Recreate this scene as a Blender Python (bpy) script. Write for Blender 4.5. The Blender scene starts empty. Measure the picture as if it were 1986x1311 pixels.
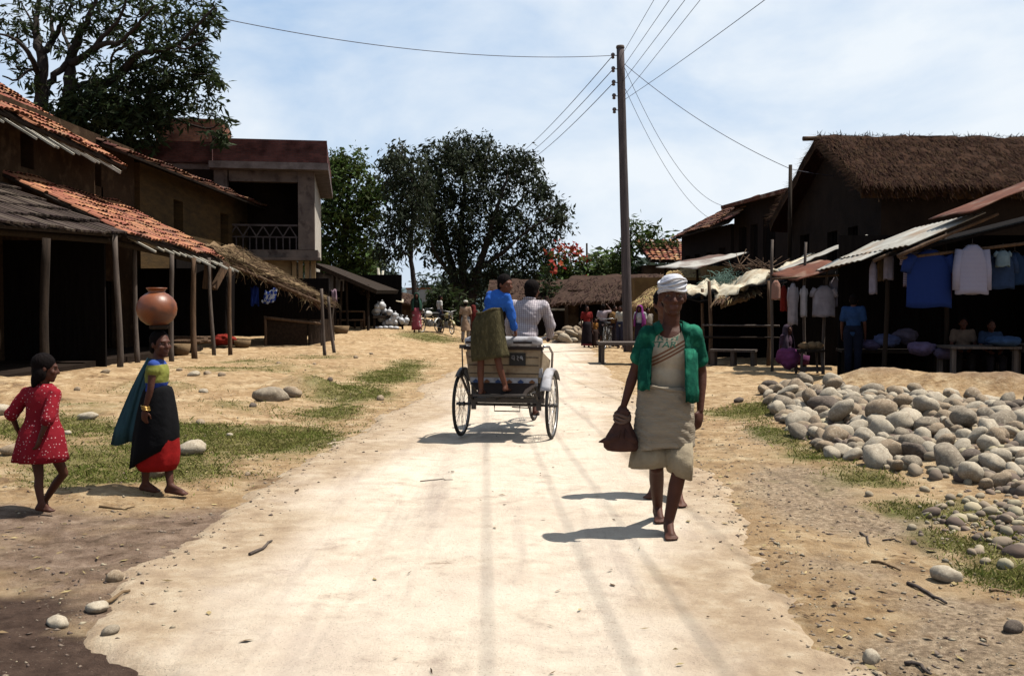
import bpy, bmesh, math, random
import numpy as np
from mathutils import Vector, Matrix, Euler
from mathutils.bvhtree import BVHTree

random.seed(7)
RNG = np.random.default_rng(11)
SC = bpy.context.scene
COL = SC.collection
R = math.radians

# ------------------------------------------------------------------ camera
CAM_H = 1.45
F = 1986 * 35.0 / 36.0
PITCH = math.atan(63.5 / F)
cam_d = bpy.data.cameras.new("camera")
cam_d.lens = 35.0
cam_d.sensor_width = 36.0
cam_d.clip_end = 20000
cam = bpy.data.objects.new("camera", cam_d)
COL.objects.link(cam)
cam.location = (0, 0, CAM_H)
cam.rotation_euler = (R(90) - PITCH, 0, 0)
SC.camera = cam

# ------------------------------------------------------------------ light
SUN_EL, SUN_AZ = R(65), R(82)          # azimuth from +Y towards +X
sdir = Vector((math.cos(SUN_EL) * math.sin(SUN_AZ), math.cos(SUN_EL) * math.cos(SUN_AZ), math.sin(SUN_EL)))
sun_d = bpy.data.lights.new("sun", 'SUN')
sun_d.energy = 5.0
sun_d.angle = R(0.5)
sun_d.color = (1.0, 0.95, 0.86)
sun = bpy.data.objects.new("sun", sun_d)
COL.objects.link(sun)
sun.rotation_euler = sdir.to_track_quat('Z', 'Y').to_euler()
sun.location = (20, 0, 30)

W = bpy.data.worlds.new("World")
SC.world = W
W.use_nodes = True
wt = W.node_tree
wt.nodes.clear()
def wn(t, **k):
    n = wt.nodes.new(t)
    for a, b in k.items():
        setattr(n, a, b)
    return n
w_out = wn('ShaderNodeOutputWorld'); w_bg = wn('ShaderNodeBackground'); w_sky = wn('ShaderNodeTexSky')
w_sky.sky_type = 'NISHITA'; w_sky.sun_disc = False
w_sky.sun_elevation = SUN_EL; w_sky.sun_rotation = SUN_AZ
w_sky.air_density = 1.0; w_sky.dust_density = 1.6; w_sky.ozone_density = 1.0
SKY_STRENGTH = 0.05
w_bg.inputs['Strength'].default_value = SKY_STRENGTH
w_tc = wn('ShaderNodeTexCoord'); w_map = wn('ShaderNodeMapping')
w_map.inputs['Scale'].default_value = (1.0, 1.0, 2.0)
w_map.inputs['Location'].default_value = (0.35, 0.2, 0.12)
w_no = wn('ShaderNodeTexNoise'); w_no.inputs['Scale'].default_value = 3.1; w_no.inputs['Detail'].default_value = 9
w_no.inputs['Roughness'].default_value = 0.55; w_no.inputs['Distortion'].default_value = 0.35
w_r = wn('ShaderNodeValToRGB')
w_r.color_ramp.elements[0].position = 0.33; w_r.color_ramp.elements[1].position = 0.69
w_sep = wn('ShaderNodeSeparateXYZ')
w_m1 = wn('ShaderNodeMapRange')                      # more cloud towards the right of the street
w_m1.inputs['From Min'].default_value = -0.55; w_m1.inputs['From Max'].default_value = 0.35
w_m1.inputs['To Min'].default_value = -0.12; w_m1.inputs['To Max'].default_value = 0.14
w_add = wn('ShaderNodeMath', operation='ADD')
w_mix = wn('ShaderNodeMix', data_type='RGBA')
w_mix.inputs[7].default_value = (7.9, 8.5, 9.1, 1)
L = wt.links.new
L(w_tc.outputs['Generated'], w_map.inputs['Vector']); L(w_map.outputs[0], w_no.inputs['Vector'])
L(w_tc.outputs['Generated'], w_sep.inputs[0]); L(w_sep.outputs['X'], w_m1.inputs['Value'])
L(w_no.outputs['Fac'], w_add.inputs[0]); L(w_m1.outputs[0], w_add.inputs[1]); L(w_add.outputs[0], w_r.inputs['Fac'])
w_hz = wn('ShaderNodeMix', data_type='RGBA'); w_hz.inputs[0].default_value = 0.62; w_hz.inputs[7].default_value = (3.9, 6.1, 9.2, 1)
L(w_sky.outputs[0], w_hz.inputs[6])
L(w_r.outputs['Color'], w_mix.inputs[0]); L(w_hz.outputs[2], w_mix.inputs[6])
L(w_mix.outputs[2], w_bg.inputs['Color']); L(w_bg.outputs[0], w_out.inputs['Surface'])

SC.view_settings.view_transform = 'Standard'
SC.view_settings.look = 'None'
SC.view_settings.exposure = 1.13
SC.view_settings.gamma = 1.0
SC.render.engine = 'CYCLES'
SC.cycles.max_bounces = 6
SC.cycles.diffuse_bounces = 1
SC.cycles.use_denoising = True

# ------------------------------------------------------------------ pixel -> place
def ray(px, py):
    u = (px - 993) / F; v = (655.5 - py) / F
    return Vector((u, math.cos(PITCH) + v * math.sin(PITCH), -math.sin(PITCH) + v * math.cos(PITCH)))
def P(px, py, Y):
    d = ray(px, py)
    return Vector((0, 0, CAM_H)) + d * (Y / d.y)
def G(px, py, z=0.0):
    d = ray(px, py)
    return Vector((0, 0, CAM_H)) + d * ((z - CAM_H) / d.z)

# ------------------------------------------------------------------ noise
_perm = np.random.default_rng(3).random((256, 256))
def vnoise(x, y):
    x = np.asarray(x, float); y = np.asarray(y, float)
    xi = np.floor(x).astype(int); yi = np.floor(y).astype(int)
    fx = x - xi; fy = y - yi
    fx = fx * fx * (3 - 2 * fx); fy = fy * fy * (3 - 2 * fy)
    a = _perm[xi & 255, yi & 255]; b = _perm[(xi + 1) & 255, yi & 255]
    c = _perm[xi & 255, (yi + 1) & 255]; d = _perm[(xi + 1) & 255, (yi + 1) & 255]
    return (a * (1 - fx) + b * fx) * (1 - fy) + (c * (1 - fx) + d * fx) * fy
def fbm(x, y, o=4):
    s = 0; a = 0.5; t = 0
    for i in range(o):
        s = s + a * (vnoise(x * 2 ** i + 17.3 * i, y * 2 ** i + 5.1 * i) - 0.5); t += a; a *= 0.5
    return s / t * 2
def ss(a, b, x):
    t = np.clip((np.asarray(x, float) - a) / (b - a), 0, 1)
    return t * t * (3 - 2 * t)

# ------------------------------------------------------------------ materials
def mat(name, c1, c2=None, scale=4.0, rough=0.85, bump=0.0, bscale=30.0, isl=0.0, spec=0.25, stretch=None,
        transl=0.0, lo=0.35, hi=0.65, c3=None, s3=20.0, metal=0.0):
    m = bpy.data.materials.new(name); m.use_nodes = True
    t = m.node_tree; N = t.nodes; Lk = t.links.new
    b = N['Principled BSDF']
    b.inputs['Roughness'].default_value = rough; b.inputs['Specular IOR Level'].default_value = spec
    b.inputs['Metallic'].default_value = metal
    tc = N.new('ShaderNodeTexCoord'); mp = N.new('ShaderNodeMapping'); Lk(tc.outputs['Object'], mp.inputs['Vector'])
    if stretch: mp.inputs['Scale'].default_value = stretch
    no = N.new('ShaderNodeTexNoise'); no.inputs['Scale'].default_value = scale; no.inputs['Detail'].default_value = 7
    no.inputs['Roughness'].default_value = 0.6
    Lk(mp.outputs[0], no.inputs['Vector'])
    rp = N.new('ShaderNodeValToRGB'); e = rp.color_ramp.elements
    e[0].position = lo; e[1].position = hi
    c2 = c2 or tuple(v * 0.75 for v in c1)
    c1, c2 = (tuple(v * ALB for v in q) for q in (c1, c2))
    if c3: c3 = tuple(v * ALB for v in c3)
    e[0].color = (*c1, 1); e[1].color = (*c2, 1)
    Lk(no.outputs['Fac'], rp.inputs['Fac'])
    col = rp.outputs['Color']
    if c3:
        n3 = N.new('ShaderNodeTexNoise'); n3.inputs['Scale'].default_value = s3; n3.inputs['Detail'].default_value = 4
        Lk(mp.outputs[0], n3.inputs['Vector'])
        r3 = N.new('ShaderNodeValToRGB'); r3.color_ramp.elements[0].position = 0.52; r3.color_ramp.elements[1].position = 0.68
        Lk(n3.outputs['Fac'], r3.inputs['Fac'])
        mx = N.new('ShaderNodeMix'); mx.data_type = 'RGBA'; mx.inputs[7].default_value = (*c3, 1)
        Lk(r3.outputs['Color'], mx.inputs[0]); Lk(col, mx.inputs[6]); col = mx.outputs[2]
    if isl:
        ge = N.new('ShaderNodeNewGeometry'); mr = N.new('ShaderNodeMapRange')
        mr.inputs['To Min'].default_value = 1 - isl; mr.inputs['To Max'].default_value = 1 + isl
        Lk(ge.outputs['Random Per Island'], mr.inputs['Value'])
        hs = N.new('ShaderNodeHueSaturation'); Lk(col, hs.inputs['Color']); Lk(mr.outputs[0], hs.inputs['Value'])
        m2 = N.new('ShaderNodeMath'); m2.operation = 'MULTIPLY_ADD'
        m2.inputs[1].default_value = 0.06 * min(1, isl * 2); m2.inputs[2].default_value = 0.5 - 0.03 * min(1, isl * 2)
        Lk(ge.outputs['Random Per Island'], m2.inputs[0]); Lk(m2.outputs[0], hs.inputs['Hue'])
        col = hs.outputs['Color']
    Lk(col, b.inputs['Base Color'])
    if bump:
        n2 = N.new('ShaderNodeTexNoise'); n2.inputs['Scale'].default_value = bscale; n2.inputs['Detail'].default_value = 6
        Lk(mp.outputs[0], n2.inputs['Vector'])
        bu = N.new('ShaderNodeBump'); bu.inputs['Strength'].default_value = min(1, bump); bu.inputs['Distance'].default_value = 0.02 * max(1, bump)
        Lk(n2.outputs['Fac'], bu.inputs['Height']); Lk(bu.outputs[0], b.inputs['Normal'])
    if transl:
        tr = N.new('ShaderNodeBsdfTranslucent'); Lk(col, tr.inputs['Color'])
        ms = N.new('ShaderNodeMixShader'); ms.inputs[0].default_value = transl
        Lk(b.outputs[0], ms.inputs[1]); Lk(tr.outputs[0], ms.inputs[2]); Lk(ms.outputs[0], N['Material Output'].inputs['Surface'])
    return m

ALB = 0.455      # measured colours are for exposure 0; the scene is exposed up, so albedos come down
M = {}
M['terracotta'] = mat('terracotta_tile', (0.48, 0.205, 0.125), (0.34, 0.14, 0.085), 3, 0.9, 0.3, 60, isl=0.30, spec=0.05, c3=(0.24, 0.12, 0.085), s3=1.3)
M['oldtile'] = mat('old_tile', (0.26, 0.11, 0.07), (0.16, 0.075, 0.05), 3, 0.9, 0.3, 60, isl=0.4, spec=0.1, c3=(0.06, 0.045, 0.04), s3=1.2)
M['redtile'] = mat('red_tile', (0.42, 0.15, 0.08), (0.26, 0.09, 0.06), 3, 0.9, 0.2, 60, isl=0.4, spec=0.1, c3=(0.5, 0.35, 0.22), s3=5)
M['shingle'] = mat('weathered_shingle', (0.115, 0.083, 0.07), (0.065, 0.045, 0.038), 2, 0.9, 0.5, 40, isl=0.5, spec=0.1, stretch=(1, 6, 1))
M['wood'] = mat('old_wood', (0.17, 0.10, 0.058), (0.085, 0.05, 0.03), 5, 0.85, 0.5, 25, spec=0.15, stretch=(4, 4, 0.5))
M['darkwood'] = mat('dark_wood', (0.045, 0.03, 0.021), (0.022, 0.015, 0.011), 4, 0.9, 0.4, 25, spec=0.1, stretch=(4, 4, 0.5))
M['greywood'] = mat('grey_wood', (0.17, 0.135, 0.115), (0.085, 0.066, 0.057), 5, 0.9, 0.5, 30, spec=0.1, stretch=(6, 6, 0.35))
M['polewood'] = mat('pole_wood', (0.155, 0.125, 0.125), (0.085, 0.07, 0.072), 3, 0.9, 0.5, 20, spec=0.1, stretch=(8, 8, 0.5))
M['rafter'] = mat('bleached_bamboo', (0.62, 0.58, 0.50), (0.42, 0.38, 0.31), 4, 0.8, 0.2, 30, isl=0.25, spec=0.15)
M['mud'] = mat('mud_wall', (0.068, 0.041, 0.024), (0.042, 0.026, 0.016), 1.2, 0.95, 0.8, 14, spec=0.03, c3=(0.10, 0.066, 0.04), s3=3)  # low albedo puts wall shade into the colour
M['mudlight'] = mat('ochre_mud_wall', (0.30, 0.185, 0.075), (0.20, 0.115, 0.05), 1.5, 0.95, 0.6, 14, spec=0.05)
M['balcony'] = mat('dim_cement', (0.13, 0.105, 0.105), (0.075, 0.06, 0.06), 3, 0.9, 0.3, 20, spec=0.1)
M['mudshade'] = mat('shade_dark_mud_wall', (0.032, 0.021, 0.015), (0.018, 0.012, 0.009), 1.5, 0.95, 0.5, 14, spec=0.05)  # dark albedo stands in for deep shade on walls and floors
M['shadeboards'] = mat('shade_black_boards', (0.014, 0.011, 0.010), (0.008, 0.006, 0.006), 2, 0.95, 0.3, 10, spec=0.03, stretch=(6, 6, 0.6))  # near-black colour imitates the shade of interiors and openings
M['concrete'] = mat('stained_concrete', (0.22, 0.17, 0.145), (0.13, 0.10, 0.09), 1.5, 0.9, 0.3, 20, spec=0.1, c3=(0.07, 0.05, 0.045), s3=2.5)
M['whitewash'] = mat('whitewash', (0.66, 0.61, 0.54), (0.45, 0.40, 0.34), 2, 0.9, 0.2, 20, spec=0.1)
M['cream'] = mat('cream_plaster', (0.38, 0.27, 0.15), (0.27, 0.18, 0.10), 2, 0.9, 0.2, 20, spec=0.1)
M['slab'] = mat('slab_edge', (0.22, 0.18, 0.175), (0.12, 0.095, 0.09), 3, 0.9, 0.3, 20, spec=0.1)
M['tin'] = mat('bleached_tin', (0.56, 0.53, 0.46), (0.34, 0.32, 0.27), 2.5, 0.55, 0.2, 12, spec=0.4, c3=(0.33, 0.22, 0.13), s3=1.5)
M['rust'] = mat('rusty_tin', (0.20, 0.075, 0.045), (0.12, 0.048, 0.034), 3, 0.85, 0.3, 20, spec=0.08, c3=(0.36, 0.25, 0.19), s3=2.0)
M['tarp'] = mat('pale_tarp', (0.70, 0.64, 0.50), (0.50, 0.42, 0.30), 3, 0.8, 0.5, 9, spec=0.15, c3=(0.38, 0.28, 0.18), s3=3)
M['sheet'] = mat('grey_sheet', (0.36, 0.36, 0.41), (0.27, 0.27, 0.32), 4, 0.85, 0.3, 12, spec=0.1)
M['plastic'] = mat('white_plastic', (0.85, 0.85, 0.86), (0.72, 0.72, 0.76), 6, 0.4, 0.4, 25, spec=0.4, transl=0.2)
M['thatch'] = mat('thatch', (0.085, 0.05, 0.038), (0.05, 0.03, 0.024), 3, 0.95, 0.6, 30, isl=0.45, spec=0.05)  # darkened to imitate tree shade over the hut roofs
M['straw'] = mat('pale_straw', (0.27, 0.18, 0.105), (0.15, 0.095, 0.058), 3, 0.95, 0.6, 30, isl=0.55, spec=0.05)
M['goldstraw'] = mat('golden_straw', (0.40, 0.28, 0.14), (0.26, 0.165, 0.085), 3, 0.95, 0.6, 30, isl=0.5, spec=0.05)
M['mat'] = mat('woven_mat', (0.048, 0.030, 0.02), (0.026, 0.017, 0.012), 14, 0.95, 0.6, 40, spec=0.05)
M['black'] = mat('black_rubber', (0.02, 0.019, 0.019), (0.03, 0.027, 0.025), 10, 0.7, spec=0.2)
M['iron'] = mat('black_iron', (0.03, 0.027, 0.026), (0.06, 0.042, 0.034), 12, 0.5, spec=0.4)
M['chrome'] = mat('worn_chrome', (0.55, 0.54, 0.54), (0.32, 0.31, 0.31), 12, 0.35, spec=0.5, metal=0.8)
M['ceramic'] = mat('brown_ceramic', (0.10, 0.06, 0.055), (0.06, 0.04, 0.04), 8, 0.4, spec=0.5)
M['wire'] = mat('wire', (0.13, 0.125, 0.16), (0.10, 0.10, 0.13), 3, 0.7, spec=0.1)
M['clay'] = mat('clay_pot', (0.26, 0.070, 0.017), (0.17, 0.043, 0.012), 5, 0.45, 0.1, 30, spec=0.34, c3=(0.085, 0.026, 0.012), s3=6)
M['skin'] = mat('brown_skin', (0.105, 0.036, 0.021), (0.080, 0.027, 0.016), 8, 0.6, 0.1, 60, spec=0.16)
M['skin2'] = mat('warm_skin', (0.15, 0.055, 0.031), (0.12, 0.043, 0.025), 8, 0.6, 0.1, 60, spec=0.16)
M['hair'] = mat('black_hair', (0.007, 0.005, 0.005), (0.011, 0.008, 0.008), 30, 0.8, 0.6, 60, spec=0.03, stretch=(1, 1, 0.3))
M['eye'] = mat('eye', (0.15, 0.10, 0.085), (0.13, 0.09, 0.075), 30, 0.3)
M['iris'] = mat('iris', (0.012, 0.008, 0.007), (0.01, 0.007, 0.006), 30, 0.3)
M['lip'] = mat('lip', (0.11, 0.038, 0.033), (0.09, 0.03, 0.028), 30, 0.5)

def cloth(name, c, c2=None, scale=6, bump=0.35, bscale=18, **k):
    return mat(name, c, c2 or tuple(v * 0.72 for v in c), scale, 0.92, bump, bscale, spec=0.08, **k)

# ------------------------------------------------------------------ mesh builder
def frame_of(d):
    d = Vector(d).normalized()
    a = Vector((0, 0, 1)) if abs(d.z) < 0.9 else Vector((1, 0, 0))
    x = a.cross(d).normalized(); y = d.cross(x)
    return x, y, d
class MB:
    def __init__(s):
        s.v = []; s.f = []; s.mi = []; s.sm = []
    def add(s, vs, fs, mi=0, sm=False):
        o = len(s.v); s.v.extend([tuple(p) for p in vs])
        for f in fs:
            s.f.append(tuple(i + o for i in f)); s.mi.append(mi); s.sm.append(sm)
        return s
    def box(s, c, size, rot=None, mi=0):
        c = Vector(c); hx, hy, hz = [q / 2 for q in size]
        vs = [Vector((x * hx, y * hy, z * hz)) for z in (-1, 1) for y in (-1, 1) for x in (-1, 1)]
        if rot is not None: vs = [rot @ p for p in vs]
        return s.add([c + p for p in vs], [(0, 2, 3, 1), (4, 5, 7, 6), (0, 1, 5, 4), (2, 6, 7, 3), (0, 4, 6, 2), (1, 3, 7, 5)], mi)
    def bar(s, a, b, w, h, mi=0):
        a = Vector(a); b = Vector(b); x, y, d = frame_of(b - a)
        rot = Matrix((x, y, d)).transposed()
        return s.box((a + b) / 2, (w, h, (b - a).length), rot, mi)
    def hexa(s, b4, t4, mi=0):
        return s.add(list(b4) + list(t4), [(3, 2, 1, 0), (4, 5, 6, 7), (0, 1, 5, 4), (1, 2, 6, 5), (2, 3, 7, 6), (3, 0, 4, 7)], mi)
    def slab(s, quad, th, mi=0):
        q = [Vector(p) for p in quad]
        n = (q[1] - q[0]).cross(q[3] - q[0]).normalized() * th
        return s.hexa([p - n for p in q], q, mi)
    def tube(s, pts, r, n=8, cap=True, mi=0, sm=True):
        pts = [Vector(p) for p in pts]
        rs = r if hasattr(r, '__len__') else [r] * len(pts)
        rings = []
        x0 = None
        for i, p in enumerate(pts):
            d = (pts[min(i + 1, len(pts) - 1)] - pts[max(i - 1, 0)])
            if d.length < 1e-9: d = Vector((0, 0, 1))
            d.normalize()
            if x0 is None: x0, _, _ = frame_of(d)
            x = (x0 - d * x0.dot(d)).normalized(); y = d.cross(x); x0 = x
            rings.append([p + (x * math.cos(2 * math.pi * k / n) + y * math.sin(2 * math.pi * k / n)) * rs[i] for k in range(n)])
        return s.loft(rings, True, cap, cap, mi, sm)
    def loft(s, rings, close=True, c0=False, c1=False, mi=0, sm=True):
        n = len(rings[0]); o = len(s.v)
        for rg in rings: s.v.extend([tuple(p) for p in rg])
        for i in range(len(rings) - 1):
            for k in range(n if close else n - 1):
                k2 = (k + 1) % n
                s.f.append((o + i * n + k, o + i * n + k2, o + (i + 1) * n + k2, o + (i + 1) * n + k)); s.mi.append(mi); s.sm.append(sm)
        if c0: s.f.append(tuple(o + k for k in range(n - 1, -1, -1))); s.mi.append(mi); s.sm.append(False)
        if c1:
            q = o + (len(rings) - 1) * n
            s.f.append(tuple(q + k for k in range(n))); s.mi.append(mi); s.sm.append(False)
        return s
    def lathe(s, c, prof, n=24, mi=0, axis=None):
        c = Vector(c); rot = Matrix.Identity(3)
        if axis is not None:
            x, y, d = frame_of(axis); rot = Matrix((x, y, d)).transposed()
        return s.loft([[c + rot @ Vector((r * math.cos(2 * math.pi * k / n), r * math.sin(2 * math.pi * k / n), z)) for k in range(n)] for r, z in prof], True, True, True, mi)
    def ell(s, c, r, rot=None, n=14, m=9, mi=0):
        c = Vector(c); rings = []
        r = r if hasattr(r, '__len__') else (r, r, r)
        for j in range(m + 1):
            a = math.pi * (0.02 + 0.96 * j / m); rg = []
            for k in range(n):
                b = 2 * math.pi * k / n
                p = Vector((r[0] * math.sin(a) * math.cos(b), r[1] * math.sin(a) * math.sin(b), -r[2] * math.cos(a)))
                rg.append(c + (rot @ p if rot is not None else p))
            rings.append(rg)
        return s.loft(rings, True, True, True, mi)
    def cone(s, a, ra, b, rb, n=12):                   # round cone for bodies: overlapping closed pieces
        a = Vector(a); b = Vector(b)
        s.ell(a, ra, n=n, m=8); s.ell(b, rb, n=n, m=8)
        if (b - a).length > 1e-4: s.tube([a, b], [ra, rb], n)
        return s
    def torus(s, c, axis, Rr, r, n=32, m=8, mi=0):
        c = Vector(c); x, y, d = frame_of(axis)
        o = len(s.v)
        for i in range(n):
            a = 2 * math.pi * i / n; e = x * math.cos(a) + y * math.sin(a)
            for k in range(m):
                b = 2 * math.pi * k / m
                s.v.append(tuple(c + e * (Rr + r * math.cos(b)) + d * (r * math.sin(b))))
        for i in range(n):
            for k in range(m):
                s.f.append((o + i * m + k, o + ((i + 1) % n) * m + k, o + ((i + 1) % n) * m + (k + 1) % m, o + i * m + (k + 1) % m)); s.mi.append(mi); s.sm.append(True)
        return s

ORG = {}
def link_mesh(name, me, parent=None):
    o = bpy.data.objects.new(name, me); COL.objects.link(o)
    if parent is not None:
        o.parent = parent
        ORG[o.name] = ORG[parent.name]
    return o
def tag(o, label=None, cat=None, group=None, kind=None):
    if label: o['label'] = label
    if cat: o['category'] = cat
    if group: o['group'] = group
    if kind: o['kind'] = kind
    return o
def thing(name, label, cat, loc=(0, 0, 0), rz=0.0, group=None):
    o = bpy.data.objects.new(name, None); COL.objects.link(o)
    o.empty_display_size = 0.2
    o.location = loc; o.rotation_euler = (0, 0, rz)
    ORG[o.name] = Vector(loc) if rz == 0 else Vector((0, 0, 0))   # rotated things are built in local coordinates
    return tag(o, label, cat, group)
def mesh_of(name, mb, mats, origin=(0, 0, 0)):
    ox, oy, oz = origin
    me = bpy.data.meshes.new(name)
    me.from_pydata([(a - ox, b - oy, c - oz) for a, b, c in mb.v], [], mb.f)
    for m in (mats if isinstance(mats, (list, tuple)) else [mats]):
        me.materials.append(M[m] if isinstance(m, str) else m)
    me.polygons.foreach_set('material_index', mb.mi)
    me.polygons.foreach_set('use_smooth', mb.sm)
    me.update()
    return me
def part(name, mb, mats, parent, solid=0.0, label=None):
    me = mesh_of(name, mb, mats, ORG[parent.name])
    o = link_mesh(name, me, parent)
    if solid: add_solid(o, solid)
    if label: o['label'] = label
    return o
def single(name, mb, mats, label=None, cat=None, origin=(0, 0, 0), group=None, kind=None, solid=0.0):
    me = mesh_of(name, mb, mats, origin)
    o = link_mesh(name, me); o.location = origin
    ORG[o.name] = Vector(origin)
    if solid: add_solid(o, solid)
    return tag(o, label, cat, group, kind)
def add_solid(o, t):
    m = o.modifiers.new('solid', 'SOLIDIFY'); m.thickness = t; m.offset = 0
def dup(o, loc=None, rz=None, label=None, parent=None, scale=None):
    c = o.copy(); COL.objects.link(c); c.parent = parent
    if loc is not None: c.location = loc
    if rz is not None: c.rotation_euler = (0, 0, rz)
    if scale is not None: c.scale = scale
    if label: c['label'] = label
    for ch in list(o.children): dup(ch, parent=c)
    return c
def remesh(name, mb, mats, parent, voxel=0.012, smooth=3, paint=None):
    """one continuous skin from overlapping closed pieces"""
    me = mesh_of(name + '_pieces', mb, mats if isinstance(mats, (list, tuple)) else [mats], ORG[parent.name])
    t = bpy.data.objects.new('tmp', me); COL.objects.link(t)
    m = t.modifiers.new('r', 'REMESH'); m.mode = 'VOXEL'; m.voxel_size = voxel; m.use_smooth_shade = True
    if smooth:
        sm = t.modifiers.new('s', 'SMOOTH'); sm.factor = 0.5; sm.iterations = smooth
    dg = bpy.context.evaluated_depsgraph_get(); dg.update()
    out = bpy.data.meshes.new_from_object(t.evaluated_get(dg)); out.name = name
    bpy.data.objects.remove(t); bpy.data.meshes.remove(me)
    if not out.materials:
        for q in (mats if isinstance(mats, (list, tuple)) else [mats]): out.materials.append(M[q] if isinstance(q, str) else q)
    out.polygons.foreach_set('use_smooth', [True] * len(out.polygons))
    if paint:
        og = ORG[parent.name]
        for p in out.polygons:
            p.material_index = paint(p.center + og)
    return link_mesh(name, out, parent)
# ------------------------------------------------------------------ terrain
def road_c(y): return 0.0414 * np.asarray(y, float)
def gblob(px, py, rx, ry=None, s=1.0):
    p = G(px, py); k = F / p.y
    rx = rx / k; ry = (rx * 1.2 if ry is None else ry)
    return (p.x, p.y, rx, ry, s)
HEAP = [(3.9, 15.2, 0.9, 1.3, .22), (4.3, 12.6, 1.1, 1.6, .26), (4.7, 10.2, 1.2, 1.4, .28), (5.8, 13.0, 1.3, 1.8, .3),
        (6.6, 11.0, 1.4, 1.9, .28), (5.6, 15.2, 1.2, 1.4, .2), (7.2, 13.0, 1.3, 1.6, .2), (4.3, 9.0, .7, .7, .16), (6.2, 8.8, 1.4, .9, .16)]
def bl(x, y, B):
    s = 0
    for bx, by, rx, ry, a in B:
        s = s + a * np.exp(-(((x - bx) / rx) ** 2 + ((y - by) / ry) ** 2))
    return s
MOUND = [(6.35, 17.0, .75, .55, .36), (7.0, 16.2, .7, .5, .30), (7.7, 15.6, .8, .5, .34), (8.5, 15.0, .8, .5, .30), (9.4, 14.5, .9, .5, .26), (5.6, 17.4, .5, .4, .12)]
LUMP = [(-4.6, 17.2, .9, .8, .17), (-3.6, 16.2, .5, .5, .16), (-3.1, 16.0, .35, .4, .14), (-5.6, 16.0, .9, .7, .10), (-6.0, 19.5, 1.2, .8, .10), (-4.4, 20.5, 1.4, .9, .12),
        (-7.3, 18.2, 1.0, 1.0, .16), (-8.0, 15.6, 1.1, 1.0, .14), (-7.0, 14.0, .9, .8, .10), (-3.9, 13.4, .8, .6, .07), (-5.2, 12.5, .8, .6, .08)]
def H(x, y):
    x = np.asarray(x, float); y = np.asarray(y, float)
    u = x - road_c(y); dl = -2.15 - u; dr = u - 1.2
    off = np.maximum(dl, dr)
    m = ss(-0.35, 0.5, off)
    far = ss(45, 70, y)
    z = (fbm(x * .33, y * .33) * .05 + fbm(x * 1.3 + 9, y * 1.3) * .035 + fbm(x * 4.5, y * 4.5 + 3) * .026 + fbm(x * 10, y * 10 + 3, 2) * .012) * (0.12 + 0.88 * m) * (1 - .6 * far)
    z = z - .012 * (1 - m)
    z = z + .12 * ss(.3, 3.5, dl) + .36 * ss(26, 42, y) * ss(1.2, 5, dl) - .10 * ss(25, 33, y) * ss(.4, 2.5, dr)
    z = z + .42 * bl(x, y, HEAP) + bl(x, y, MOUND) + bl(x, y, LUMP)
    z = z + fbm(x * 2.1, y * 2.1 + 8) * .10 * np.clip(bl(x, y, MOUND) * 4 + bl(x, y, LUMP) * 3, 0, 1)
    # small eroded lip left of the road where the bank starts
    z = z + .05 * ss(15.0, 15.35, y + fbm(x * 2, y * 2) * .5) * ss(.5, 1.2, dl) * (1 - ss(17, 21, y))
    return z
def Hs(x, y): return float(H(x, y))
def Rz(x, y):
    u = np.asarray(x, float) - road_c(y) + .475
    e = np.abs(u) - 1.62 + fbm(x * .7, np.asarray(y, float) * .7) * .24 + fbm(np.asarray(x, float) * 3, np.asarray(y, float) * 3) * .16 + fbm(np.asarray(x, float) * 11, np.asarray(y, float) * 11) * .12
    e = e + .75 * ss(4.55, 3.7, y) * (u < 0)
    return .022 - .075 * ss(0, .30, e) + fbm(np.asarray(x, float) * 3, np.asarray(y, float) * 1.2) * .010 - .012 * np.exp(-((u - .55) / .12) ** 2) - .012 * np.exp(-((u + .55) / .14) ** 2)
def top(x, y): return max(Hs(x, y), float(Rz(x, y)))

GREEN = [gblob(700, 765, 80, 1.3, .5), gblob(765, 730, 70, 1.6, .5), gblob(590, 835, 100, .7, .5), gblob(300, 850, 260, .8, .45), gblob(520, 870, 120, .6, .5), gblob(660, 770, 70, 1.0, .5), gblob(560, 735, 130, 1.0, .35), gblob(330, 730, 160, .9, .35), gblob(120, 810, 150, .7, .4), gblob(230, 900, 190, .8), gblob(60, 850, 120, .9), gblob(400, 850, 120, .8), gblob(380, 920, 100, .4, .7), gblob(560, 850, 80, .6), gblob(640, 800, 60, .8), gblob(700, 765, 45, 1.1), gblob(745, 735, 40, 1.3), gblob(790, 712, 35, 2), gblob(170, 940, 110, .35),
         gblob(480, 712, 70, .9, .7), gblob(420, 735, 70, .7, .6), gblob(620, 700, 80, 1.2, .5), gblob(830, 664, 60, 3), gblob(470, 800, 80, .6, .6), gblob(300, 775, 100, .6, .5),
         gblob(1430, 805, 90, .7, .9), gblob(1500, 850, 40, .8), gblob(1580, 890, 60, .45), gblob(1680, 930, 70, .4), gblob(1760, 985, 70, .35), gblob(1850, 1045, 80, .35), gblob(1940, 1110, 90, .3), gblob(1480, 800, 40, .9),
         gblob(1900, 990, 90, .4, .7), gblob(1990, 1050, 70, .35, .8), gblob(2080, 1130, 80, .4)]
GRAVEL = [gblob(1640, 1100, 220, .5, .8), gblob(1500, 960, 120, .8, .8), gblob(1800, 1260, 220, .4, .8), gblob(1700, 1010, 160, .5), gblob(1880, 1180, 150, .35), gblob(1950, 1270, 150, .3), gblob(1560, 930, 90, .8), gblob(1480, 860, 60, .9, .6), gblob(1440, 830, 60, .8, .5)]
DAMP = [gblob(90, 1290, 190, .34, 1.3), gblob(-60, 1200, 190, .38, 1.3), gblob(240, 1310, 110, .26, 1.0), gblob(180, 1390, 230, .4, 1.1)]
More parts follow.
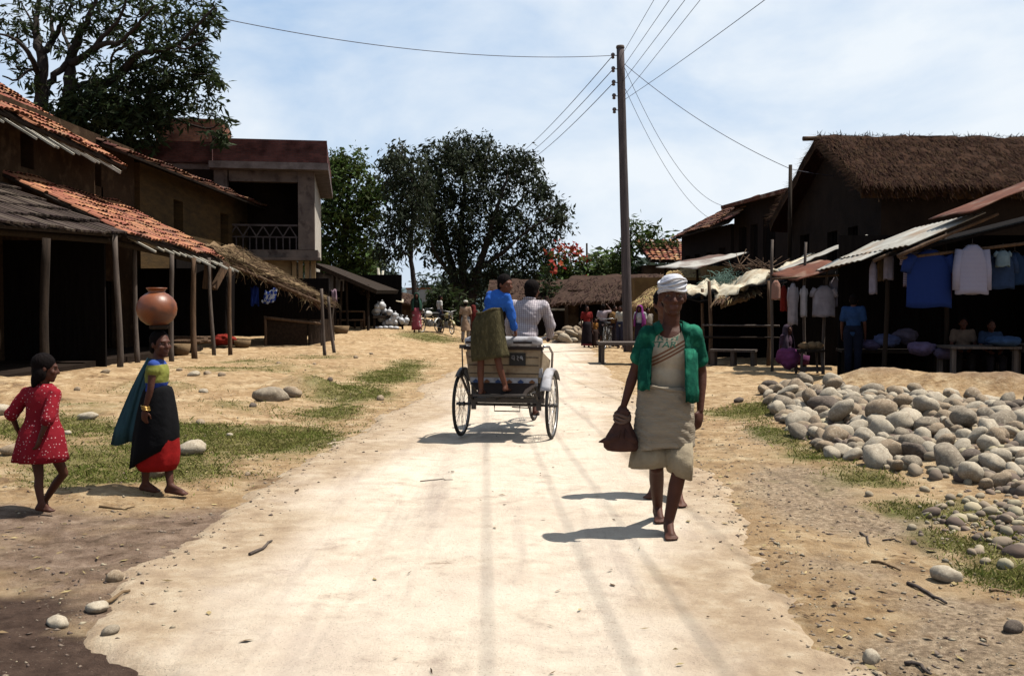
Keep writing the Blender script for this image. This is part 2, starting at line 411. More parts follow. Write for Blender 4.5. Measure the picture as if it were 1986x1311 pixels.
BROWN = [gblob(200, 1080, 360, .9), gblob(450, 1000, 160, .5), gblob(0, 1010, 200, .5), gblob(330, 1180, 190, .4), gblob(520, 930, 80, .5, .6)]

def grid_axis(segs):
    a = []
    for lo, hi, st in segs: a += list(np.arange(lo, hi, st))
    return np.array(a + [segs[-1][1]])
gx = grid_axis([(-3000, -400, 650), (-400, -60, 40), (-60, -22, 2.5), (-22, -10, .3), (-10, 10, .085), (10, 22, .3), (22, 60, 2.5), (60, 400, 40), (400, 3000, 650)])
gy = grid_axis([(-60, -4, 8), (-4, 3, .4), (3, 9, .055), (9, 14, .09), (14, 24, .16), (24, 45, .3), (45, 90, 1.5), (90, 400, 30), (400, 4000, 450)])
X, Y = np.meshgrid(gx, gy)
Z = H(X, Y) - ss(90, 300, Y) * 1.5
nx, ny = len(gx), len(gy)
def grid_mesh(name, X, Y, Z, ny, nx):
    me = bpy.data.meshes.new(name)
    co = np.stack([X.ravel(), Y.ravel(), Z.ravel()], 1)
    idx = np.arange(nx * ny).reshape(ny, nx)
    q = np.stack([idx[:-1, :-1], idx[:-1, 1:], idx[1:, 1:], idx[1:, :-1]], -1).reshape(-1, 4)
    me.vertices.add(len(co)); me.vertices.foreach_set('co', co.ravel())
    me.loops.add(q.size); me.loops.foreach_set('vertex_index', q.ravel())
    me.polygons.add(len(q)); me.polygons.foreach_set('loop_start', np.arange(0, q.size, 4)); me.polygons.foreach_set('loop_total', np.full(len(q), 4))
    me.polygons.foreach_set('use_smooth', np.ones(len(q), bool))
    me.update(calc_edges=True)
    return me
def attr(me, name, val):
    a = me.attributes.new(name, 'FLOAT', 'POINT'); a.data.foreach_set('value', np.clip(val, 0, 1).ravel().astype(np.float32))
gm = grid_mesh('ground', X, Y, Z, ny, nx)
nz = fbm(X * 1.7, Y * 1.7) * .5 + fbm(X * 6, Y * 6) * .5
GRN = np.clip(bl(X, Y, GREEN), 0, 1)
attr(gm, 'green', ss(.10, .95, GRN * 1.1 + nz * .75))
attr(gm, 'gravel', ss(.3, .9, np.clip(bl(X, Y, GRAVEL), 0, 1) + nz * .5))
attr(gm, 'damp', ss(.38, .62, np.clip(bl(X, Y, DAMP), 0, 1) + nz * .22))
attr(gm, 'brown', ss(.25, .9, np.clip(bl(X, Y, BROWN) + 1.6 * bl(X, Y, MOUND), 0, 1) + nz * .4))
def soil_material():
    m = bpy.data.materials.new('dry_earth'); m.use_nodes = True
    t = m.node_tree; N = t.nodes; Lk = t.links.new; b = N['Principled BSDF']
    b.inputs['Roughness'].default_value = .95; b.inputs['Specular IOR Level'].default_value = .06
    tc = N.new('ShaderNodeTexCoord')
    def noise(sc, det=8, rg=.62, st=None):
        n = N.new('ShaderNodeTexNoise'); n.inputs['Scale'].default_value = sc; n.inputs['Detail'].default_value = det; n.inputs['Roughness'].default_value = rg
        if st:
            mp = N.new('ShaderNodeMapping'); mp.inputs['Scale'].default_value = st; Lk(tc.outputs['Object'], mp.inputs[0]); Lk(mp.outputs[0], n.inputs[0])
        else: Lk(tc.outputs['Object'], n.inputs[0])
        return n.outputs['Fac']
    def ramp(f, stops):
        r = N.new('ShaderNodeValToRGB'); e = r.color_ramp.elements
        while len(e) < len(stops): e.new(.5)
        for q, (p, c) in zip(e, stops): q.position = p; q.color = (*[v * (ALB if max(c) != min(c) else 1) for v in c], 1)
        Lk(f, r.inputs[0]); return r.outputs[0]
    def mix(f, a, c, k=1.0):
        x = N.new('ShaderNodeMix'); x.data_type = 'RGBA'
        if k != 1.0:
            mu = N.new('ShaderNodeMath'); mu.operation = 'MULTIPLY'; mu.inputs[1].default_value = k; Lk(f, mu.inputs[0]); f = mu.outputs[0]
        Lk(f, x.inputs[0]); Lk(a, x.inputs[6]); Lk(c, x.inputs[7]); return x.outputs[2]
    def at(n):
        a = N.new('ShaderNodeAttribute'); a.attribute_name = n; return a.outputs['Fac']
    base = ramp(noise(.55), [(.30, (.34, .205, .105)), (.5, (.53, .36, .20)), (.68, (.74, .57, .37))])
    fine = ramp(noise(9, 10, .7), [(.36, (.20, .115, .062)), (.48, (.53, .345, .18)), (.64, (.80, .62, .40))])
    base = mix(ramp(noise(2.2), [(.4, (.25,) * 3), (.6, (.9,) * 3)]), base, fine)
    clod = ramp(noise(3.4, 9, .72), [(.40, (.17, .095, .05)), (.47, (.46, .295, .15)), (.60, (.80, .62, .39))])
    base = mix(ramp(noise(1.1), [(.38, (0,) * 3), (.62, (.8,) * 3)]), base, clod)
    brn = ramp(noise(5, 10, .7), [(.36, (.115, .074, .055)), (.5, (.265, .18, .135)), (.64, (.44, .32, .245))])
    base = mix(at('brown'), base, brn, .9)
    gra = ramp(noise(26, 8, .75), [(.38, (.13, .10, .085)), (.5, (.38, .285, .205)), (.60, (.68, .53, .38))])
    base = mix(at('gravel'), base, gra, .7)
    grs = ramp(noise(7, 8, .7), [(.34, (.075, .085, .018)), (.52, (.155, .16, .045)), (.68, (.32, .255, .12))])
    base = mix(at('green'), base, grs, .8)
    dmp = ramp(noise(8, 8, .7), [(.35, (.075, .046, .034)), (.6, (.14, .09, .067)), (.7, (.20, .14, .105))])
    base = mix(at('damp'), base, dmp)
    sp = ramp(noise(70, 3, .5), [(.66, (0,) * 3), (.72, (1,) * 3)])
    base = mix(sp, base, ramp(noise(3), [(.4, (.09, .06, .05)), (.6, (.6, .52, .42))]), .55)
    Lk(base, b.inputs['Base Color'])
    bu = N.new('ShaderNodeBump'); bu.inputs['Strength'].default_value = 1.0; bu.inputs['Distance'].default_value = .06
    Lk(noise(11, 10, .75), bu.inputs['Height']); Lk(bu.outputs[0], b.inputs['Normal'])
    return m
gm.materials.append(soil_material())
ground = bpy.data.objects.new('ground', gm); COL.objects.link(ground); ground['kind'] = 'structure'

# road: a dusty crust of worn asphalt whose edges break away into the soil
ry = grid_axis([(-4, 3, .3), (3, 9, .05), (9, 16, .08), (16, 40, .2)])
ru = np.arange(-2.15, 2.16, .05)
U, YY = np.meshgrid(ru, ry)
XX = road_c(YY) - .475 + U
rm = grid_mesh('road', XX, YY, Rz(XX, YY) - ss(37, 40, YY) * .08, len(ry), len(ru))
def road_material():
    m = bpy.data.materials.new('dusty_road'); m.use_nodes = True
    t = m.node_tree; N = t.nodes; Lk = t.links.new; b = N['Principled BSDF']
    b.inputs['Roughness'].default_value = .9; b.inputs['Specular IOR Level'].default_value = .08
    tc = N.new('ShaderNodeTexCoord')
    def noise(sc, det=8, rg=.62, st=(1, 1, 1), rot=0):
        n = N.new('ShaderNodeTexNoise'); n.inputs['Scale'].default_value = sc; n.inputs['Detail'].default_value = det; n.inputs['Roughness'].default_value = rg
        mp = N.new('ShaderNodeMapping'); mp.inputs['Scale'].default_value = st; mp.inputs['Rotation'].default_value = (0, 0, rot)
        Lk(tc.outputs['Object'], mp.inputs[0]); Lk(mp.outputs[0], n.inputs[0]); return n.outputs['Fac']
    def ramp(f, stops):
        r = N.new('ShaderNodeValToRGB'); e = r.color_ramp.elements
        while len(e) < len(stops): e.new(.5)
        for q, (p, c) in zip(e, stops): q.position = p; q.color = (*[v * (ALB if max(c) != min(c) else 1) for v in c], 1)
        Lk(f, r.inputs[0]); return r.outputs[0]
    def mix(f, a, c, k=1.0):
        x = N.new('ShaderNodeMix'); x.data_type = 'RGBA'
        mu = N.new('ShaderNodeMath'); mu.operation = 'MULTIPLY'; mu.inputs[1].default_value = k; Lk(f, mu.inputs[0])
        Lk(mu.outputs[0], x.inputs[0]); Lk(a, x.inputs[6]); Lk(c, x.inputs[7]); return x.outputs[2]
    base = ramp(noise(.8, 9), [(.32, (.63, .505, .40)), (.5, (.79, .67, .545)), (.68, (.89, .78, .64))])
    mot = ramp(noise(6, 10, .7), [(.34, (.42, .32, .25)), (.45, (.70, .58, .45)), (.62, (.90, .79, .63))])
    base = mix(ramp(noise(1.7), [(.40, (.1,) * 3), (.66, (.75,) * 3)]), base, mot)
    streak = ramp(noise(2.4, 6, .6, (1.6, .10, 1), .0414), [(.52, (0,) * 3), (.70, (1,) * 3)])
    base = mix(streak, base, ramp(noise(20), [(.4, (.36, .29, .25)), (.6, (.48, .39, .33))]), .55)  # darker streaks running along the road
    scar = ramp(noise(2.6, 5, .75, (.7, 2.2, 1)), [(.64, (0,) * 3), (.70, (1,) * 3)])
    base = mix(scar, base, ramp(noise(30), [(.4, (.30, .20, .14)), (.6, (.46, .33, .24))]), .55)
    ea = N.new('ShaderNodeAttribute'); ea.attribute_name = 'edge'
    base = mix(ea.outputs['Fac'], base, ramp(noise(5, 9, .7), [(.32, (.30, .195, .115)), (.5, (.47, .34, .215)), (.66, (.62, .50, .35))]), .85)
    spk = ramp(noise(90, 3, .5), [(.62, (0,) * 3), (.70, (1,) * 3)])
    base = mix(spk, base, ramp(noise(3), [(.4, (.2, .14, .11)), (.6, (.3, .24, .2))]), .6)
    Lk(base, b.inputs['Base Color'])
    bu = N.new('ShaderNodeBump'); bu.inputs['Strength'].default_value = .8; bu.inputs['Distance'].default_value = .03
    Lk(noise(16, 10, .75), bu.inputs['Height']); Lk(bu.outputs[0], b.inputs['Normal'])
    return m
eU = np.abs(U)
attr(rm, 'edge', ss(.45, 1.45, np.where(U < 0, 1.15 * eU, eU) - .25 + (fbm(XX * 1.1, YY * .8) + .6 * fbm(XX * 4, YY * 3)) * .55))
rm.materials.append(road_material())
road = bpy.data.objects.new('road', rm); COL.objects.link(road); road['kind'] = 'structure'

# hills on the skyline
hx = np.linspace(-2600, 2600, 120); hy = np.linspace(2600, 3900, 14)
HX, HY = np.meshgrid(hx, hy)
HZ = (np.sin(np.linspace(0, math.pi, 14))[:, None] ** .8) * (85 + 60 * fbm(HX / 700, HY / 700) + 45 * fbm(HX / 170, HY / 170)) - 20
hm = grid_mesh('hills', HX, HY, HZ, 14, 120)
M['hill'] = mat('far_hill', (.10, .14, .17), (.13, .17, .19), .004, 1.0, spec=0)  # bluish base colour stands in for distance haze
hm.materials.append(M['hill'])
hills = bpy.data.objects.new('hills', hm); COL.objects.link(hills); hills['kind'] = 'structure'

# ------------------------------------------------------------------ grass
def grass():
    n = 260000
    cand_x = []; cand_y = []
    for bx, by, rx, ryy, s in GREEN:
        k = int(n * s * rx * ryy / sum(b[2] * b[3] * b[4] / max(b[1], 6) * 6 for b in GREEN) * 6 / max(by, 6))
        cand_x.append(RNG.normal(bx, rx * 1.0, k)); cand_y.append(RNG.normal(by, ryy * 1.0, k))
    x = np.concatenate(cand_x); y = np.concatenate(cand_y)
    d = np.clip(bl(x, y, GREEN), 0, 1) + fbm(x * 1.3, y * 1.3) * .5 + fbm(x * 5, y * 5) * .55
    u = x - road_c(y) + .475
    keep = (d > .15 + RNG.random(len(x)) * .85) & (np.abs(u) > 1.68 + .1 * RNG.random(len(x))) & (y > 3)
    x = x[keep]; y = y[keep]; n = len(x)
    z = H(x, y) - .005
    h = RNG.uniform(.008, .026, n) * (1 + (RNG.random(n) > .97) * 1.6); w = RNG.uniform(.002, .0045, n) * (1 + y * .06)
    a = RNG.uniform(0, 2 * math.pi, n); le = RNG.uniform(.1, 1.3, n) * h; la = RNG.uniform(0, 2 * math.pi, n)
    v = np.empty((n, 4, 3))
    dx, dy = np.cos(a) * w, np.sin(a) * w
    tx, ty = np.cos(la) * le, np.sin(la) * le
    v[:, 0] = np.stack([x - dx, y - dy, z], 1); v[:, 1] = np.stack([x + dx, y + dy, z], 1)
    v[:, 2] = np.stack([x + dx * .6 + tx * .4, y + dy * .6 + ty * .4, z + h * .65], 1); v[:, 3] = np.stack([x + tx, y + ty, z + h], 1)
    me = bpy.data.meshes.new('grass')
    me.vertices.add(n * 4); me.vertices.foreach_set('co', v.ravel())
    me.loops.add(n * 4); me.loops.foreach_set('vertex_index', np.arange(n * 4))
    me.polygons.add(n); me.polygons.foreach_set('loop_start', np.arange(0, n * 4, 4)); me.polygons.foreach_set('loop_total', np.full(n, 4))
    me.update(calc_edges=True)
    me.materials.append(mat('dry_grass', (.17, .20, .035), (.30, .27, .085), 1.3, .8, isl=.4, spec=.1, transl=.25))
    o = bpy.data.objects.new('grass', me); COL.objects.link(o)
    tag(o, 'short patchy green grass along the road verges', 'grass', kind='stuff')
grass()

# ------------------------------------------------------------------ stones
def rock_mesh(name, seed, sub=3, sq=(1, .85, .62), rough=.12, mt='stone'):
    bm = bmesh.new(); bmesh.ops.create_icosphere(bm, subdivisions=sub, radius=1)
    rs = np.random.default_rng(seed); off = rs.random(3) * 50
    planes = [(Vector(rs.normal(size=3)).normalized(), rs.uniform(.70, .95)) for _ in range(6)]
    for v in bm.verts:
        p = v.co.copy(); q = p * 1.4
        s = 1 + rough * float(fbm(q.x + off[0], q.y + q.z * .7 + off[1])) + rough * .8 * float(fbm(q.y * 1.3 + off[2], q.z * 1.3 + q.x))
        p *= s
        for n, d in planes:
            e = p.dot(n) - d
            if e > 0: p -= n * e * .72
        v.co = (p.x * sq[0], p.y * sq[1], p.z * sq[2])
    me = bpy.data.meshes.new(name); bm.to_mesh(me); bm.free()
    me.polygons.foreach_set('use_smooth', [True] * len(me.polygons))
    me.materials.append(M[mt] if isinstance(mt, str) else mt)
    return me
def stone_mat(name, c1, c2, c3):
    return mat(name, c1, c2, 3, .9, .25, 30, spec=.12, c3=c3, s3=9)
SM = {'grey': stone_mat('grey_stone', (.36, .295, .22), (.23, .185, .14), (.46, .395, .30)),
      'tan': stone_mat('tan_stone', (.40, .30, .205), (.27, .20, .135), (.50, .41, .30)),
      'pale': stone_mat('pale_stone', (.54, .46, .35), (.40, .33, .245), (.62, .55, .44)),
      'dark': stone_mat('dark_stone', (.17, .132, .105), (.11, .085, .07), (.24, .195, .155))}
PROTO = {}
k = 0
for c in SM:
    PROTO[c] = []
    for j in range(4):
        k += 1
        PROTO[c].append(rock_mesh('boulder_' + c, 40 + k, 3, (1, random.uniform(.72, .95), random.uniform(.6, .85)), .20, SM[c]))
def put_stone(c, x, y, r, sink=.35, label=None, group=None, name='boulder', cat='stone', tilt=.75, j=None, zz=None):
    o = bpy.data.objects.new(name, PROTO[c][random.randrange(4) if j is None else j]); COL.objects.link(o)
    z = (top(x, y) if zz is None else zz)
    o.location = (x, y, z + r * .62 - r * sink)
    o.scale = (r * random.uniform(.9, 1.25), r * random.uniform(.85, 1.1), r * random.uniform(.8, 1.15))
    o.rotation_euler = (random.uniform(-tilt, tilt), random.uniform(-tilt, tilt), random.uniform(0, 6.28))
    tag(o, label, cat, group)
    return o
# stone heap outline on the ground (front edge, right verge)
OUT = [G(*q) for q in [(1475, 762), (1495, 800), (1530, 850), (1600, 880), (1690, 912), (1800, 935), (1880, 945), (1990, 962), (2120, 985), (2250, 960), (2250, 840), (2000, 822), (1850, 806), (1740, 792), (1650, 772), (1560, 760)]]
def inside(x, y, poly):
    r = False; j = len(poly) - 1
    for i in range(len(poly)):
        a, b = poly[i], poly[j]
        if (a.y > y) != (b.y > y) and x < (b.x - a.x) * (y - a.y) / (b.y - a.y) + a.x: r = not r
        j = i
    return r
GRP = 'river boulders heaped on the right verge'
placed = []
SPECIAL = [  # px, py of base, radius, colour, label
    (1722, 912, .175, 'tan', 'large round tan boulder at the front edge of the stone heap'),
    (1838, 935, .21, 'grey', 'largest grey boulder at the front of the stone heap, cracked face'),
    (1775, 918, .15, 'dark', 'bluish dark boulder wedged between the two big front boulders'),
    (1880, 930, .14, 'dark', 'almost black boulder beside the largest grey boulder'),
    (1548, 852, .19, 'pale', 'broad pale boulder at the left front corner of the stone heap'),
    (1600, 833, .24, 'dark', 'big dark brown boulder behind the left front corner of the heap'),
    (1545, 790, .27, 'tan', 'big tan boulder at the far left tip of the stone heap'),
    (1690, 800, .22, 'grey', 'wide grey boulder at the back of the heap below the dirt mound'),
    (1612, 905, .11, 'pale', 'small whitish boulder at the foot of the heap on the grass'),
    (1940, 880, .2, 'grey', 'long grey boulder near the right end of the heap')]
for px, py, r, c, lb in SPECIAL:
    p = G(px, py - 12); placed.append((p.x, p.y, r)); put_stone(c, p.x, p.y, r * .82, .12, lb, GRP)
cand = 0
while len(placed) < 256 and cand < 60000:
    cand += 1
    y = 7.0 + 10.2 * random.random() ** 1.0; x = random.uniform(2.8, 9.5)
    if not inside(x, y, OUT) or x / y > .57: continue
    r = random.choice((.08, .09, .09, .10, .10, .11, .12, .13, .145)) * (1.0 + .024 * (y - 8))
    if any((x - a) ** 2 + (y - b) ** 2 < ((r + c) * .86) ** 2 for a, b, c in placed): continue
    placed.append((x, y, r))
    c = random.choices(('grey', 'tan', 'pale', 'dark'), (1.8, 4.6, 4.4, .6))[0]
    zone = 'along its grassy front edge' if y < 9.6 else ('below the dirt mound at its back' if y > 14 else 'in its middle')
    lb = {'grey': 'grey weathered river boulder in the stone heap, ', 'tan': 'tan rounded river boulder in the stone heap, ',
          'pale': 'pale river boulder in the stone heap, ', 'dark': 'dark river boulder in the stone heap, '}[c] + zone
    put_stone(c, x, y, r, .18, lb, GRP)
nb = len(placed)
# second layer: stones resting in the hollows of the first
k = 0
while k < 12:
    x, y, r = random.choice(placed[:nb])
    if y < 9.2: continue
    a = random.uniform(0, 6.28); q = .12
    xx, yy2 = x + math.cos(a) * r, y + math.sin(a) * r
    if not inside(xx, yy2, OUT): continue
    put_stone(random.choice(('grey', 'tan', 'pale')), xx, yy2, random.uniform(.1, .17), 0, 'boulder lying on top of other stones in the heap', GRP, zz=top(xx, yy2) + r * .75)
    k += 1
# rubble between the boulders and loose gravel on the verges
def pebbles(name, pts, mt, label, cat, round_=False):
    if round_:
        bm = bmesh.new(); bmesh.ops.create_icosphere(bm, subdivisions=2, radius=1); base = np.array([tuple(v.co) for v in bm.verts]); tri = np.array([[v.index for v in f.verts] for f in bm.faces]); bm.free()
        nv = len(base); n = len(pts); V = np.empty((n, nv, 3))
        for i, (x, y, r) in enumerate(pts):
            q = np.array(Euler((random.uniform(-.6, .6), random.uniform(-.6, .6), random.uniform(0, 6.28))).to_matrix()); o = random.random() * 50
            f = 1 + .22 * fbm(base[:, 0] * 1.3 + o, base[:, 1] * 1.3 + base[:, 2] + o)
            V[i] = (base * f[:, None] * np.array([r * random.uniform(.9, 1.3), r * random.uniform(.75, 1), r * random.uniform(.55, .85)])) @ q.T + np.array([x, y, top(x, y) + r * .2])
        me = bpy.data.meshes.new(name); T = (tri[None] + (np.arange(n) * nv)[:, None, None]).reshape(-1, 3)
        me.vertices.add(n * nv); me.vertices.foreach_set('co', V.ravel()); me.loops.add(T.size); me.loops.foreach_set('vertex_index', T.ravel())
        me.polygons.add(len(T)); me.polygons.foreach_set('loop_start', np.arange(0, T.size, 3)); me.polygons.foreach_set('loop_total', np.full(len(T), 3)); me.polygons.foreach_set('use_smooth', np.ones(len(T), bool))
        me.update(calc_edges=True); me.materials.append(mt); o = bpy.data.objects.new(name, me); COL.objects.link(o); tag(o, label, cat, kind='stuff'); return o
    base = np.array([v for v in ((-1, 0, 0), (1, 0, 0), (0, -1, 0), (0, 1, 0), (0, 0, -1), (0, 0, 1))], float)
    tri = np.array([(0, 2, 5), (2, 1, 5), (1, 3, 5), (3, 0, 5), (2, 0, 4), (1, 2, 4), (3, 1, 4), (0, 3, 4)])
    n = len(pts); V = np.empty((n, 6, 3))
    for i, (x, y, r) in enumerate(pts):
        a = random.uniform(0, 6.28); ca, sa = math.cos(a), math.sin(a)
        s = np.array([r * random.uniform(.8, 1.5), r * random.uniform(.6, 1), r * random.uniform(.4, .7)])
        b = (base + RNG.normal(0, .28, (6, 3))) * s
        V[i, :, 0] = b[:, 0] * ca - b[:, 1] * sa + x; V[i, :, 1] = b[:, 0] * sa + b[:, 1] * ca + y
        V[i, :, 2] = b[:, 2] + r * .15
    zz = np.array([top(x, y) for x, y, r in pts]); V[:, :, 2] += zz[:, None]
    me = bpy.data.meshes.new(name)
    T = (tri[None] + (np.arange(n) * 6)[:, None, None]).reshape(-1, 3)
    me.vertices.add(n * 6); me.vertices.foreach_set('co', V.ravel())
    me.loops.add(T.size); me.loops.foreach_set('vertex_index', T.ravel())
    me.polygons.add(len(T)); me.polygons.foreach_set('loop_start', np.arange(0, T.size, 3)); me.polygons.foreach_set('loop_total', np.full(len(T), 3))
    me.polygons.foreach_set('use_smooth', np.ones(len(T), bool))
    me.update(calc_edges=True); me.materials.append(mt)
    o = bpy.data.objects.new(name, me); COL.objects.link(o); tag(o, label, cat, kind='stuff')
    return o
pts = []
while len(pts) < 1700:
    y = random.uniform(6.6, 17); x = random.uniform(2.7, 9.5)
    if inside(x, y, OUT): pts.append((x, y, random.uniform(.03, .085)))
while len(pts) < 2050:
    p = G(random.gauss(1960, 90), random.gauss(1000, 35)); pts.append((p.x, p.y, random.choice((.008, .012, .012, .02, .03, .05)) * random.uniform(.7, 1.3)))
pebbles('rubble', pts, mat('rubble_stone', (.44, .345, .245), (.26, .21, .16), 2, .9, .2, 30, isl=.5, spec=.1, c3=(.15, .12, .10), s3=3), 'small stones filling the gaps of the boulder heap', 'rubble', True)
pts = []
while len(pts) < 5200:
    s = random.random()
    if s < .45:
        y = 3.4 + 14 * random.random() ** 2; u = 1.15 + abs(random.gauss(0, .9))
    elif s < .85:
        y = 3.4 + 18 * random.random() ** 2; u = -2.1 - abs(random.gauss(0, 1.7))
    else:
        y = 3.4 + 14 * random.random() ** 2; u = random.choice((-2.1, 1.2)) + random.gauss(0, .18)
    pts.append((u + .0414 * y, y, random.choice((.005, .006, .008, .010, .013)) * random.uniform(.7, 1.4)))
pebbles('gravel', pts, mat('gravel_stone', (.40, .32, .24), (.14, .10, .085), 2, .9, isl=.6, spec=.1), 'loose gravel strewn over both dirt verges', 'gravel')
LOOSE = [(525, 778, .22, 'grey', 'big cracked grey rock on the grassy edge of the left bank'),
         (568, 770, .15, 'tan', 'tan rock right of the big cracked grey rock'),
         (373, 876, .14, 'pale', 'smooth white stone in the grass behind the girl with the pot'),
         (170, 826, .095, 'pale', 'pale stone in the grass between the two girls'),
         (738, 770, .08, 'tan', 'small tan rock alone on the left road edge'),
         (389, 826, .075, 'tan', 'small brown stone on the dry grass right of the pot carrier'),
         (376, 742, .12, 'pale', 'pale stone on the bank in front of the wooden posts'),
         (402, 738, .10, 'tan', 'second stone on the bank before the wooden posts, darker'),
         (112, 1192, .045, 'pale', 'whitish stone at the lower left beside the damp soil'),
         (188, 1166, .05, 'pale', 'pale stone near the dry stick at the lower left'),
         (222, 1108, .05, 'tan', 'flat tan stone on the brown verge below the girls'),
         (214, 1216, .035, 'grey', 'grey pebble at the edge of the damp dark soil'),
         (5, 820, .13, 'pale', 'pale rock at the left margin behind the girl in red'),
         (25, 895, .09, 'tan', 'tan stone at the feet of the girl in red'),
         (300, 915, .12, 'tan', 'half buried tan stone behind the bare feet of the pot carrier'),
         (1838, 1095, .075, 'pale', 'flat pale stone alone on the right verge'),
         (1433, 780, .07, 'dark', 'dark brick-like lump on the dirt right of the walking man'),
         (1965, 1200, .04, 'dark', 'black stone at the lower right margin'),
         (1690, 1252, .04, 'pale', 'pale pebble on the right verge near the bottom'),
         (490, 795, .06, 'dark', 'dark lump left of the big cracked grey rock'),
         (640, 740, .07, 'dark', 'dark clod on the bright patch of the left bank')]
for px, py, r, c, lb in LOOSE:
    p = G(px, py, .05); put_stone(c, p.x, p.y, r, .25, lb, 'loose stones on the verges', name='loose_stone', tilt=.2)
for i, (px, py, r, c) in enumerate([(348, 735, .06, 'tan'), (430, 755, .07, 'tan'), (455, 742, .06, 'pale'), (300, 760, .07, 'tan'), (610, 720, .06, 'tan'), (690, 700, .07, 'tan'), (540, 712, .07, 'tan'), (260, 800, .05, 'tan'), (445, 840, .045, 'pale'), (130, 850, .05, 'pale'), (480, 905, .035, 'tan'), (60, 880, .06, 'tan'), (720, 690, .06, 'tan'), (395, 770, .07, 'pale'), (505, 735, .05, 'pale'), (150, 770, .06, 'tan'), (585, 745, .05, 'tan'), (205, 745, .07, 'tan')]):
    p = G(px, py, .06); put_stone(c, p.x, p.y, r, .3, 'small ' + c + ' stone lying on the grassy left bank', 'loose stones on the verges', name='loose_stone', tilt=.2)
def stick(px, py, qx, qy, r, lb, bend=.02):
    a, b = G(px, py), G(qx, qy); pts = []
    for i in range(7):
        t = i / 6; p = a.lerp(b, t); w = bend * math.sin(t * 5)
        pts.append((p.x + w, p.y + w, top(p.x + w, p.y + w) + r * .9 + .004 * (i % 2)))
    mb = MB().tube(pts, [r * (1 - .4 * i / 6) for i in range(7)], 7)
    single('dry_stick', mb, M['straw'] if 'pale' in lb else M['greywood'], lb, 'stick', tuple(Vector(pts[0])), 'dry sticks on the ground')
stick(170, 1183, 262, 1155, .012, 'pale dry stick near the damp soil at lower left')
stick(484, 1084, 535, 1055, .010, 'thin dark twig on the road left edge')
stick(192, 985, 268, 983, .010, 'pale stick behind the girl in red')
stick(1690, 1080, 1750, 1098, .009, 'pale peeled stick on the right verge')
stick(1668, 1022, 1692, 1052, .007, 'curved brown twig on the right verge')
stick(1712, 1040, 1752, 1042, .006, 'straight brown twig beside the curved twig')
stick(1760, 1122, 1840, 1160, .011, 'long brown stick pointing to the grass on the right verge')
stick(1755, 1285, 1812, 1300, .010, 'short stick at the bottom of the right verge')
stick(1920, 1138, 1965, 1136, .008, 'pale yellowish stick in the grass at the right margin')
stick(815, 936, 890, 934, .004, 'thin twig lying across the middle of the road', .05)

# dry leaves, straw and paper scraps lying about
def litter():
    n = 1700; V = np.empty((n, 4, 3)); k = 0
    while k < n:
        y = 3.5 + 20 * random.random() ** 1.8; u = random.choice((-2.3 - abs(random.gauss(0, 2.2)), 1.1 + abs(random.gauss(0, 1.6)), random.uniform(-2.2, 1.2) if random.random() < .18 else -2.4 - abs(random.gauss(0, 1.2))))
        x = u + .0414 * y; z = top(x, y); l = random.uniform(.010, .035); w = l * random.choice((.12, .25, .5)); a = random.uniform(0, 6.28); d = np.array([math.cos(a), math.sin(a)]); q = np.array([-d[1], d[0]])
        for i, (s, t) in enumerate(((-1, 0), (0, -1), (1, 0), (0, 1))):
            V[k, i, :2] = np.array([x, y]) + d * l * s + q * w * t; V[k, i, 2] = z + .004 + random.uniform(0, .010)
        k += 1
    me = bpy.data.meshes.new('litter'); me.vertices.add(n * 4); me.vertices.foreach_set('co', V.ravel()); me.loops.add(n * 4); me.loops.foreach_set('vertex_index', np.arange(n * 4))
    me.polygons.add(n); me.polygons.foreach_set('loop_start', np.arange(0, n * 4, 4)); me.polygons.foreach_set('loop_total', np.full(n, 4)); me.update(calc_edges=True)
    me.materials.append(mat('dry_scraps', (.42, .30, .16), (.10, .065, .04), 1.1, .9, isl=.8, spec=.05))
    o = bpy.data.objects.new('litter', me); COL.objects.link(o); tag(o, 'dry leaves and straw scraps scattered over the ground', 'litter', kind='stuff')
litter()
# ------------------------------------------------------------------ roofs
def bil(q, u, v):                       # q = eave0, eave1, top1, top0
    return (q[0] * (1 - u) + q[1] * u) * (1 - v) + (q[3] * (1 - u) + q[2] * u) * v
def tiles(mb, q, tw=.2, tl=.3, sag=.03, miss=.0, rise=.055):
    q = [Vector(p) for p in q]
    nu = max(2, int((q[1] - q[0]).length / tw)); nv = max(2, int((q[3] - q[0]).length / tl))
    ud = (q[1] - q[0]).normalized(); vd = (q[3] - q[0]).normalized(); n = ud.cross(vd).normalized()
    if n.z < 0: n = -n
    for j in range(nv):
        for i in range(nu):
            if random.random() < miss: continue
            p = bil(q, (i + .5) / nu, j / nv) + n * (sag * float(fbm(i * .17, j * .3 + 7)) + random.uniform(0, .012))
            p += vd * random.uniform(-.05, .05) * tl + ud * random.uniform(-.12, .12) * tw
            a = random.gauss(0, .05); l = tl * 1.22; w = tw * random.uniform(.5, .58)
            v2 = (vd + ud * a).normalized(); rings = []
            for t, h, ww in ((0, rise * .55, w), (1, 0.0, w * .82)):
                c = p + v2 * (l * t); rings.append([c + ud * (ww * math.cos(g)) + n * (rise * math.sin(g) + h + .005) for g in [math.pi * k / 5 for k in range(6)]])
            mb.loft(rings, False, False, False, 0, False)
    return mb
def plank_under(q, th=.05, off=.03):
    q = [Vector(p) for p in q]; n = (q[1] - q[0]).cross(q[3] - q[0]).normalized()
    if n.z < 0: n = -n
    mb = MB(); return mb.hexa([p - n * (off + th) for p in q], [p - n * off for p in q])
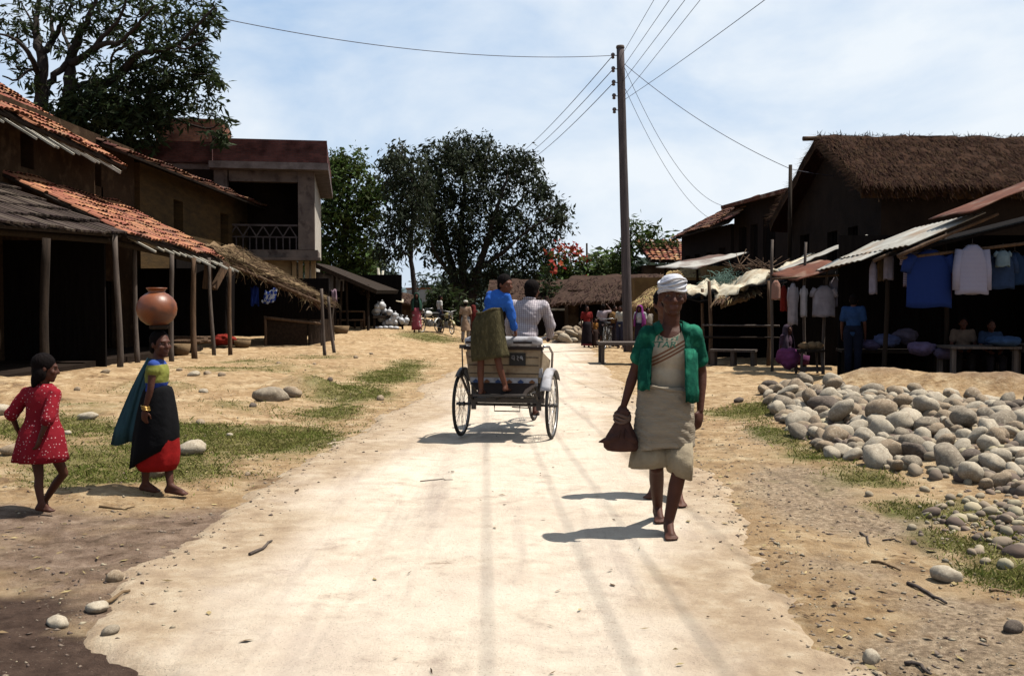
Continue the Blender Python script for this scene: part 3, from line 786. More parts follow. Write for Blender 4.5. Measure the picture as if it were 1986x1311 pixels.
def straws(mb, q, n, l=(.3, .6), w=.012, lift=.04, over=.08, droop=.0, spread=.25):
    q = [Vector(p) for p in q]; ud = (q[1] - q[0]).normalized(); vd = (q[3] - q[0]).normalized(); nn = ud.cross(vd).normalized()
    if nn.z < 0: nn = -nn
    for i in range(n):
        u = random.random(); v = random.random() - over * .5
        p = bil(q, u, v) + nn * random.uniform(0, lift)
        d = (-vd + ud * random.gauss(0, spread) + nn * random.gauss(0, .10)).normalized() * random.uniform(*l)
        s = d.cross(nn).normalized() * w * random.uniform(.6, 1.5)
        m = p + d * .55 + nn * .015; e = p + d - Vector((0, 0, droop * random.random()))
        mb.add([p - s, p + s, m + s, m - s, e + s * .4, e - s * .4], [(0, 1, 2, 3), (3, 2, 4, 5)])
    return mb
def thatch_slab(q, th=.22, nu=40, nv=14, rough=.07):
    q = [Vector(p) for p in q]; n = (q[1] - q[0]).cross(q[3] - q[0]).normalized()
    if n.z < 0: n = -n
    mb = MB(); rings = []
    for j in range(nv + 1):
        rg = []
        for i in range(nu + 1):
            p = bil(q, i / nu, j / nv)
            rg.append(p + n * (rough * float(fbm(i * .35 + q[0].x, j * .5 + q[0].y)) + .5 * rough * float(fbm(i * 1.3, j * 1.7)) - (th * .35 if j == 0 else 0)))
        rings.append(rg)
    low = [[p - n * th for p in rg] for rg in rings]
    mb.loft(rings, False)
    mb.loft([list(reversed(r)) for r in low], False)
    mb.loft([low[0], rings[0]], False); mb.loft([rings[-1], low[-1]], False)
    mb.loft([[r[0] for r in rings], [r[0] for r in low]], False); mb.loft([[r[-1] for r in low], [r[-1] for r in rings]], False)
    return mb
def pole_mb(a, b, r0, r1=None, n=9, wob=.02):
    a = Vector(a); b = Vector(b); pts = []; r1 = r1 or r0 * .8; k = 7
    ph = random.random() * 6
    for i in range(k):
        t = i / (k - 1); p = a.lerp(b, t)
        pts.append(p + Vector((math.sin(ph + t * 4) * wob, math.cos(ph * 1.3 + t * 5) * wob, 0)))
    return MB().tube(pts, [r0 + (r1 - r0) * i / (k - 1) + random.uniform(-.004, .004) for i in range(k)], n)
def wall_holes(mb, a, b, z0, z1, th, holes):
    """vertical wall from a to b (xy); holes = (s0, s1, h0, h1) along it; pieces butt end to end"""
    a = Vector((a[0], a[1], 0)); b = Vector((b[0], b[1], 0)); Lg = (b - a).length; d = (b - a) / Lg; n = Vector((d.y, -d.x, 0))
    def blk(s0, s1, h0, h1):
        if s1 - s0 < .01 or h1 - h0 < .01: return
        q = [a + d * s0, a + d * s1, a + d * s1 - n * th, a + d * s0 - n * th]
        mb.hexa([p + Vector((0, 0, h0)) for p in q], [p + Vector((0, 0, h1)) for p in q])
    s = 0
    for s0, s1, h0, h1 in sorted(holes):
        blk(s, s0, z0, z1); blk(s0, s1, z0, h0); blk(s0, s1, h1, z1); s = s1
    blk(s, Lg, z0, z1)
    return mb

# ------------------------------------------------------------------ left: tiled house along the street
house = thing('tiled_house', 'two storey mud house with orange tiled roof and tiled veranda on the left side', 'house', (-11, 21, 0))
wb = MB(); wall_holes(wb, (-11.1, 28.6), (-11.1, 12.5), -.3, 5.9, .3, [(1.2, 2.3, .2, 2.1), (4.6, 5.7, .2, 2.1), (9.0, 10.2, .2, 2.1), (2.2, 2.7, 4.55, 5.3), (6.0, 6.6, 4.5, 5.3), (10.5, 11.2, 4.5, 5.3)])
part('lower_wall', wall_holes(MB(), (-11.06, 28.5), (-11.06, 12.5), -.3, 4.2, .035, [(1.1, 2.2, .2, 2.1), (4.5, 5.6, .2, 2.1), (8.9, 10.1, .2, 2.1)]), 'mudshade', house)  # dark skin over the wall imitating the veranda's shade
wb.box((-13.2, 28.45, 2.8), (3.6, .3, 6.2)); wb.box((-15, 20.5, 2.8), (.3, 15.6, 6.2)); wb.box((-13.2, 12.5, 2.8), (3.6, .3, 6.2))
part('wall', wb, 'mud', house)
for s0, s1, z0, z1 in ((1.2, 2.3, .2, 2.1), (4.6, 5.7, .2, 2.1), (9.0, 10.2, .2, 2.1)):
    d = MB()
    for k in range(4):
        w = (s1 - s0) / 4; d.box((-11.28, 28.6 - s0 - w * (k + .5), (z0 + z1) / 2), (.05, w - .012, z1 - z0 - .02))
    part('door', d, 'shadeboards', house)
for s0, s1, z0, z1 in ((2.2, 2.7, 4.55, 5.3), (6.0, 6.6, 4.5, 5.3), (10.5, 11.2, 4.5, 5.3)):
    y0, y1 = 28.6 - s1, 28.6 - s0
    w = MB()
    for k in range(5): w.box((-11.2, y0 + (y1 - y0) * (k + .5) / 5, (z0 + z1) / 2), (.03, .025, z1 - z0))
    w.box((-11.34, (y0 + y1) / 2, (z0 + z1) / 2), (.02, y1 - y0 - .004, z1 - z0 - .004))
    part('window', w, 'shadeboards', house)
UQ = [Vector((-9.95, 12.3, 5.5)), Vector((-9.95, 25.9, 5.02)), Vector((-13.2, 25.9, 7.12)), Vector((-13.2, 12.3, 7.35))]
part('roof', tiles(MB(), UQ, .19, .3, .10), 'terracotta', house)
part('roof_boards', plank_under(UQ), 'darkwood', house)
BQ = [Vector((-16.4, 12.3, 5.4)), Vector((-16.4, 25.9, 5.1)), Vector((-13.2, 25.9, 7.12)), Vector((-13.2, 12.3, 7.35))]
part('rear_roof', plank_under(BQ, .08, -.02), 'oldtile', house)
for k in range(11):                              # rafter ends poking out below the eaves
    y = 17.8 + 7.9 * (k / 11) ** .85 + random.uniform(-.35, .35); ze = 5.5 - .48 * (y - 12.3) / 13.6
    a = Vector((-10.3, y - .05, ze + .06)); l = random.uniform(.6, 1.15); b = a + Vector((l * .86, random.uniform(-.1, .12), -l * .53))
    if y < 14: continue
    part('rafter', MB().bar(a, b, .05, .04), 'rafter', house)
# veranda roof of orange tiles
VQ = [Vector((-8.15, 21.2, 2.95)), Vector((-8.2, 28.4, 2.72)), Vector((-11.08, 28.6, 4.36)), Vector((-11.08, 21.2, 4.42))]
part('veranda_roof', tiles(MB(), VQ, .19, .3, .10, .01), 'terracotta', house)
part('veranda_boards', plank_under(VQ), 'darkwood', house)
for k in range(15):
    y = 22.0 + 6.3 * (k / 14) ** .7 + random.uniform(-.2, .2); ze = 2.95 - .23 * (y - 21.2) / 7.2
    a = Vector((-8.45, y, ze + .02)); l = random.uniform(.45, .95)
    b = a + Vector((l * .9, random.uniform(-.12, .05), -l * .46))
    part('rafter', MB().bar(a, b, .055, .04), 'rafter', house)
def post(parent, px, py, toppy, r, lean=0, mt='greywood', z0=.1):
    p = G(px, py, z0); t = P(px + lean, toppy, p.y)
    z = Hs(p.x, p.y) - .2
    return part('post', pole_mb((p.x, p.y, z), t, r * .72, r * .60, 9, .045), mt, parent)
part('veranda_beam', pole_mb((-8.62, 21.0, 2.83), (-8.62, 28.5, 2.62), .07, .06), 'darkwood', house)
post(house, 268, 706, 470, .085, -8); post(house, 335, 702, 490, .09, -4); post(house, 378, 696, 500, .105, -3, 'wood'); post(house, 413, 690, 500, .075, -6)
bt = P(405, 500, 27.6)
part('bracket', MB().hexa([P(392, 560, 27.5), P(412, 562, 27.5), P(412, 562, 27.8), P(392, 560, 27.8)], [P(398, 500, 27.5), P(411, 500, 27.5), P(411, 500, 27.8), P(398, 500, 27.8)]), 'wood', house)
part('brace', MB().bar(P(414, 560, 27.6), P(440, 512, 28.0), .16, .14), 'wood', house)
part('veranda_floor', MB().box((-9.95, 24.5, .02), (2.2, 8.0, .5)), 'mudshade', house)
part('veranda_shelf', MB().box((-10.3, 23.2, 1.1), (.5, 2.4, .05)).box((-10.3, 22.1, .6), (.06, .06, 1.0)).box((-10.3, 24.3, .6), (.06, .06, 1.0)), 'darkwood', house)

part('veranda_shade_panel', MB().box((-10.05, 28.45, 1.2), (1.9, .08, 2.6)), 'shadeboards', house)  # added dark panel painted as the shade inside the veranda
# dark shingle porch nearer the camera
porch = thing('shingle_porch', 'low porch with a dark weathered shingle roof in front of the tiled house', 'porch', (-9.4, 17, 0))
SQ = [Vector((-8.05, 12.3, 2.62)), Vector((-8.25, 21.15, 2.98)), Vector((-11.05, 21.2, 4.15)), Vector((-11.05, 12.3, 3.75))]
def shingles(q, w=.13, l=.75, rows=5):
    mb = MB(); q = [Vector(p) for p in q]; ud = (q[1] - q[0]).normalized(); vd = (q[3] - q[0]).normalized(); n = ud.cross(vd).normalized()
    if n.z < 0: n = -n
    nu = int((q[1] - q[0]).length / w)
    for j in range(rows):
        for i in range(nu):
            p = bil(q, (i + random.uniform(.3, .7)) / nu, (j - .12 + random.uniform(-.05, .05)) / rows) + n * (.025 + .012 * random.random() + .08 * float(fbm(i * .09, j * .8)))
            d = (vd + ud * (random.gauss(0, .05) + .12)).normalized() * (l * random.uniform(.85, 1.15)); s = ud * (w * random.uniform(.38, .56))
            nn = n * .02
            e = p + d - n * .045
            mb.hexa([p - s - nn, p + s - nn, e + s - nn, e - s - nn], [p - s + nn, p + s + nn, e + s + nn, e - s + nn])
    return mb
part('roof', shingles(SQ, .13, .8, 5), 'shingle', porch)
part('roof_boards', plank_under(SQ, .05, .05), 'darkwood', porch)
post(porch, 85, 745, 462, .115, 6, 'darkwood'); post(porch, 230, 718, 455, .095, -5, 'greywood')
part('beam', pole_mb((-8.55, 12.5, 2.56), (-8.6, 21.1, 2.82), .07, .07), 'darkwood', porch)
part('floor', MB().box((-9.9, 16.6, .0), (2.3, 7.6, .5)), 'mudshade', porch)
part('side_screen', MB().box((-9.75, 21.2, 1.45), (2.2, .07, 2.75)), 'shadeboards', porch)

# second house with a brick upper floor
h2 = thing('mud_brick_house', 'mud brick house with thin tiled eave and two small dark windows', 'house', (-12, 35, 0))
Hh = [(5.3, 6.35, 3.55, 4.85), (2.85, 3.75, 3.45, 4.75), (6.6, 7.7, .2, 2.2), (10.5, 11.4, 3.5, 4.8)]
wb = MB(); wall_holes(wb, (-11.0, 43.0), (-11.0, 28.75), -.3, 5.55, .3, Hh)
wb.box((-12.9, 42.85, 2.6), (3.4, .3, 6)); wb.box((-14.6, 36, 2.6), (.3, 14, 6))
part('wall', wb, M.setdefault('mudbrick', mat('mud_brick', (.115, .07, .03), (.065, .042, .022), 1.6, .95, .6, 9, spec=.05, stretch=(1, .8, 4))), h2)  # brick colour kept dark to stand in for shade below the eave
for s0, s1, z0, z1 in Hh:
    y0, y1 = 43 - s1, 43 - s0
    w = MB()
    for k in range(4): w.box((-11.1, y0 + (y1 - y0) * (k + .5) / 4, (z0 + z1) / 2), (.03, .04, z1 - z0))
    w.box((-11.25, (y0 + y1) / 2, (z0 + z1) / 2), (.02, y1 - y0 - .004, z1 - z0 - .004))
    part('window' if z0 > 1 else 'door', w, 'shadeboards', h2)
EQ = [Vector((-9.95, 26.0, 5.42)), Vector((-9.95, 42.4, 5.38)), Vector((-12.6, 42.4, 6.3)), Vector((-12.6, 26.0, 6.35))]
part('roof', tiles(MB(), EQ, .22, .34, .10), 'oldtile', h2)
part('roof_boards', plank_under(EQ, .06), 'darkwood', h2)
part('rear_roof', plank_under([Vector((-15.4, 26, 5.2)), Vector((-15.4, 42.4, 5.2)), Vector((-12.6, 42.4, 6.3)), Vector((-12.6, 26, 6.35))], .08, -.02), 'oldtile', h2)

# thatched lean-to shop in front of it
shop = thing('thatched_shop', 'low shop with a ragged pale straw lean-to roof beside the tiled veranda', 'shop', (-8, 31, 0))
TQ = [Vector((-5.85, 31.0, 1.60)), Vector((-6.3, 33.6, 1.66)), Vector((-9.6, 34.4, 3.5)), Vector((-9.3, 29.2, 3.25))]
t = thatch_slab(TQ, .20, 26, 16, .16); straws(t, TQ, 2600, (.25, .65), .012, .09, .02, .06, .6)
fr = [TQ[0], TQ[3]]
for i in range(520):
    k = random.random(); p = TQ[0].lerp(TQ[3], k) + Vector((0, random.uniform(-.15, .1), random.uniform(-.16, .05)))
    d = Vector((random.gauss(.5, .4), random.gauss(-.2, .25), random.gauss(-.35, .25))).normalized() * random.uniform(.2, .55); s = Vector((0, 0, .012)) if random.random() < .5 else Vector((.012, 0, .004))
    t.add([p - s, p + s, p + d + s * .5, p + d - s * .5], [(0, 1, 2, 3)])
part('roof', t, 'straw', shop)
part('rear_wall', MB().box((-9.9, 32.3, 1.6), (.15, 6.2, 3.6)), 'shadeboards', shop)
part('side_wall', MB().box((-8.2, 35.4, 1.2), (3.4, .12, 2.4)), 'shadeboards', shop)
part('roof_pole', pole_mb((-5.9, 30.7, 1.52), (-9.4, 29.1, 3.1), .05, .05), 'wood', shop)
for px, py, tp, r, ln in ((940, 0, 0, 0, 0),): pass
def stake(px, py, tx, ty, r, mt='greywood', par=None, z0=.12, dy=0):
    p = G(px, py, z0); q = P(tx, ty, p.y + dy)
    return part('post', pole_mb((p.x, p.y, Hs(p.x, p.y) - .15), q, r, r * .8, wob=.025), mt, par)
stake(446, 688, 446, 520, .06, 'wood', shop); stake(632, 688, 622, 560, .05, 'greywood', shop); stake(650, 684, 636, 575, .05, 'greywood', shop); stake(641, 668, 648, 560, .045, 'greywood', shop); stake(592, 650, 590, 585, .05, 'wood', shop)
pen = thing('mat_stall', 'dark mat covered stall counter with a pole rail in front of the straw roofed shop', 'stall', tuple(G(570, 685, .1)))
a, b = P(514, 616, 30.6), P(624, 628, 31.0)
part('rail', pole_mb(a, b, .05, .045), 'wood', pen)
pg = P(514, 682, 30.7), P(596, 686, 30.9)
m_ = MB(); m_.slab([Vector((pg[0].x, 30.7, .0)), Vector((pg[1].x, 30.9, .0)), Vector((pg[1].x, 30.9, 1.02)), Vector((pg[0].x, 30.7, 1.05))], .05)
m_.slab([Vector((pg[1].x + .06, 30.95, .0)), Vector((pg[1].x + .5, 33.0, .05)), Vector((pg[1].x + .45, 33.0, 1.0)), Vector((pg[1].x + .06, 30.95, 1.0))], .05)
part('mat_panel', m_, 'mat', pen)
part('top_shelf', MB().box((-7.0, 31.9, .9), (1.3, 1.7, .06)), 'wood', pen)
part('post', pole_mb((a.x, 30.6, -.1), a + Vector((0, 0, .05)), .05), 'wood', pen)
part('post', pole_mb((b.x, 31.0, -.1), b + Vector((0, 0, .1)), .05), 'greywood', pen)

def basket(px, py, D, r, h, label):
    p = P(px, py, D); z = top(p.x, p.y); single('basket', MB().lathe((p.x, p.y, z), [(r * .7, 0), (r * .9, h * .4), (r, h), (r * .95, h), (r * .82, h * .45), (r * .6, .03)], 20), 'straw', label, 'basket', (p.x, p.y, z), 'baskets at the left shops')
basket(352, 690, 26.2, .24, .3, 'woven basket on the ground beside the third veranda post'); basket(470, 690, 29.6, .26, .22, 'shallow woven basket left of the mat covered counter'); basket(662, 668, 36.5, .3, .3, 'round basket behind the leaning poles of the straw roofed shop')
for i in range(9):
    p = P(352 + 7 * (i % 5), 676 - 9 * (i // 5), 27.2 + .05 * i); z = Hs(p.x, p.y) + .30 + .11 * (i // 5)
    single('firewood_log', pole_mb((p.x - .5, p.y, z), (p.x + .55, p.y + random.uniform(-.1, .1), z + random.uniform(-.03, .03)), random.uniform(.045, .065)), 'wood', 'split log in the firewood stack between the veranda posts', 'log', (p.x, p.y, z), 'firewood stacked in the veranda')

# ------------------------------------------------------------------ brick and concrete building (turned a little)
bc = thing('concrete_building', 'two storey brick and concrete building with a cantilevered parapet and lattice balcony', 'building', (-7.63, 38.6, 0), R(9.3))
M['brickdark'] = bpy.data.materials.new('dark_red_brick'); M['brickdark'].use_nodes = True
def brickmat(m, c1, c2, mo, sc=4.2):
    t = m.node_tree; N = t.nodes; Lk = t.links.new; b = N['Principled BSDF']; b.inputs['Roughness'].default_value = .95; b.inputs['Specular IOR Level'].default_value = .05
    tc = N.new('ShaderNodeTexCoord'); sp = N.new('ShaderNodeSeparateXYZ'); cb = N.new('ShaderNodeCombineXYZ'); ad = N.new('ShaderNodeMath'); ad.operation = 'ADD'
    Lk(tc.outputs['Object'], sp.inputs[0]); Lk(sp.outputs['X'], ad.inputs[0]); Lk(sp.outputs['Y'], ad.inputs[1]); Lk(ad.outputs[0], cb.inputs['X']); Lk(sp.outputs['Z'], cb.inputs['Y'])
    br = N.new('ShaderNodeTexBrick'); br.inputs['Scale'].default_value = sc; br.inputs['Color1'].default_value = (*c1, 1); br.inputs['Color2'].default_value = (*c2, 1); br.inputs['Mortar'].default_value = (*mo, 1)
    br.inputs['Mortar Size'].default_value = .022; br.inputs['Brick Width'].default_value = .9; br.inputs['Row Height'].default_value = .3
    no = N.new('ShaderNodeTexNoise'); no.inputs['Scale'].default_value = 2; no.inputs['Detail'].default_value = 8; Lk(tc.outputs['Object'], no.inputs[0])
    rp = N.new('ShaderNodeValToRGB'); rp.color_ramp.elements[0].position = .3; rp.color_ramp.elements[0].color = (.35, .3, .3, 1); rp.color_ramp.elements[1].position = .65
    Lk(no.outputs['Fac'], rp.inputs[0]); Lk(cb.outputs[0], br.inputs[0])
    mx = N.new('ShaderNodeMix'); mx.data_type = 'RGBA'; mx.blend_type = 'MULTIPLY'; mx.inputs[0].default_value = 1; Lk(br.outputs['Color'], mx.inputs[6]); Lk(rp.outputs[0], mx.inputs[7]); Lk(mx.outputs[2], b.inputs['Base Color'])
    bu = N.new('ShaderNodeBump'); bu.inputs['Strength'].default_value = .6; bu.inputs['Distance'].default_value = .02; Lk(br.outputs['Fac'], bu.inputs['Height']); bu.invert = True; Lk(bu.outputs[0], b.inputs['Normal'])
brickmat(M['brickdark'], (.085, .033, .030), (.055, .024, .023), (.05, .036, .036))
M['brick'] = bpy.data.materials.new('brown_brick'); M['brick'].use_nodes = True
brickmat(M['brick'], (.20, .085, .05), (.13, .055, .038), (.12, .09, .075))
# local frame: x right along the front (0 = right front corner of the column), y back, z up
zt = 7.7; zs = 6.72
pw = MB(); pw.box((-1.6, -.44, (zs + .14 + zt) / 2), (4.2, .24, zt - zs - .14)); pw.box((.37, 4.62, (zs + .14 + zt) / 2), (.24, 9.86, zt - zs - .14)); pw.box((-6.4, .1, (zs + .02 + zt - .06) / 2 + .05), (5.2, .24, zt - zs - .2))
part('parapet', pw, 'brickdark', bc)
part('roof_slab', MB().box((-1.65, 4.55, zs), (4.4, 10.3, .26)).box((-6.42, 5.0, zs), (5.1, 9.6, .2)), 'slab', bc)
part('roof_hut', MB().box((-5.0, 4.0, 8.1), (2.6, 3, 1.7)), 'brick', bc)
cm = MB(); cm.box((-.31, .25, 5.1), (.62, .5, 3.0)); part('column', cm, 'concrete', bc)
cm = MB(); cm.box((-3.5, .25, 5.1), (.5, .5, 3.0)); part('column', cm, 'concrete', bc)
part('side_wall', MB().box((-.2, 5.2, 5.1), (.36, 9.2, 3.0)), 'whitewash', bc)
part('beam', MB().box((-1.9, .24, 6.38), (2.6, .4, .4)), 'concrete', bc)
up = MB(); up.box((-5.5, .35, 5.0), (3.5, .3, 3.2)); up.box((-3.4, 2.4, 5.0), (6.0, .2, 3.2)); part('upper_wall', up, 'mudshade', bc)  # wall behind the balcony coloured dark to imitate its shade
part('balcony_floor', MB().box((-1.75, 1.0, 3.42), (3.75, 2.4, .3)).box((-1.75, -.12, 3.22), (3.95, .5, .1)), 'concrete', bc)
bal = MB(); zb = 3.57; hb = .95
for k in range(11):
    x = -3.2 + .25 * k; bal.box((x, .12, zb + .24), (.045, .08, .48))
bal.box((-1.95, .12, zb + .5), (2.6, .09, .05)); bal.box((-1.95, .12, zb + hb), (2.6, .1, .07))
for k in range(5):
    x = -3.2 + .5 * k
    bal.bar((x, .12, zb + .52), (x + .25, .12, zb + hb - .03), .06, .045); bal.bar((x + .25, .12, zb + hb - .03), (x + .5, .12, zb + .52), .06, .045)
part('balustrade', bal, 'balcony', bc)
gw = MB(); gw.box((-1.5, .35, 1.5), (1.2, .3, 3.4)); gw.box((-5.0, .35, 1.5), (3.6, .3, 3.4)); gw.box((-.9, 3.0, 1.5), (.3, 5, 3.4)); part('ground_wall', gw, 'cream', bc)
for k in range(4):
    part('pilaster', MB().box((-.78 + .24 * k, .18, 1.55), (.16, .36, 3.2)).box((-.78 + .24 * k, .16, 3.12), (.2, .42, .07)), 'cream', bc)
part('side_pilaster', MB().box((-.16, 1.5, 1.55), (.24, .7, 3.2)).box((-.16, 3.0, 1.55), (.24, .7, 3.2)).box((-.14, 6, 1.55), (.2, 4.5, 3.2)), 'whitewash', bc)
part('cornice', MB().box((-.7, .12, 3.22 + .02), (1.6, .62, .12)), 'cream', bc)

# ------------------------------------------------------------------ open sheds further along
shed = thing('black_roof_shed', 'open shed with a sloping black roof edge and thin posts beyond the concrete building', 'shed', (-6.5, 42, .3))
BQ2 = [Vector((-5.35, 39.6, 2.05)), Vector((-5.0, 44, 2.1)), Vector((-8.0, 44.5, 3.2)), Vector((-7.9, 39.4, 3.15))]
part('roof', MB().slab(BQ2, .16), 'darkwood', shed)
for px, py, tx, ty in ((652, 655, 648, 530), (676, 650, 672, 535), (714, 646, 715, 552), (660, 645, 662, 545)):
    p = P(px, py, 40.2); q = P(tx, ty, 40.2); part('post', pole_mb(p - Vector((0, 0, .3)), q, .06), 'darkwood', shed)
part('rear_wall', MB().box((-6.8, 44.3, 1.5), (3.8, .1, 2.6)), 'shadeboards', shed)
part('roof_thatch', straws(MB(), [P(690, 560, 41), P(712, 575, 41), P(700, 550, 42), P(680, 545, 42)], 120, (.2, .5), .014, .05, .1, .1, .6), 'straw', shed)
sh = MB(); rings = []
for j in range(6):
    rings.append([P(612 + 57 * i / 10 + 3 * math.sin(i * 1.2), 527 + j * 7.6 + (8 * i / 10 if j < 2 else 0), 40.9 + .05 * math.sin(i * 1.7 + j)) for i in range(11)])
sh.loft(rings, False); single('hanging_sheet', sh, 'sheet', 'pale grey sheet hung inside the black roofed shed', 'sheet', tuple(P(640, 545, 41)), solid=.01)
hut = thing('brown_hut', 'long low brown hut with ragged roof edge behind the white sacks', 'hut', tuple(P(760, 620, 45)))
q0, q1 = P(716, 640, 44.5), P(806, 640, 47)
part('wall', MB().hexa([q0 + Vector((0, 0, -.4)), q1 + Vector((0, 0, -.4)), q1 + Vector((-.3, 2, -.4)), q0 + Vector((-.3, 2, -.4))], [P(716, 566, 44.5), P(806, 590, 47), P(806, 588, 49), P(716, 564, 46.5)]), 'mud', hut)
HQ = [P(712, 572, 44.1), P(812, 590, 46.6), P(800, 572, 49.5), P(700, 548, 47)]
t = thatch_slab(HQ, .1, 20, 8, .08); straws(t, HQ, 500, (.2, .5), .015, .05, .1, .05, .4); part('roof', t, 'thatch', hut)
fs = MB(); fs.slab([P(768, 578, 44.4), P(783, 582, 44.4), P(782, 588, 44.2), P(768, 585, 44.2)], .03); part('awning_patch', fs, 'tarp', hut)
stp = MB(); stp.tube([P(740, 600, 48), P(738, 560, 48), P(733, 520, 48)], [.1, .09, .06]); stp.tube([P(738, 560, 48), P(743, 525, 48)], [.08, .05]); single('bare_trunk', stp, 'rafter', 'bare forked pale trunk rising behind the brown hut', 'tree trunk', tuple(P(740, 600, 48)))

# bench with white sacks
def bench(name, a, b, w, h, th, label, cat, mt='darkwood', z0=0., legs=2, group=None):
    a = Vector(a); b = Vector(b); d = (b - a).normalized(); n = Vector((-d.y, d.x, 0)) * w
    t = thing(name, label, cat, tuple((a + b) / 2), 0, group)
    q = [a, b, b + n, a + n]; q = [Vector((p.x, p.y, z0 + h)) for p in q]
    part('top', MB().hexa([p - Vector((0, 0, th)) for p in q], q), mt, t)
    for s in range(legs):
        f = .06 + .88 * s / max(1, legs - 1)
        for o in (.12, .88):
            p = a.lerp(b, f) + n * o; zz = Hs(p.x, p.y) - .03
            part('leg', MB().box((p.x, p.y, (zz + z0 + h - th) / 2), (.08, .08, z0 + h - th - zz)), mt, t)
    return t
pa, pb = P(724, 634, 41.0), P(786, 638, 41.6)
bench('sack_bench', (pa.x, pa.y, 0), (pb.x, pb.y, 0), .9, .55 + .0, .1, 'dark bench carrying the pile of white sacks', 'bench', z0=Hs(pa.x, pa.y), legs=3)
zb = Hs(pa.x, pa.y) + .55
for i in range(34):
    u = random.random(); lv = random.random()
    lim = 1.0 - .75 * u if u > .3 else .95
    px = 727 + 62 * u; py = 629 - lv * 40 * lim + (2 * u)
    p = P(px, py, 41.3 + .5 * random.random())
    r = random.uniform(.12, .19)
    mb = MB(); mb.ell((0, 0, 0), (r, r * .9, r * random.uniform(.75, .95)), Euler((random.random(), random.random(), random.random() * 6)).to_matrix(), 12, 8)
    mb.tube([(0, 0, r * .7), (.01, 0, r * 1.0), (.02, .01, r * 1.25)], [r * .3, r * .12, r * .25], 8)
    mb.v = [tuple(Vector(v) * (1 + .10 * float(fbm(v[0] * 9 + i, v[2] * 9)))) for v in mb.v]
    mb.v = [tuple(Vector(v) + p) for v in mb.v]
    single('plastic_bag', mb, 'plastic', 'stuffed white plastic bag in the pile on the dark bench', 'bag', tuple(p), 'white plastic bags piled on the bench')
for i in range(5):
    p = P(728 + i * 10, 641 + random.random() * 4, 41.2); r = random.uniform(.07, .12)
    single('bag_scrap', MB().ell((p.x, p.y, top(p.x, p.y) + r * .5), (r * 1.4, r, r * .7), None, 10, 6), 'plastic', 'crumpled white bag on the ground under the dark bench', 'bag', (p.x, p.y, top(p.x, p.y) + r * .5), 'crumpled bags under the bench')
cot = P(655, 636, 40.2); cot2 = P(706, 640, 40.8)
bench('wooden_cot', (cot.x, cot.y, 0), (cot2.x, cot2.y, 0), .9, .42, .06, 'light wooden cot under the black roofed shed', 'cot', 'wood', z0=Hs(cot.x, cot.y), legs=2)
single('counter_rail', pole_mb(P(640, 604, 40.5), P(706, 604, 41), .05).tube([P(706, 604, 41), P(706, 640, 41)], .05, 8), 'wood', 'dark wooden rail above the cot in the shed', 'rail', tuple(P(706, 640, 41)))
# ------------------------------------------------------------------ right: big thatched house
th = thing('thatched_house', 'big dark house with a thick thatched gable roof above the right stalls', 'house', (12, 29, 0))
YR = 29.4
A0, A1 = Vector((8.75, 24.9, 4.50)), Vector((20, 24.9, 4.46))
R0, R1 = Vector((8.95, YR, 6.42)), Vector((20, YR, 6.35))
B0, B1 = Vector((8.75, 34.0, 4.3)), Vector((20, 34.0, 4.3))
M['roofthatch'] = mat('old_thatch', (.068, .032, .020), (.036, .019, .013), 2.2, .95, .9, 34, isl=.55, spec=.03, stretch=(6, 1, 1))
t = thatch_slab([A0, A1, R1, R0], .30, 90, 26, .09); straws(t, [A0, A1, R1, R0], 17000, (.2, .5), .008, .03, .06, .05, .16)
for i in range(1800):
    k = random.random(); p = A0.lerp(A1, k) + Vector((0, random.uniform(-.03, .25), random.uniform(-.26, .08))); d = Vector((random.gauss(0, .2), -.6, -.6)).normalized() * random.uniform(.12, .4); s = Vector((.011, 0, 0))
    t.add([p - s, p + s, p + d + s * .4, p + d - s * .4], [(0, 1, 2, 3)])
for i in range(900):
    k = random.random(); p = A0.lerp(R0, k) + Vector((random.uniform(-.05, .2), 0, random.uniform(-.25, .05))); d = Vector((-.7, random.gauss(0, .3), random.gauss(-.25, .3))).normalized() * random.uniform(.08, .28); s = Vector((0, .011, .004))
    t.add([p - s, p + s, p + d + s * .4, p + d - s * .4], [(0, 1, 2, 3)])
for i in range(700):
    k = random.random(); p = R0.lerp(R1, k); d = Vector((random.gauss(0, .5), random.gauss(0, .5), random.uniform(0, .35))).normalized() * random.uniform(.06, .2); s = Vector((.011, 0, 0))
    t.add([p - s, p + s, p + d + s * .4, p + d - s * .4], [(0, 1, 2, 3)])
for i in range(600):
    k = random.random(); p = B0.lerp(R0, k) + Vector((random.uniform(-.05, .2), 0, random.uniform(-.2, .05))); d = Vector((-.6, random.gauss(.3, .3), random.gauss(-.1, .4))).normalized() * random.uniform(.08, .28); s = Vector((0, .011, .004))
    t.add([p - s, p + s, p + d + s * .4, p + d - s * .4], [(0, 1, 2, 3)])
part('roof', t, 'roofthatch', th)
part('rear_roof', thatch_slab([B1, B0, R0, R1], .3, 40, 12, .09), 'roofthatch', th)
part('ridge_pole', pole_mb((8.55, YR, 6.33), (9.4, YR, 6.36), .07, .07), 'wood', th)
wb = MB()
wall_holes(wb, (9.35, 33.6), (9.35, 25.3), -.3, 4.25, .3, [(1.2, 2.2, 2.6, 3.7), (4.0, 4.9, 2.5, 3.6), (5.8, 6.6, 2.5, 3.6)])
for s in (0,):
    wb.add([(9.35, 33.6, 4.25), (9.35, 25.3, 4.25), (9.35, 29.4, 6.12), (9.65, 33.6, 4.25), (9.65, 25.3, 4.25), (9.65, 29.4, 6.12)], [(0, 1, 2), (3, 5, 4), (0, 2, 5, 3), (1, 4, 5, 2)])
wb.box((14.8, 25.45, 1.95), (10.3, .3, 4.55))
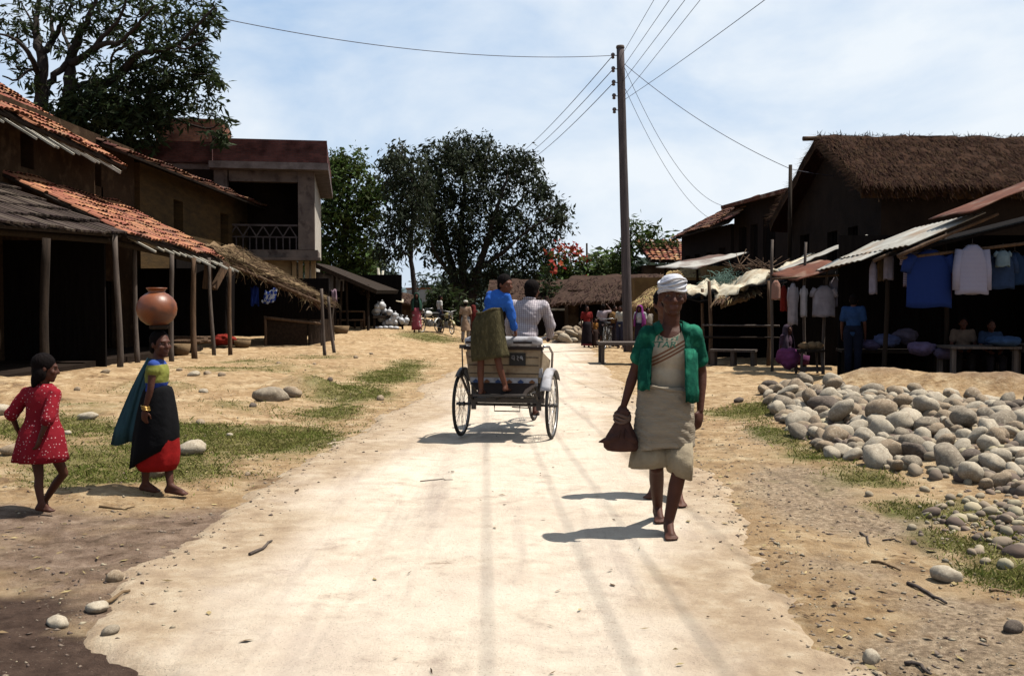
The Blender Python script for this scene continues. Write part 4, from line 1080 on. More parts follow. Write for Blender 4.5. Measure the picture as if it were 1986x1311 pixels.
part('wall', wb, 'mudshade', th)
for s0, s1, z0, z1 in ((1.2, 2.2, 2.6, 3.7), (4.0, 4.9, 2.5, 3.6), (5.8, 6.6, 2.5, 3.6)):
    w = MB(); w.box((9.6, 33.6 - (s0 + s1) / 2, (z0 + z1) / 2), (.02, s1 - s0 - .01, z1 - z0 - .01))
    for k in range(3): w.box((9.45, 33.6 - s0 - (s1 - s0) * (k + .5) / 3, (z0 + z1) / 2), (.04, .04, z1 - z0 - .01))
    part('window', w, 'shadeboards', th)

# ------------------------------------------------------------------ two storey timber house further on
tm = thing('timber_house', 'dark two storey timber fronted house with tall shutters left of the thatched house', 'house', (9, 39, 0))
M['darkplank'] = mat('dark_timber', (.040, .027, .022), (.022, .015, .013), 3, .95, .5, 14, spec=.05, stretch=(5, 5, .6))
a, b = Vector((8.85, 39.8, 0)), Vector((9.75, 33.9, 0)); Lw = (b - a).length; dd = (b - a) / Lw
holes = [(.5, 1.3, 3.0, 4.5), (1.7, 2.4, 3.0, 4.5), (2.9, 4.0, 2.9, 4.7)]
wb = MB(); wall_holes(wb, (a.x, a.y), (b.x, b.y), -.3, 5.45, .3, holes); wb.box((11.8, 34.0, 2.6), (4.1, .3, 5.7))
part('wall', wb, 'darkplank', tm)
for s0, s1, z0, z1 in holes:
    p, q = a + dd * (s0 + .01), a + dd * (s1 - .01); n = Vector((-dd.y, dd.x, 0)) * -.12
    if n.x < 0: n = -n
    sh = MB()
    for k in range(4):
        u, v = p.lerp(q, k / 4 + .02) + n, p.lerp(q, (k + 1) / 4 - .02) + n
        sh.hexa([u + Vector((0, 0, z0 + .01)), v + Vector((0, 0, z0 + .01)), v + n * .3 + Vector((0, 0, z0 + .01)), u + n * .3 + Vector((0, 0, z0 + .01))], [u + Vector((0, 0, z1 - .01)), v + Vector((0, 0, z1 - .01)), v + n * .3 + Vector((0, 0, z1 - .01)), u + n * .3 + Vector((0, 0, z1 - .01))])
    part('shutter', sh, 'shadeboards', tm)
RQ = [Vector((8.35, 40.0, 5.42)), Vector((9.2, 33.8, 5.40)), Vector((12.0, 34, 6.0)), Vector((11.4, 40.4, 6.0))]
part('roof', MB().slab(RQ, .14), 'rust', tm)
tl = thing('tiled_wing', 'lower dark house with a sagging grey brown tile roof left of the timber house', 'house', (8.5, 43, 0))
a2, b2 = (7.9, 46.5), (8.75, 39.9)
hw = [(.6, 1.3, 2.4, 3.7), (2.0, 2.7, 2.4, 3.7), (3.6, 4.3, 2.4, 3.7), (5.2, 6.0, 2.2, 3.8)]
wb = MB(); wall_holes(wb, a2, b2, -.3, 4.7, .3, hw); part('wall', wb, 'darkplank', tl)
for s0, s1, z0, z1 in hw:
    d = (Vector((*b2, 0)) - Vector((*a2, 0))).normalized(); c = Vector((*a2, 0)) + d * ((s0 + s1) / 2) + Vector((.14, 0, (z0 + z1) / 2))
    part('shutter', MB().box(c, (.03, s1 - s0 - .02, z1 - z0 - .02)), 'shadeboards', tl)
LQ = [P(1308, 457, 46.6), P(1432, 421, 37.5), P(1428, 390, 39.9), P(1418, 391, 45.5)]
LQ = [Vector((7.45, 46.8, 4.55)), Vector((8.2, 38.0, 4.62)), Vector((9.6, 39.8, 5.75)), Vector((9.6, 45.5, 5.75))]
part('roof', tiles(MB(), LQ, .26, .34, .1), 'oldtile', tl)
part('roof_boards', plank_under(LQ, .06), 'darkwood', tl)

# small red tiled house behind the pole, huts beside it
rh = thing('red_tiled_house', 'small house with a red tiled roof right behind the utility pole', 'house', (7, 50, 0))
z0 = P(1270, 506, 48.0).z
RQ2 = [P(1262, 506, 48), P(1352, 508, 48), P(1352, 468, 51.5), P(1228, 466, 51.5)]
part('roof', tiles(MB(), RQ2, .24, .34, .06, rise=.07), 'redtile', rh); part('roof_boards', plank_under(RQ2, .06), 'darkwood', rh)
part('wall', MB().box((8.0, 50, 1.55), (3.2, 3, 3.7)), 'mud', rh)
hut2 = thing('mud_hut', 'low brown mud hut under trees behind the group of villagers', 'hut', (4.2, 44, 0))
part('wall', MB().box((4.6, 44.0, .9), (4.4, 3, 2.4)), 'mud', hut2)
HQ = [Vector((1.6, 41.6, 1.55)), Vector((7.1, 41.4, 1.85)), Vector((7.1, 44, 2.9)), Vector((2.6, 44, 2.7))]
t = thatch_slab(HQ, .14, 24, 8, .12); straws(t, HQ, 900, (.2, .5), .014, .05, .1, .06, .4); part('roof', t, 'thatch', hut2)
part('door', MB().box((3.3, 42.42, .7), (.9, .1, 1.7)), 'shadeboards', hut2)
hut3 = thing('dark_hut', 'dim hut with a purplish brown roof behind the rickshaw driver', 'hut', (1, 47, 0))
part('wall', MB().box((1.2, 48.5, .9), (4.6, 3, 2.2)), 'mudshade', hut3)
HQ = [Vector((-1.2, 46.2, 1.65)), Vector((3.6, 46.2, 1.65)), Vector((3.5, 49, 2.7)), Vector((-1.1, 49, 2.7))]
t = thatch_slab(HQ, .14, 24, 8, .1); straws(t, HQ, 600, (.2, .5), .014, .05, .1, .06, .3); part('roof', t, 'thatch', hut3)
part('shelf', MB().box((2.3, 45.6, 1.25), (1.0, .6, .08)), 'tarp', hut3)
sth = thing('straw_hut', 'hut with a sloping golden straw roof just right of the utility pole', 'hut', (6, 40, 0))
HQ = [P(1228, 590, 38), P(1350, 575, 38), P(1400, 512, 42), P(1300, 525, 42)]
t = thatch_slab(HQ, .2, 24, 10, .1); straws(t, HQ, 1500, (.25, .6), .013, .06, .1, .08, .35); part('roof', t, 'goldstraw', sth)
part('wall', MB().box((6.6, 41.0, 1.3), (3.4, 2.5, 2.5)), 'mudlight', sth)
cw = MB().box((8.3, 40.2, 1.5), (1.2, 1.2, 3.0)); part('side_wall', cw, 'mudlight', sth)

# ------------------------------------------------------------------ market stalls
def sheet(q, nu=14, nv=6, th=.02, wav=.0, corr=0, seed=0):
    q = [Vector(p) for p in q]; n = (q[1] - q[0]).cross(q[3] - q[0]).normalized()
    if n.z < 0: n = -n
    mb = MB(); rg = []
    for j in range(nv + 1):
        rg.append([bil(q, i / nu, j / nv) + n * (wav * float(fbm(i * .55 + seed, j * .6 + seed * 1.7)) + (corr * math.sin(i * math.pi) if corr else 0) + (corr * (i % 2) if corr else 0)) for i in range(nu + 1)])
    mb.loft(rg, False, sm=not corr)
    return mb
def stall_posts(par, pts, mt='darkwood', r=.05):
    for p, h in pts:
        p = Vector(p); z = Hs(p.x, p.y) - .15
        part('post', pole_mb((p.x, p.y, z), (p.x + random.uniform(-.05, .05), p.y, h), r, r * .8), mt, par)
s1 = thing('clothes_stall', 'dark clothes stall under bleached tin sheets with shirts hanging at its front', 'stall', (8.6, 19, 0))
T1 = [P(1655, 497, 20.5), P(1700, 478, 17.6), P(1906, 415, 17.6), P(1835, 432, 20.4)]
T1 = [Vector((6.75, 20.6, 2.40)), Vector((6.95, 17.5, 2.49)), Vector((8.30, 17.5, 3.07)), Vector((8.30, 20.6, 3.02))]
part('roof_sheet', sheet([T1[1], T1[0], T1[3], T1[2]], 30, 5, corr=.022), 'tin', s1, .012)
T2 = [Vector((6.35, 20.9, 2.16)), Vector((6.5, 18.6, 2.28)), Vector((7.55, 18.4, 2.74)), Vector((7.5, 20.9, 2.76))]
part('lower_sheet', sheet([T2[1], T2[0], T2[3], T2[2]], 18, 5, corr=.018), 'tin', s1, .012)
part('roof_boards', MB().slab([p - Vector((0, 0, .08)) for p in (T1[0], T1[1], Vector((11.5, 17.7, 3.6)), Vector((11.5, 20.6, 3.6)))], .05), 'shadeboards', s1)
for k, (u0, u1, y) in enumerate(((.0, 1.0, 17.42), (-.1, .8, 18.3))):
    part('roof_pole', pole_mb(Vector((6.75 + u0, y, 2.30 + .42 * u0)), Vector((6.75 + u1 * 1.7, y, 2.32 + .72 * u1)), .035, .03), 'wood', s1)
part('partition', MB().box((9.3, 20.75, 1.35), (5.0, .08, 3.1)).box((11.4, 19, 1.4), (.1, 3.5, 3.4)), 'shadeboards', s1)
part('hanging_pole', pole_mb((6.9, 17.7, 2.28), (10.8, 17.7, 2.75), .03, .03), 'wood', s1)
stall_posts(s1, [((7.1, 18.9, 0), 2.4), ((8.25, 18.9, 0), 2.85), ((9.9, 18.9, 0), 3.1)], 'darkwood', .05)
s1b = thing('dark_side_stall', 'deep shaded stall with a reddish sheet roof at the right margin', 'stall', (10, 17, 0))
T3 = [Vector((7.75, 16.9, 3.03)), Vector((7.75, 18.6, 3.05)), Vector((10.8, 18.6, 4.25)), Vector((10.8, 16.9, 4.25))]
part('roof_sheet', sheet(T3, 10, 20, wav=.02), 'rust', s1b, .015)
part('rear_wall', MB().box((11.2, 18.75, 2.2), (1.9, .08, 4.2)), 'shadeboards', s1b)
stall_posts(s1b, [((9.3, 17.0, 0), 3.55), ((10.4, 17.0, 0), 4.0)], 'darkwood', .06)
s2 = thing('garment_stall', 'stall under a small rusty tin awning with pale garments hanging below', 'stall', (6.8, 22, 0))
RA = [P(1490, 531, 21.6), P(1545, 546, 20.6), P(1650, 511, 20.4), P(1590, 504, 21.8)]
part('awning', sheet(RA, 12, 8, wav=.05, seed=3), 'rust', s2, .015)
WS = [P(1508, 522, 23.5), P(1512, 527, 21.9), P(1690, 459, 21.9), P(1680, 456, 23.5)]
part('roof_sheet', sheet(WS, 6, 18, wav=.03, seed=4), 'tin', s2, .015)
WS2 = [P(1680, 455, 23.5), P(1685, 459, 21.9), P(1725, 474, 21.9), P(1722, 470, 23.5)]
part('ridge_sheet', sheet(WS2, 4, 4, wav=.01), 'tin', s2, .015)
part('partition', MB().box((8.5, 24.05, 1.05), (3.7, .08, 2.3)), 'shadeboards', s2)
part('garment_rail', pole_mb(P(1500, 541, 20.75), P(1660, 532, 20.75), .02, .02), 'wood', s2)
p = P(1497, 545, 21.5); stall_posts(s2, [((p.x, p.y, 0), P(1492, 465, 21.5).z), ((P(1563, 520, 21.6).x, 21.6, 0), P(1556, 470, 21.6).z), ((6.55, 20.9, 0), 2.2)], 'greywood', .035)
s3 = thing('tarp_stall', 'shaded stall with a pale sagging tarp roof and horizontal rails behind the walking man', 'stall', (5.4, 26, 0))
TA = [P(1385, 584, 24.4), P(1490, 540, 23.7), P(1508, 518, 25.6), P(1400, 548, 27.2)]
part('tarp_roof', sheet(TA, 14, 10, wav=.22, seed=7), 'tarp', s3, .012)
TB = [P(1330, 572, 25.0), P(1408, 566, 24.8), P(1405, 545, 27.0), P(1325, 550, 27.0)]
part('tarp_roof', sheet(TB, 12, 8, wav=.22, seed=2), 'tarp', s3, .012)
TC = [P(1470, 540, 24.4), P(1512, 524, 24.2), P(1580, 492, 26.0), P(1555, 500, 27.0)]
part('tarp_roof', sheet(TC, 12, 8, wav=.12, seed=5), 'tarp', s3, .012)
ST = [P(1395, 583, 24.4), P(1462, 568, 24.4), P(1470, 556, 25.0), P(1400, 570, 25.0)]
t = thatch_slab(ST, .12, 12, 5, .08); straws(t, ST, 320, (.2, .5), .014, .06, .1, .08, .6); part('straw_fringe', t, 'straw', s3)
part('partition', MB().box((6.6, 28.2, 1.0), (4.6, .08, 2.3)), 'shadeboards', s3)
part('roof_boards', MB().slab([Vector((4.7, 24.8, 1.55)), Vector((7.6, 24.3, 2.2)), Vector((7.8, 28, 2.3)), Vector((4.6, 28, 1.75))], .05), 'shadeboards', s3)
stall_posts(s3, [((P(1378, 600, 24.4).x, 24.4, 0), P(1385, 545, 24.4).z), ((P(1362, 600, 25.2).x, 25.2, 0), P(1360, 560, 25.2).z), ((P(1490, 600, 23.8).x, 23.8, 0), P(1492, 545, 23.8).z)], 'wood', .05)
for y0, y1, mt in ((631, 632, 'greywood'), (654, 655, 'darkwood')):
    part('rail', pole_mb(P(1362, y0, 24.3), P(1512, y1, 23.6), .025, .025, 7, .005), mt, s3)
net = MB()
for i in range(260):
    p = P(random.gauss(1408, 15), random.gauss(541, 6), 26 + random.random()); d = Vector((random.gauss(0, 1), random.gauss(0, 1), random.gauss(0, .7))) * .13; net.tube([p, p + d * .5 + Vector((0, 0, .03)), p + d], .006, 3, False)
tag(single('fishing_net', net, M.setdefault('net', mat('green_net', (.16, .27, .22), (.10, .18, .15), 6, .9)), 'tangled green net lying on the tarp stall roof', 'net', tuple(P(1408, 545, 26.5))), kind='stuff')
br = MB()
for i in range(34):
    p = P(random.uniform(1425, 1500), random.gauss(521, 5), 26 + random.random()); d = Vector((random.gauss(0, 1), random.gauss(0, .5), abs(random.gauss(.2, .35)))).normalized() * random.uniform(.3, .9); br.tube([p - d * .4, p, p + d * .6 + Vector((0, 0, .05))], [.018, .016, .008], 5)
single('brushwood', br, 'wood', 'heap of dry brushwood on top of the tarp stall roof', 'brushwood', tuple(P(1460, 525, 26.5)))
s4 = thing('far_awning', 'awning with a pale top and dark underside standing before the red tiled house', 'awning', tuple(P(1350, 560, 34)))
FA = [P(1272, 518, 34), P(1352, 521, 33), P(1452, 490, 34.5), P(1375, 497, 37)]
part('roof_sheet', sheet(FA, 12, 10, wav=.06, seed=9), mat('half_bleached_sheet', (.50, .48, .44), (.16, .10, .08), .45, .8, spec=.1, lo=.45, hi=.55), s4, .03)
for px in (1290, 1352, 1440): q = P(px, 515, 34.3); part('post', pole_mb((q.x, q.y, -.2), q, .05, .04), 'darkwood', s4)

# benches, tables, goods
pa, pb = P(1162, 668, 24.2), P(1243, 668, 24.2)
bench('plank_table', (pa.x, 24.0, 0), (pb.x + .35, 24.0, 0), 1.0, .55, .07, 'low weathered plank table at the foot of the utility pole', 'table', 'greywood', legs=2)
pa, pb = P(1374, 680, 23.8), P(1462, 680, 23.4)
bench('long_bench', (pa.x, 23.7, 0), (pb.x, 23.3, 0), .5, .40, .05, 'long low bench below the rails of the tarp stall', 'bench', 'greywood', legs=3)
bench('front_table', (7.75, 17.55, 0), (8.95, 17.45, 0), .9, .72, .04, 'shaded wooden table at the right, left one of two', 'table', 'greywood', legs=2)
bench('front_table', (9.0, 17.2, 0), (10.6, 17.1, 0), .9, .76, .14, 'shaded wooden table reaching the right margin', 'table', 'greywood', legs=2)
bench('goods_table', (6.6, 19.9, 0), (8.6, 19.5, 0), 1.0, .55, .05, 'low table with folded clothes inside the clothes stall', 'table', 'darkwood', legs=2)
def bundle(p, r, c, label, sq=.6, seed=0, cat='clothes', group=None, name='clothes_bundle'):
    mb = MB().ell((0, 0, 0), (r, r * .8, r * sq), None, 44, 26)
    mb.v = [tuple(Vector(v) * (1 + .34 * float(fbm(v[0] * 6 + seed, v[1] * 6 + v[2] * 7 + seed)) + .16 * float(fbm(v[0] * 16 + v[2] * 9 + seed, v[1] * 15 + v[2] * 18)))) for v in mb.v]
    mb.v = [tuple(Vector(v) + Vector(p)) for v in mb.v]
    return single(name, mb, cloth('cloth_' + name, c, scale=9), label, cat, tuple(p), group)
bundle(P(1685, 668, 19.6), .22, (.10, .08, .16), 'violet clothes bundle on the low table in the clothes stall', .5, 1)
bundle(P(1720, 662, 19.6), .26, (.12, .14, .28), 'blue clothes bundle on the low table in the clothes stall', .5, 2)
bundle(P(1757, 652, 19.8), .24, (.16, .13, .18), 'mauve clothes bundle topmost on the low table', .6, 3)
bundle(P(1790, 676, 18.4), .26, (.16, .12, .22), 'purplish clothes heap left of the front table', .5, 4)
bundle(P(1832, 684, 18.2), .2, (.11, .085, .14), 'dim clothes heap touching the left front table', .6, 5)
bundle(P(1945, 662, 17.6), .3, (.04, .08, .17), 'dark blue cloth heap on the right shaded table', .3, 6)
bundle(P(1530, 694, 21.0), .25, (.22, .055, .16), 'magenta cloth bundle on the ground under the rusty awning', .9, 7)
bx = P(1570, 725, 20.9)
crate = thing('wooden_chair', 'dark wooden stool frame with a pale foot rail under the hanging garments', 'stool', (bx.x, bx.y, 0))
for dx in (-.2, .2):
    for dy in (-.15, .2): part('leg', MB().bar((bx.x + dx * 1.15, bx.y + dy, Hs(bx.x, bx.y) - .02), (bx.x + dx, bx.y + dy, .48), .04, .04), 'greywood', crate)
part('seat', MB().box((bx.x, bx.y + .02, .5), (.5, .46, .05)), 'darkwood', crate); part('foot_rail', MB().box((bx.x, bx.y - .17, .12), (.42, .03, .10)), 'greywood', crate)
for i, dx in enumerate((-.12, .05, .17)):
    bundle((bx.x + dx, bx.y, .60), .11, (.34, .22, .12), ('left', 'middle', 'right')[i] + ' one of three tan rolls on the stool', .75, 10 + i, 'roll', 'tan rolls on the stool', 'cloth_roll')

def garment(px, py, ph, D, wpx, c, label, sleeves=.45, group='garments hanging in the stalls', turn=0., long=False, trim=None, stripes=None, slv=1.0):
    """shirt on a line: shoulders at (px,py), ph tall and wpx wide in photo pixels"""
    p = P(px, py, D); k = F / D; h = ph / k; w = wpx / k / 2
    t = thing('hanging_garment', label, 'garment', tuple(p), turn, group)
    mb = MB(); rings = []; n = 26; sd = random.random() * 9
    for j in range(11):
        v = j / 10; wd = w * (0.30 if j == 0 else (.72 + .28 * min(1, v * 6)) if v < .17 else 1.0 + .05 * v)
        dp = .05 + .035 * min(1, v * 3)
        rg = []
        for i in range(n):
            a = 2 * math.pi * i / n; f = 1 + (.05 + .22 * v) * math.sin(5 * a + sd + v) * .5
            rg.append(Vector((wd * math.cos(a), dp * math.sin(a) * f, -h * v - .015 * math.sin(a * 3 + sd) * (v > .9) + (0.03 * h if j == 0 else 0) - (.05 * h * abs(math.cos(a)) ** 2 if 0 < j < 3 else 0))))
        rings.append(rg)
    mb.loft(rings, True, False, False)
    c = tuple(v * .72 for v in c); c_ = cloth('garment_cloth', c, scale=7, bump=.6, bscale=12)
    if stripes:
        nt = c_.node_tree; wv = nt.nodes.new('ShaderNodeTexWave'); wv.wave_type = 'BANDS'; wv.bands_direction = stripes[1]; wv.inputs['Scale'].default_value = stripes[2]
        tcn = nt.nodes.new('ShaderNodeTexCoord'); nt.links.new(tcn.outputs['Object'], wv.inputs[0])
        r_ = nt.nodes.new('ShaderNodeValToRGB'); r_.color_ramp.interpolation = 'CONSTANT'; r_.color_ramp.elements[0].color = (*[v * ALB for v in c], 1); r_.color_ramp.elements[1].position = .62; r_.color_ramp.elements[1].color = (*[v * ALB * .72 for v in stripes[0]], 1)
        nt.links.new(wv.outputs['Fac'], r_.inputs[0]); nt.links.new(r_.outputs[0], nt.nodes['Principled BSDF'].inputs['Base Color'])
    def pt(name, b, o):
        o2 = link_mesh(name, mesh_of(name, b, c_), t); add_solid(o2, .006); return o2
    pt('body', mb, t)
    if sleeves:
        for s in (-1, 1):
            sl = h * sleeves; a = Vector((s * w * .80, 0, -h * .07)); b = a + Vector((s * w * .30 * slv, .0, -sl)); m = a.lerp(b, .5) + Vector((s * .02, 0, 0))
            pt('sleeve', MB().tube([a, m, b], [w * .26, w * .24, w * .22], 14, False), t)
    link_mesh('hanger', mesh_of('hanger', MB().tube([(-w * .5, 0, -.0), (0, 0, .05), (w * .5, 0, 0)], .006, 6).tube([(0, 0, .05), (0, 0, .14)], .005, 6), M['iron']), t)
    return t
garment(1886, 478, 92, 17.6, 62, (.46, .44, .62), 'long sleeved pale lilac shirt hanging at the right', .85, slv=.6, stripes=((.58, .57, .72), 'Z', 14))
garment(1803, 488, 108, 17.75, 84, (.024, .058, .26), 'wide blue shirt hanging left of the lilac shirt', .30, stripes=((.019, .044, .20), 'X', 16))
garment(1779, 478, 78, 18.1, 50, (.44, .40, .50), 'striped shirt half hidden behind the wide blue shirt', .4, stripes=((.15, .07, .10), 'Z', 10))
garment(1941, 490, 70, 17.9, 52, (.05, .09, .20), 'small dark blue shirt right of the lilac shirt', .5, slv=1.2)
garment(1968, 492, 60, 18.2, 40, (.03, .07, .17), 'dark navy shirt at the right margin', .5)
garment(1694, 508, 62, 19.0, 14, (.50, .46, .58), 'narrow pale strip of cloth hanging left in the clothes stall', 0)
garment(1724, 490, 52, 18.8, 18, (.44, .40, .50), 'short pale cloth hanging right of the narrow strip', 0)
garment(1708, 505, 40, 19.2, 12, (.25, .17, .10), 'brown cloth hanging between two pale strips', 0)
garment(1838, 505, 75, 18.2, 16, (.24, .05, .03), 'rust red cloth hanging right of the wide blue shirt', 0)
garment(1598, 556, 58, 20.75, 42, (.58, .52, .58), 'white t-shirt hanging under the rusty awning', .28, slv=1.0)
garment(1559, 556, 58, 20.7, 12, (.62, .57, .60), 'narrow white shirt seen edge on under the rusty awning', .3, slv=.2)
garment(1538, 552, 78, 20.75, 18, (.50, .44, .47), 'long dangling pale shirt at the left of the rusty awning', .5, slv=.2)
garment(1620, 540, 56, 20.9, 18, (.42, .36, .42), 'pale baby dress hanging right of the white t-shirt', .3)
garment(1505, 545, 36, 20.9, 16, (.40, .09, .06), 'red and white beads cloth at the awning corner', 0, stripes=((.6, .5, .4), 'Z', 14))
garment(1520, 555, 48, 21.2, 12, (.30, .03, .02), 'dark red cloth hanging behind the dangling shirt', 0)
garment(1945, 487, 30, 17.7, 26, (.30, .42, .50), 'pale teal baby shirt in front of the dark blue shirts', .3)

# ------------------------------------------------------------------ utility pole and wires
pb = G(1219, 684, -.03); pt_ = P(1203, 93, pb.y)
up_ = thing('utility_pole', 'tall weathered wooden utility pole with insulators leaning slightly left', 'utility pole', (pb.x, pb.y, 0))
pts = [Vector((pb.x, pb.y, -.3)).lerp(pt_, i / 12) for i in range(13)]
part('shaft', MB().tube(pts, [.155 - .035 * i / 12 + random.uniform(-.005, .005) for i in range(13)], 14), 'polewood', up_)
part('cap', MB().lathe(pt_, [(.125, -.03), (.135, .0), (.12, .06), (.05, .07)], 14), 'greywood', up_)
INS = []
for k, y in enumerate((108, 134, 160, 186, 213)):
    c = pt_.lerp(pb, (y - 93) / (684 - 93)) + Vector((-.235, 0, 0)); INS.append(c)
    part('insulator', MB().lathe(c, [(.03, -.10), (.055, -.08), (.04, -.03), (.065, 0), (.06, .05), (.03, .08)], 12).tube([c, c + Vector((.12, 0, 0))], .014, 6), 'ceramic', up_)
def wire(a, b, sag, label, r=.010, n=24, mt='wire'):
    a = Vector(a); b = Vector(b); pts = []
    for i in range(n + 1):
        t = i / n; p = a.lerp(b, t); p.z -= sag * 4 * t * (1 - t); pts.append(p)
    o = single('power_line', MB().tube(pts, r, 6, False), mt, label, 'wire', tuple(a), 'overhead wires from the utility pole'); return o
ex = [P(x, 0, (INS[k].z + .05 - CAM_H) * F / 620) for k, x in enumerate((1268, 1298, 1328))]
lb = ('topmost', 'middle', 'lowest')
for k in range(3):
    e = ex[k]; a = INS[k] + Vector((.30, 0, .05)); d = (e - a)
    wire(a, a + d * 5.5, .02, lb[k] + ' of three wires running from the pole up over the viewer', .0075)
for k in range(3):
    c = INS[k]; e = P(1012 + 8 * k, 291 + 8 * k, 62); wire(c, c + (e - c) * 1.25, .25, lb[k] + ' of three wires running from the pole to the far trees', .013)
_a = INS[3] + Vector((.3, 0, 0)); wire(_a, _a + (P(1356, 0, 22) - _a) * 4.5, .05, 'faint thin wire rising right of the three upper wires', .007)
_b = P(1448, 0, 19); _a = pt_ + Vector((.13, 0, -1.6)); wire(_a, _a + (_b - _a) * 3.2, .30, 'long slack wire crossing the sky to the upper right', .007)
c5 = thing('service_post', 'thin dark post beside the thatched gable carrying a service wire', 'post', tuple(P(1533, 480, 28)))
part('shaft', MB().tube([P(1531, 500, 28), P(1533, 320, 28)], [.06, .05], 9), 'darkwood', c5)
part('foot', MB().tube([(P(1531, 500, 28).x, 28, -.2), P(1531, 500, 28)], [.07, .06], 9), 'darkwood', c5)
wire(pt_ + Vector((.13, 0, -.5)), P(1533, 328, 28), .25, 'service wire from the pole to the post beside the thatched gable', .010)
wire(P(1533, 328, 28), Vector((9.3, 29.0, 5.2)), .02, 'short wire end from the service post to the gable', .008)
wire(pt_ + Vector((.13, 0, -.6)), P(1428, 401, 41), 1.2, 'upper of two drooping wires from the pole to the tiled wing', .008)
wire(pt_ + Vector((.13, 0, -1.2)), P(1384, 428, 43.5), .7, 'lower of two drooping wires from the pole to the tiled wing', .008)
wire(P(428, 36, 24), INS[0], .35, 'long sagging wire from the big left tree to the pole', .010)
fp = thing('far_post', 'thin far post among the flowering bushes', 'post', tuple(P(1138, 590, 55)))
part('shaft', MB().tube([P(1139, 600, 55), P(1138, 472, 55)], [.07, .05], 8), 'darkwood', fp)
# ------------------------------------------------------------------ trees
def leaf_mat(name, c1, c2, tr=.3, isl=.45): return mat(name, c1, c2, .6, .7, isl=isl, spec=.12, transl=tr)
M['leaf_dark'] = leaf_mat('dark_leaf', (.026, .040, .014), (.048, .066, .022))
M['leaf_grey'] = leaf_mat('grey_green_leaf', (.024, .033, .015), (.046, .058, .028), .25)
M['leaf_green'] = leaf_mat('green_leaf', (.046, .078, .016), (.085, .12, .026), .3)
M['leaf_blue'] = leaf_mat('bluish_leaf', (.035, .055, .042), (.06, .085, .06), .25)
M['leaf_bright'] = leaf_mat('bright_leaf', (.085, .13, .04), (.14, .18, .055), .35)
M['flower'] = leaf_mat('red_flower', (.55, .10, .05), (.45, .06, .04), .3, .3)
M['bark'] = mat('dark_bark', (.060, .048, .042), (.032, .026, .024), 4, .95, .6, 20, spec=.05, stretch=(3, 3, .6))
M['palebark'] = mat('grey_bark', (.16, .13, .12), (.09, .075, .07), 4, .95, .6, 20, spec=.05, stretch=(3, 3, .6))

def leaves_mesh(name, C, Dr, Ln, Wd, mt):
    """C centres, Dr unit directions, Ln lengths, Wd widths -> folded rhombic leaves"""
    n = len(C)
    rnd = RNG.normal(size=(n, 3)); S = np.cross(Dr, rnd); S /= np.linalg.norm(S, axis=1)[:, None] + 1e-9
    N_ = np.cross(S, Dr)
    V = np.empty((n, 4, 3)); L_ = Ln[:, None]; W_ = Wd[:, None]
    V[:, 0] = C; V[:, 1] = C + Dr * L_ * .45 + S * W_ + N_ * W_ * .3; V[:, 2] = C + Dr * L_ - N_ * L_ * .08; V[:, 3] = C + Dr * L_ * .45 - S * W_ + N_ * W_ * .3
    me = bpy.data.meshes.new(name)
    me.vertices.add(n * 4); me.vertices.foreach_set('co', V.ravel())
    me.loops.add(n * 4); me.loops.foreach_set('vertex_index', np.arange(n * 4))
    me.polygons.add(n); me.polygons.foreach_set('loop_start', np.arange(0, n * 4, 4)); me.polygons.foreach_set('loop_total', np.full(n, 4))
    me.update(calc_edges=True); me.materials.append(M[mt])
    return me
def tufts(centres, n, ln, wd, droop, spread, up=.0):
    """n leaves round each twig end"""
    m = len(centres); C = np.repeat(np.array(centres), n, 0)
    D_ = RNG.normal(size=(m * n, 3)); D_[:, 2] = D_[:, 2] * .6 - droop + up; D_ /= np.linalg.norm(D_, axis=1)[:, None]
    C = C + RNG.normal(size=C.shape) * spread
    s = RNG.uniform(.45, 1.6, m * n)
    return C, D_, s * ln, s * wd * RNG.uniform(.7, 1.2, m * n)
def limb(mb, pts, r0, r1, n=8, out=None, wob=.0):
    pts = [Vector(p) for p in pts]
    # resample with a little waviness
    res = []
    for i in range(len(pts) - 1):
        k = 4
        for j in range(k):
            t = j / k
            p0 = pts[max(i - 1, 0)]; p1 = pts[i]; p2 = pts[i + 1]; p3 = pts[min(i + 2, len(pts) - 1)]
            q = .5 * ((2 * p1) + (p2 - p0) * t + (2 * p0 - 5 * p1 + 4 * p2 - p3) * t * t + (3 * p1 - p0 - 3 * p2 + p3) * t ** 3)
            res.append(q + Vector((random.gauss(0, wob), random.gauss(0, wob), random.gauss(0, wob))))
    res.append(pts[-1])
    m = len(res); rs = [r0 + (r1 - r0) * (i / (m - 1)) ** .8 for i in range(m)]
    mb.tube(res, rs, n)
    if out is not None: out += res
    return res
def circ_points(circs, D, k, jit, dens=1.0, minr=.35):
    """points inside the silhouettes; circles are photo pixels, depth jitter follows the circle size"""
    pts = []
    for c in circs:
        px, py, r = c[:3]; w = c[3] if len(c) > 3 else 1
        rm = r / (F / D); m = max(3, int(k * dens * w * (r / 30.0) ** 2))
        for _ in range(m):
            a = random.uniform(0, 6.2832); q = r * math.sqrt(random.random())
            p = P(px + q * math.cos(a), py + q * math.sin(a), D); h = math.sqrt(max(.05, 1 - (q / r) ** 2))
            pts.append(p + Vector((0, random.uniform(-1, 1) * (rm * h + jit), 0)))
    return pts
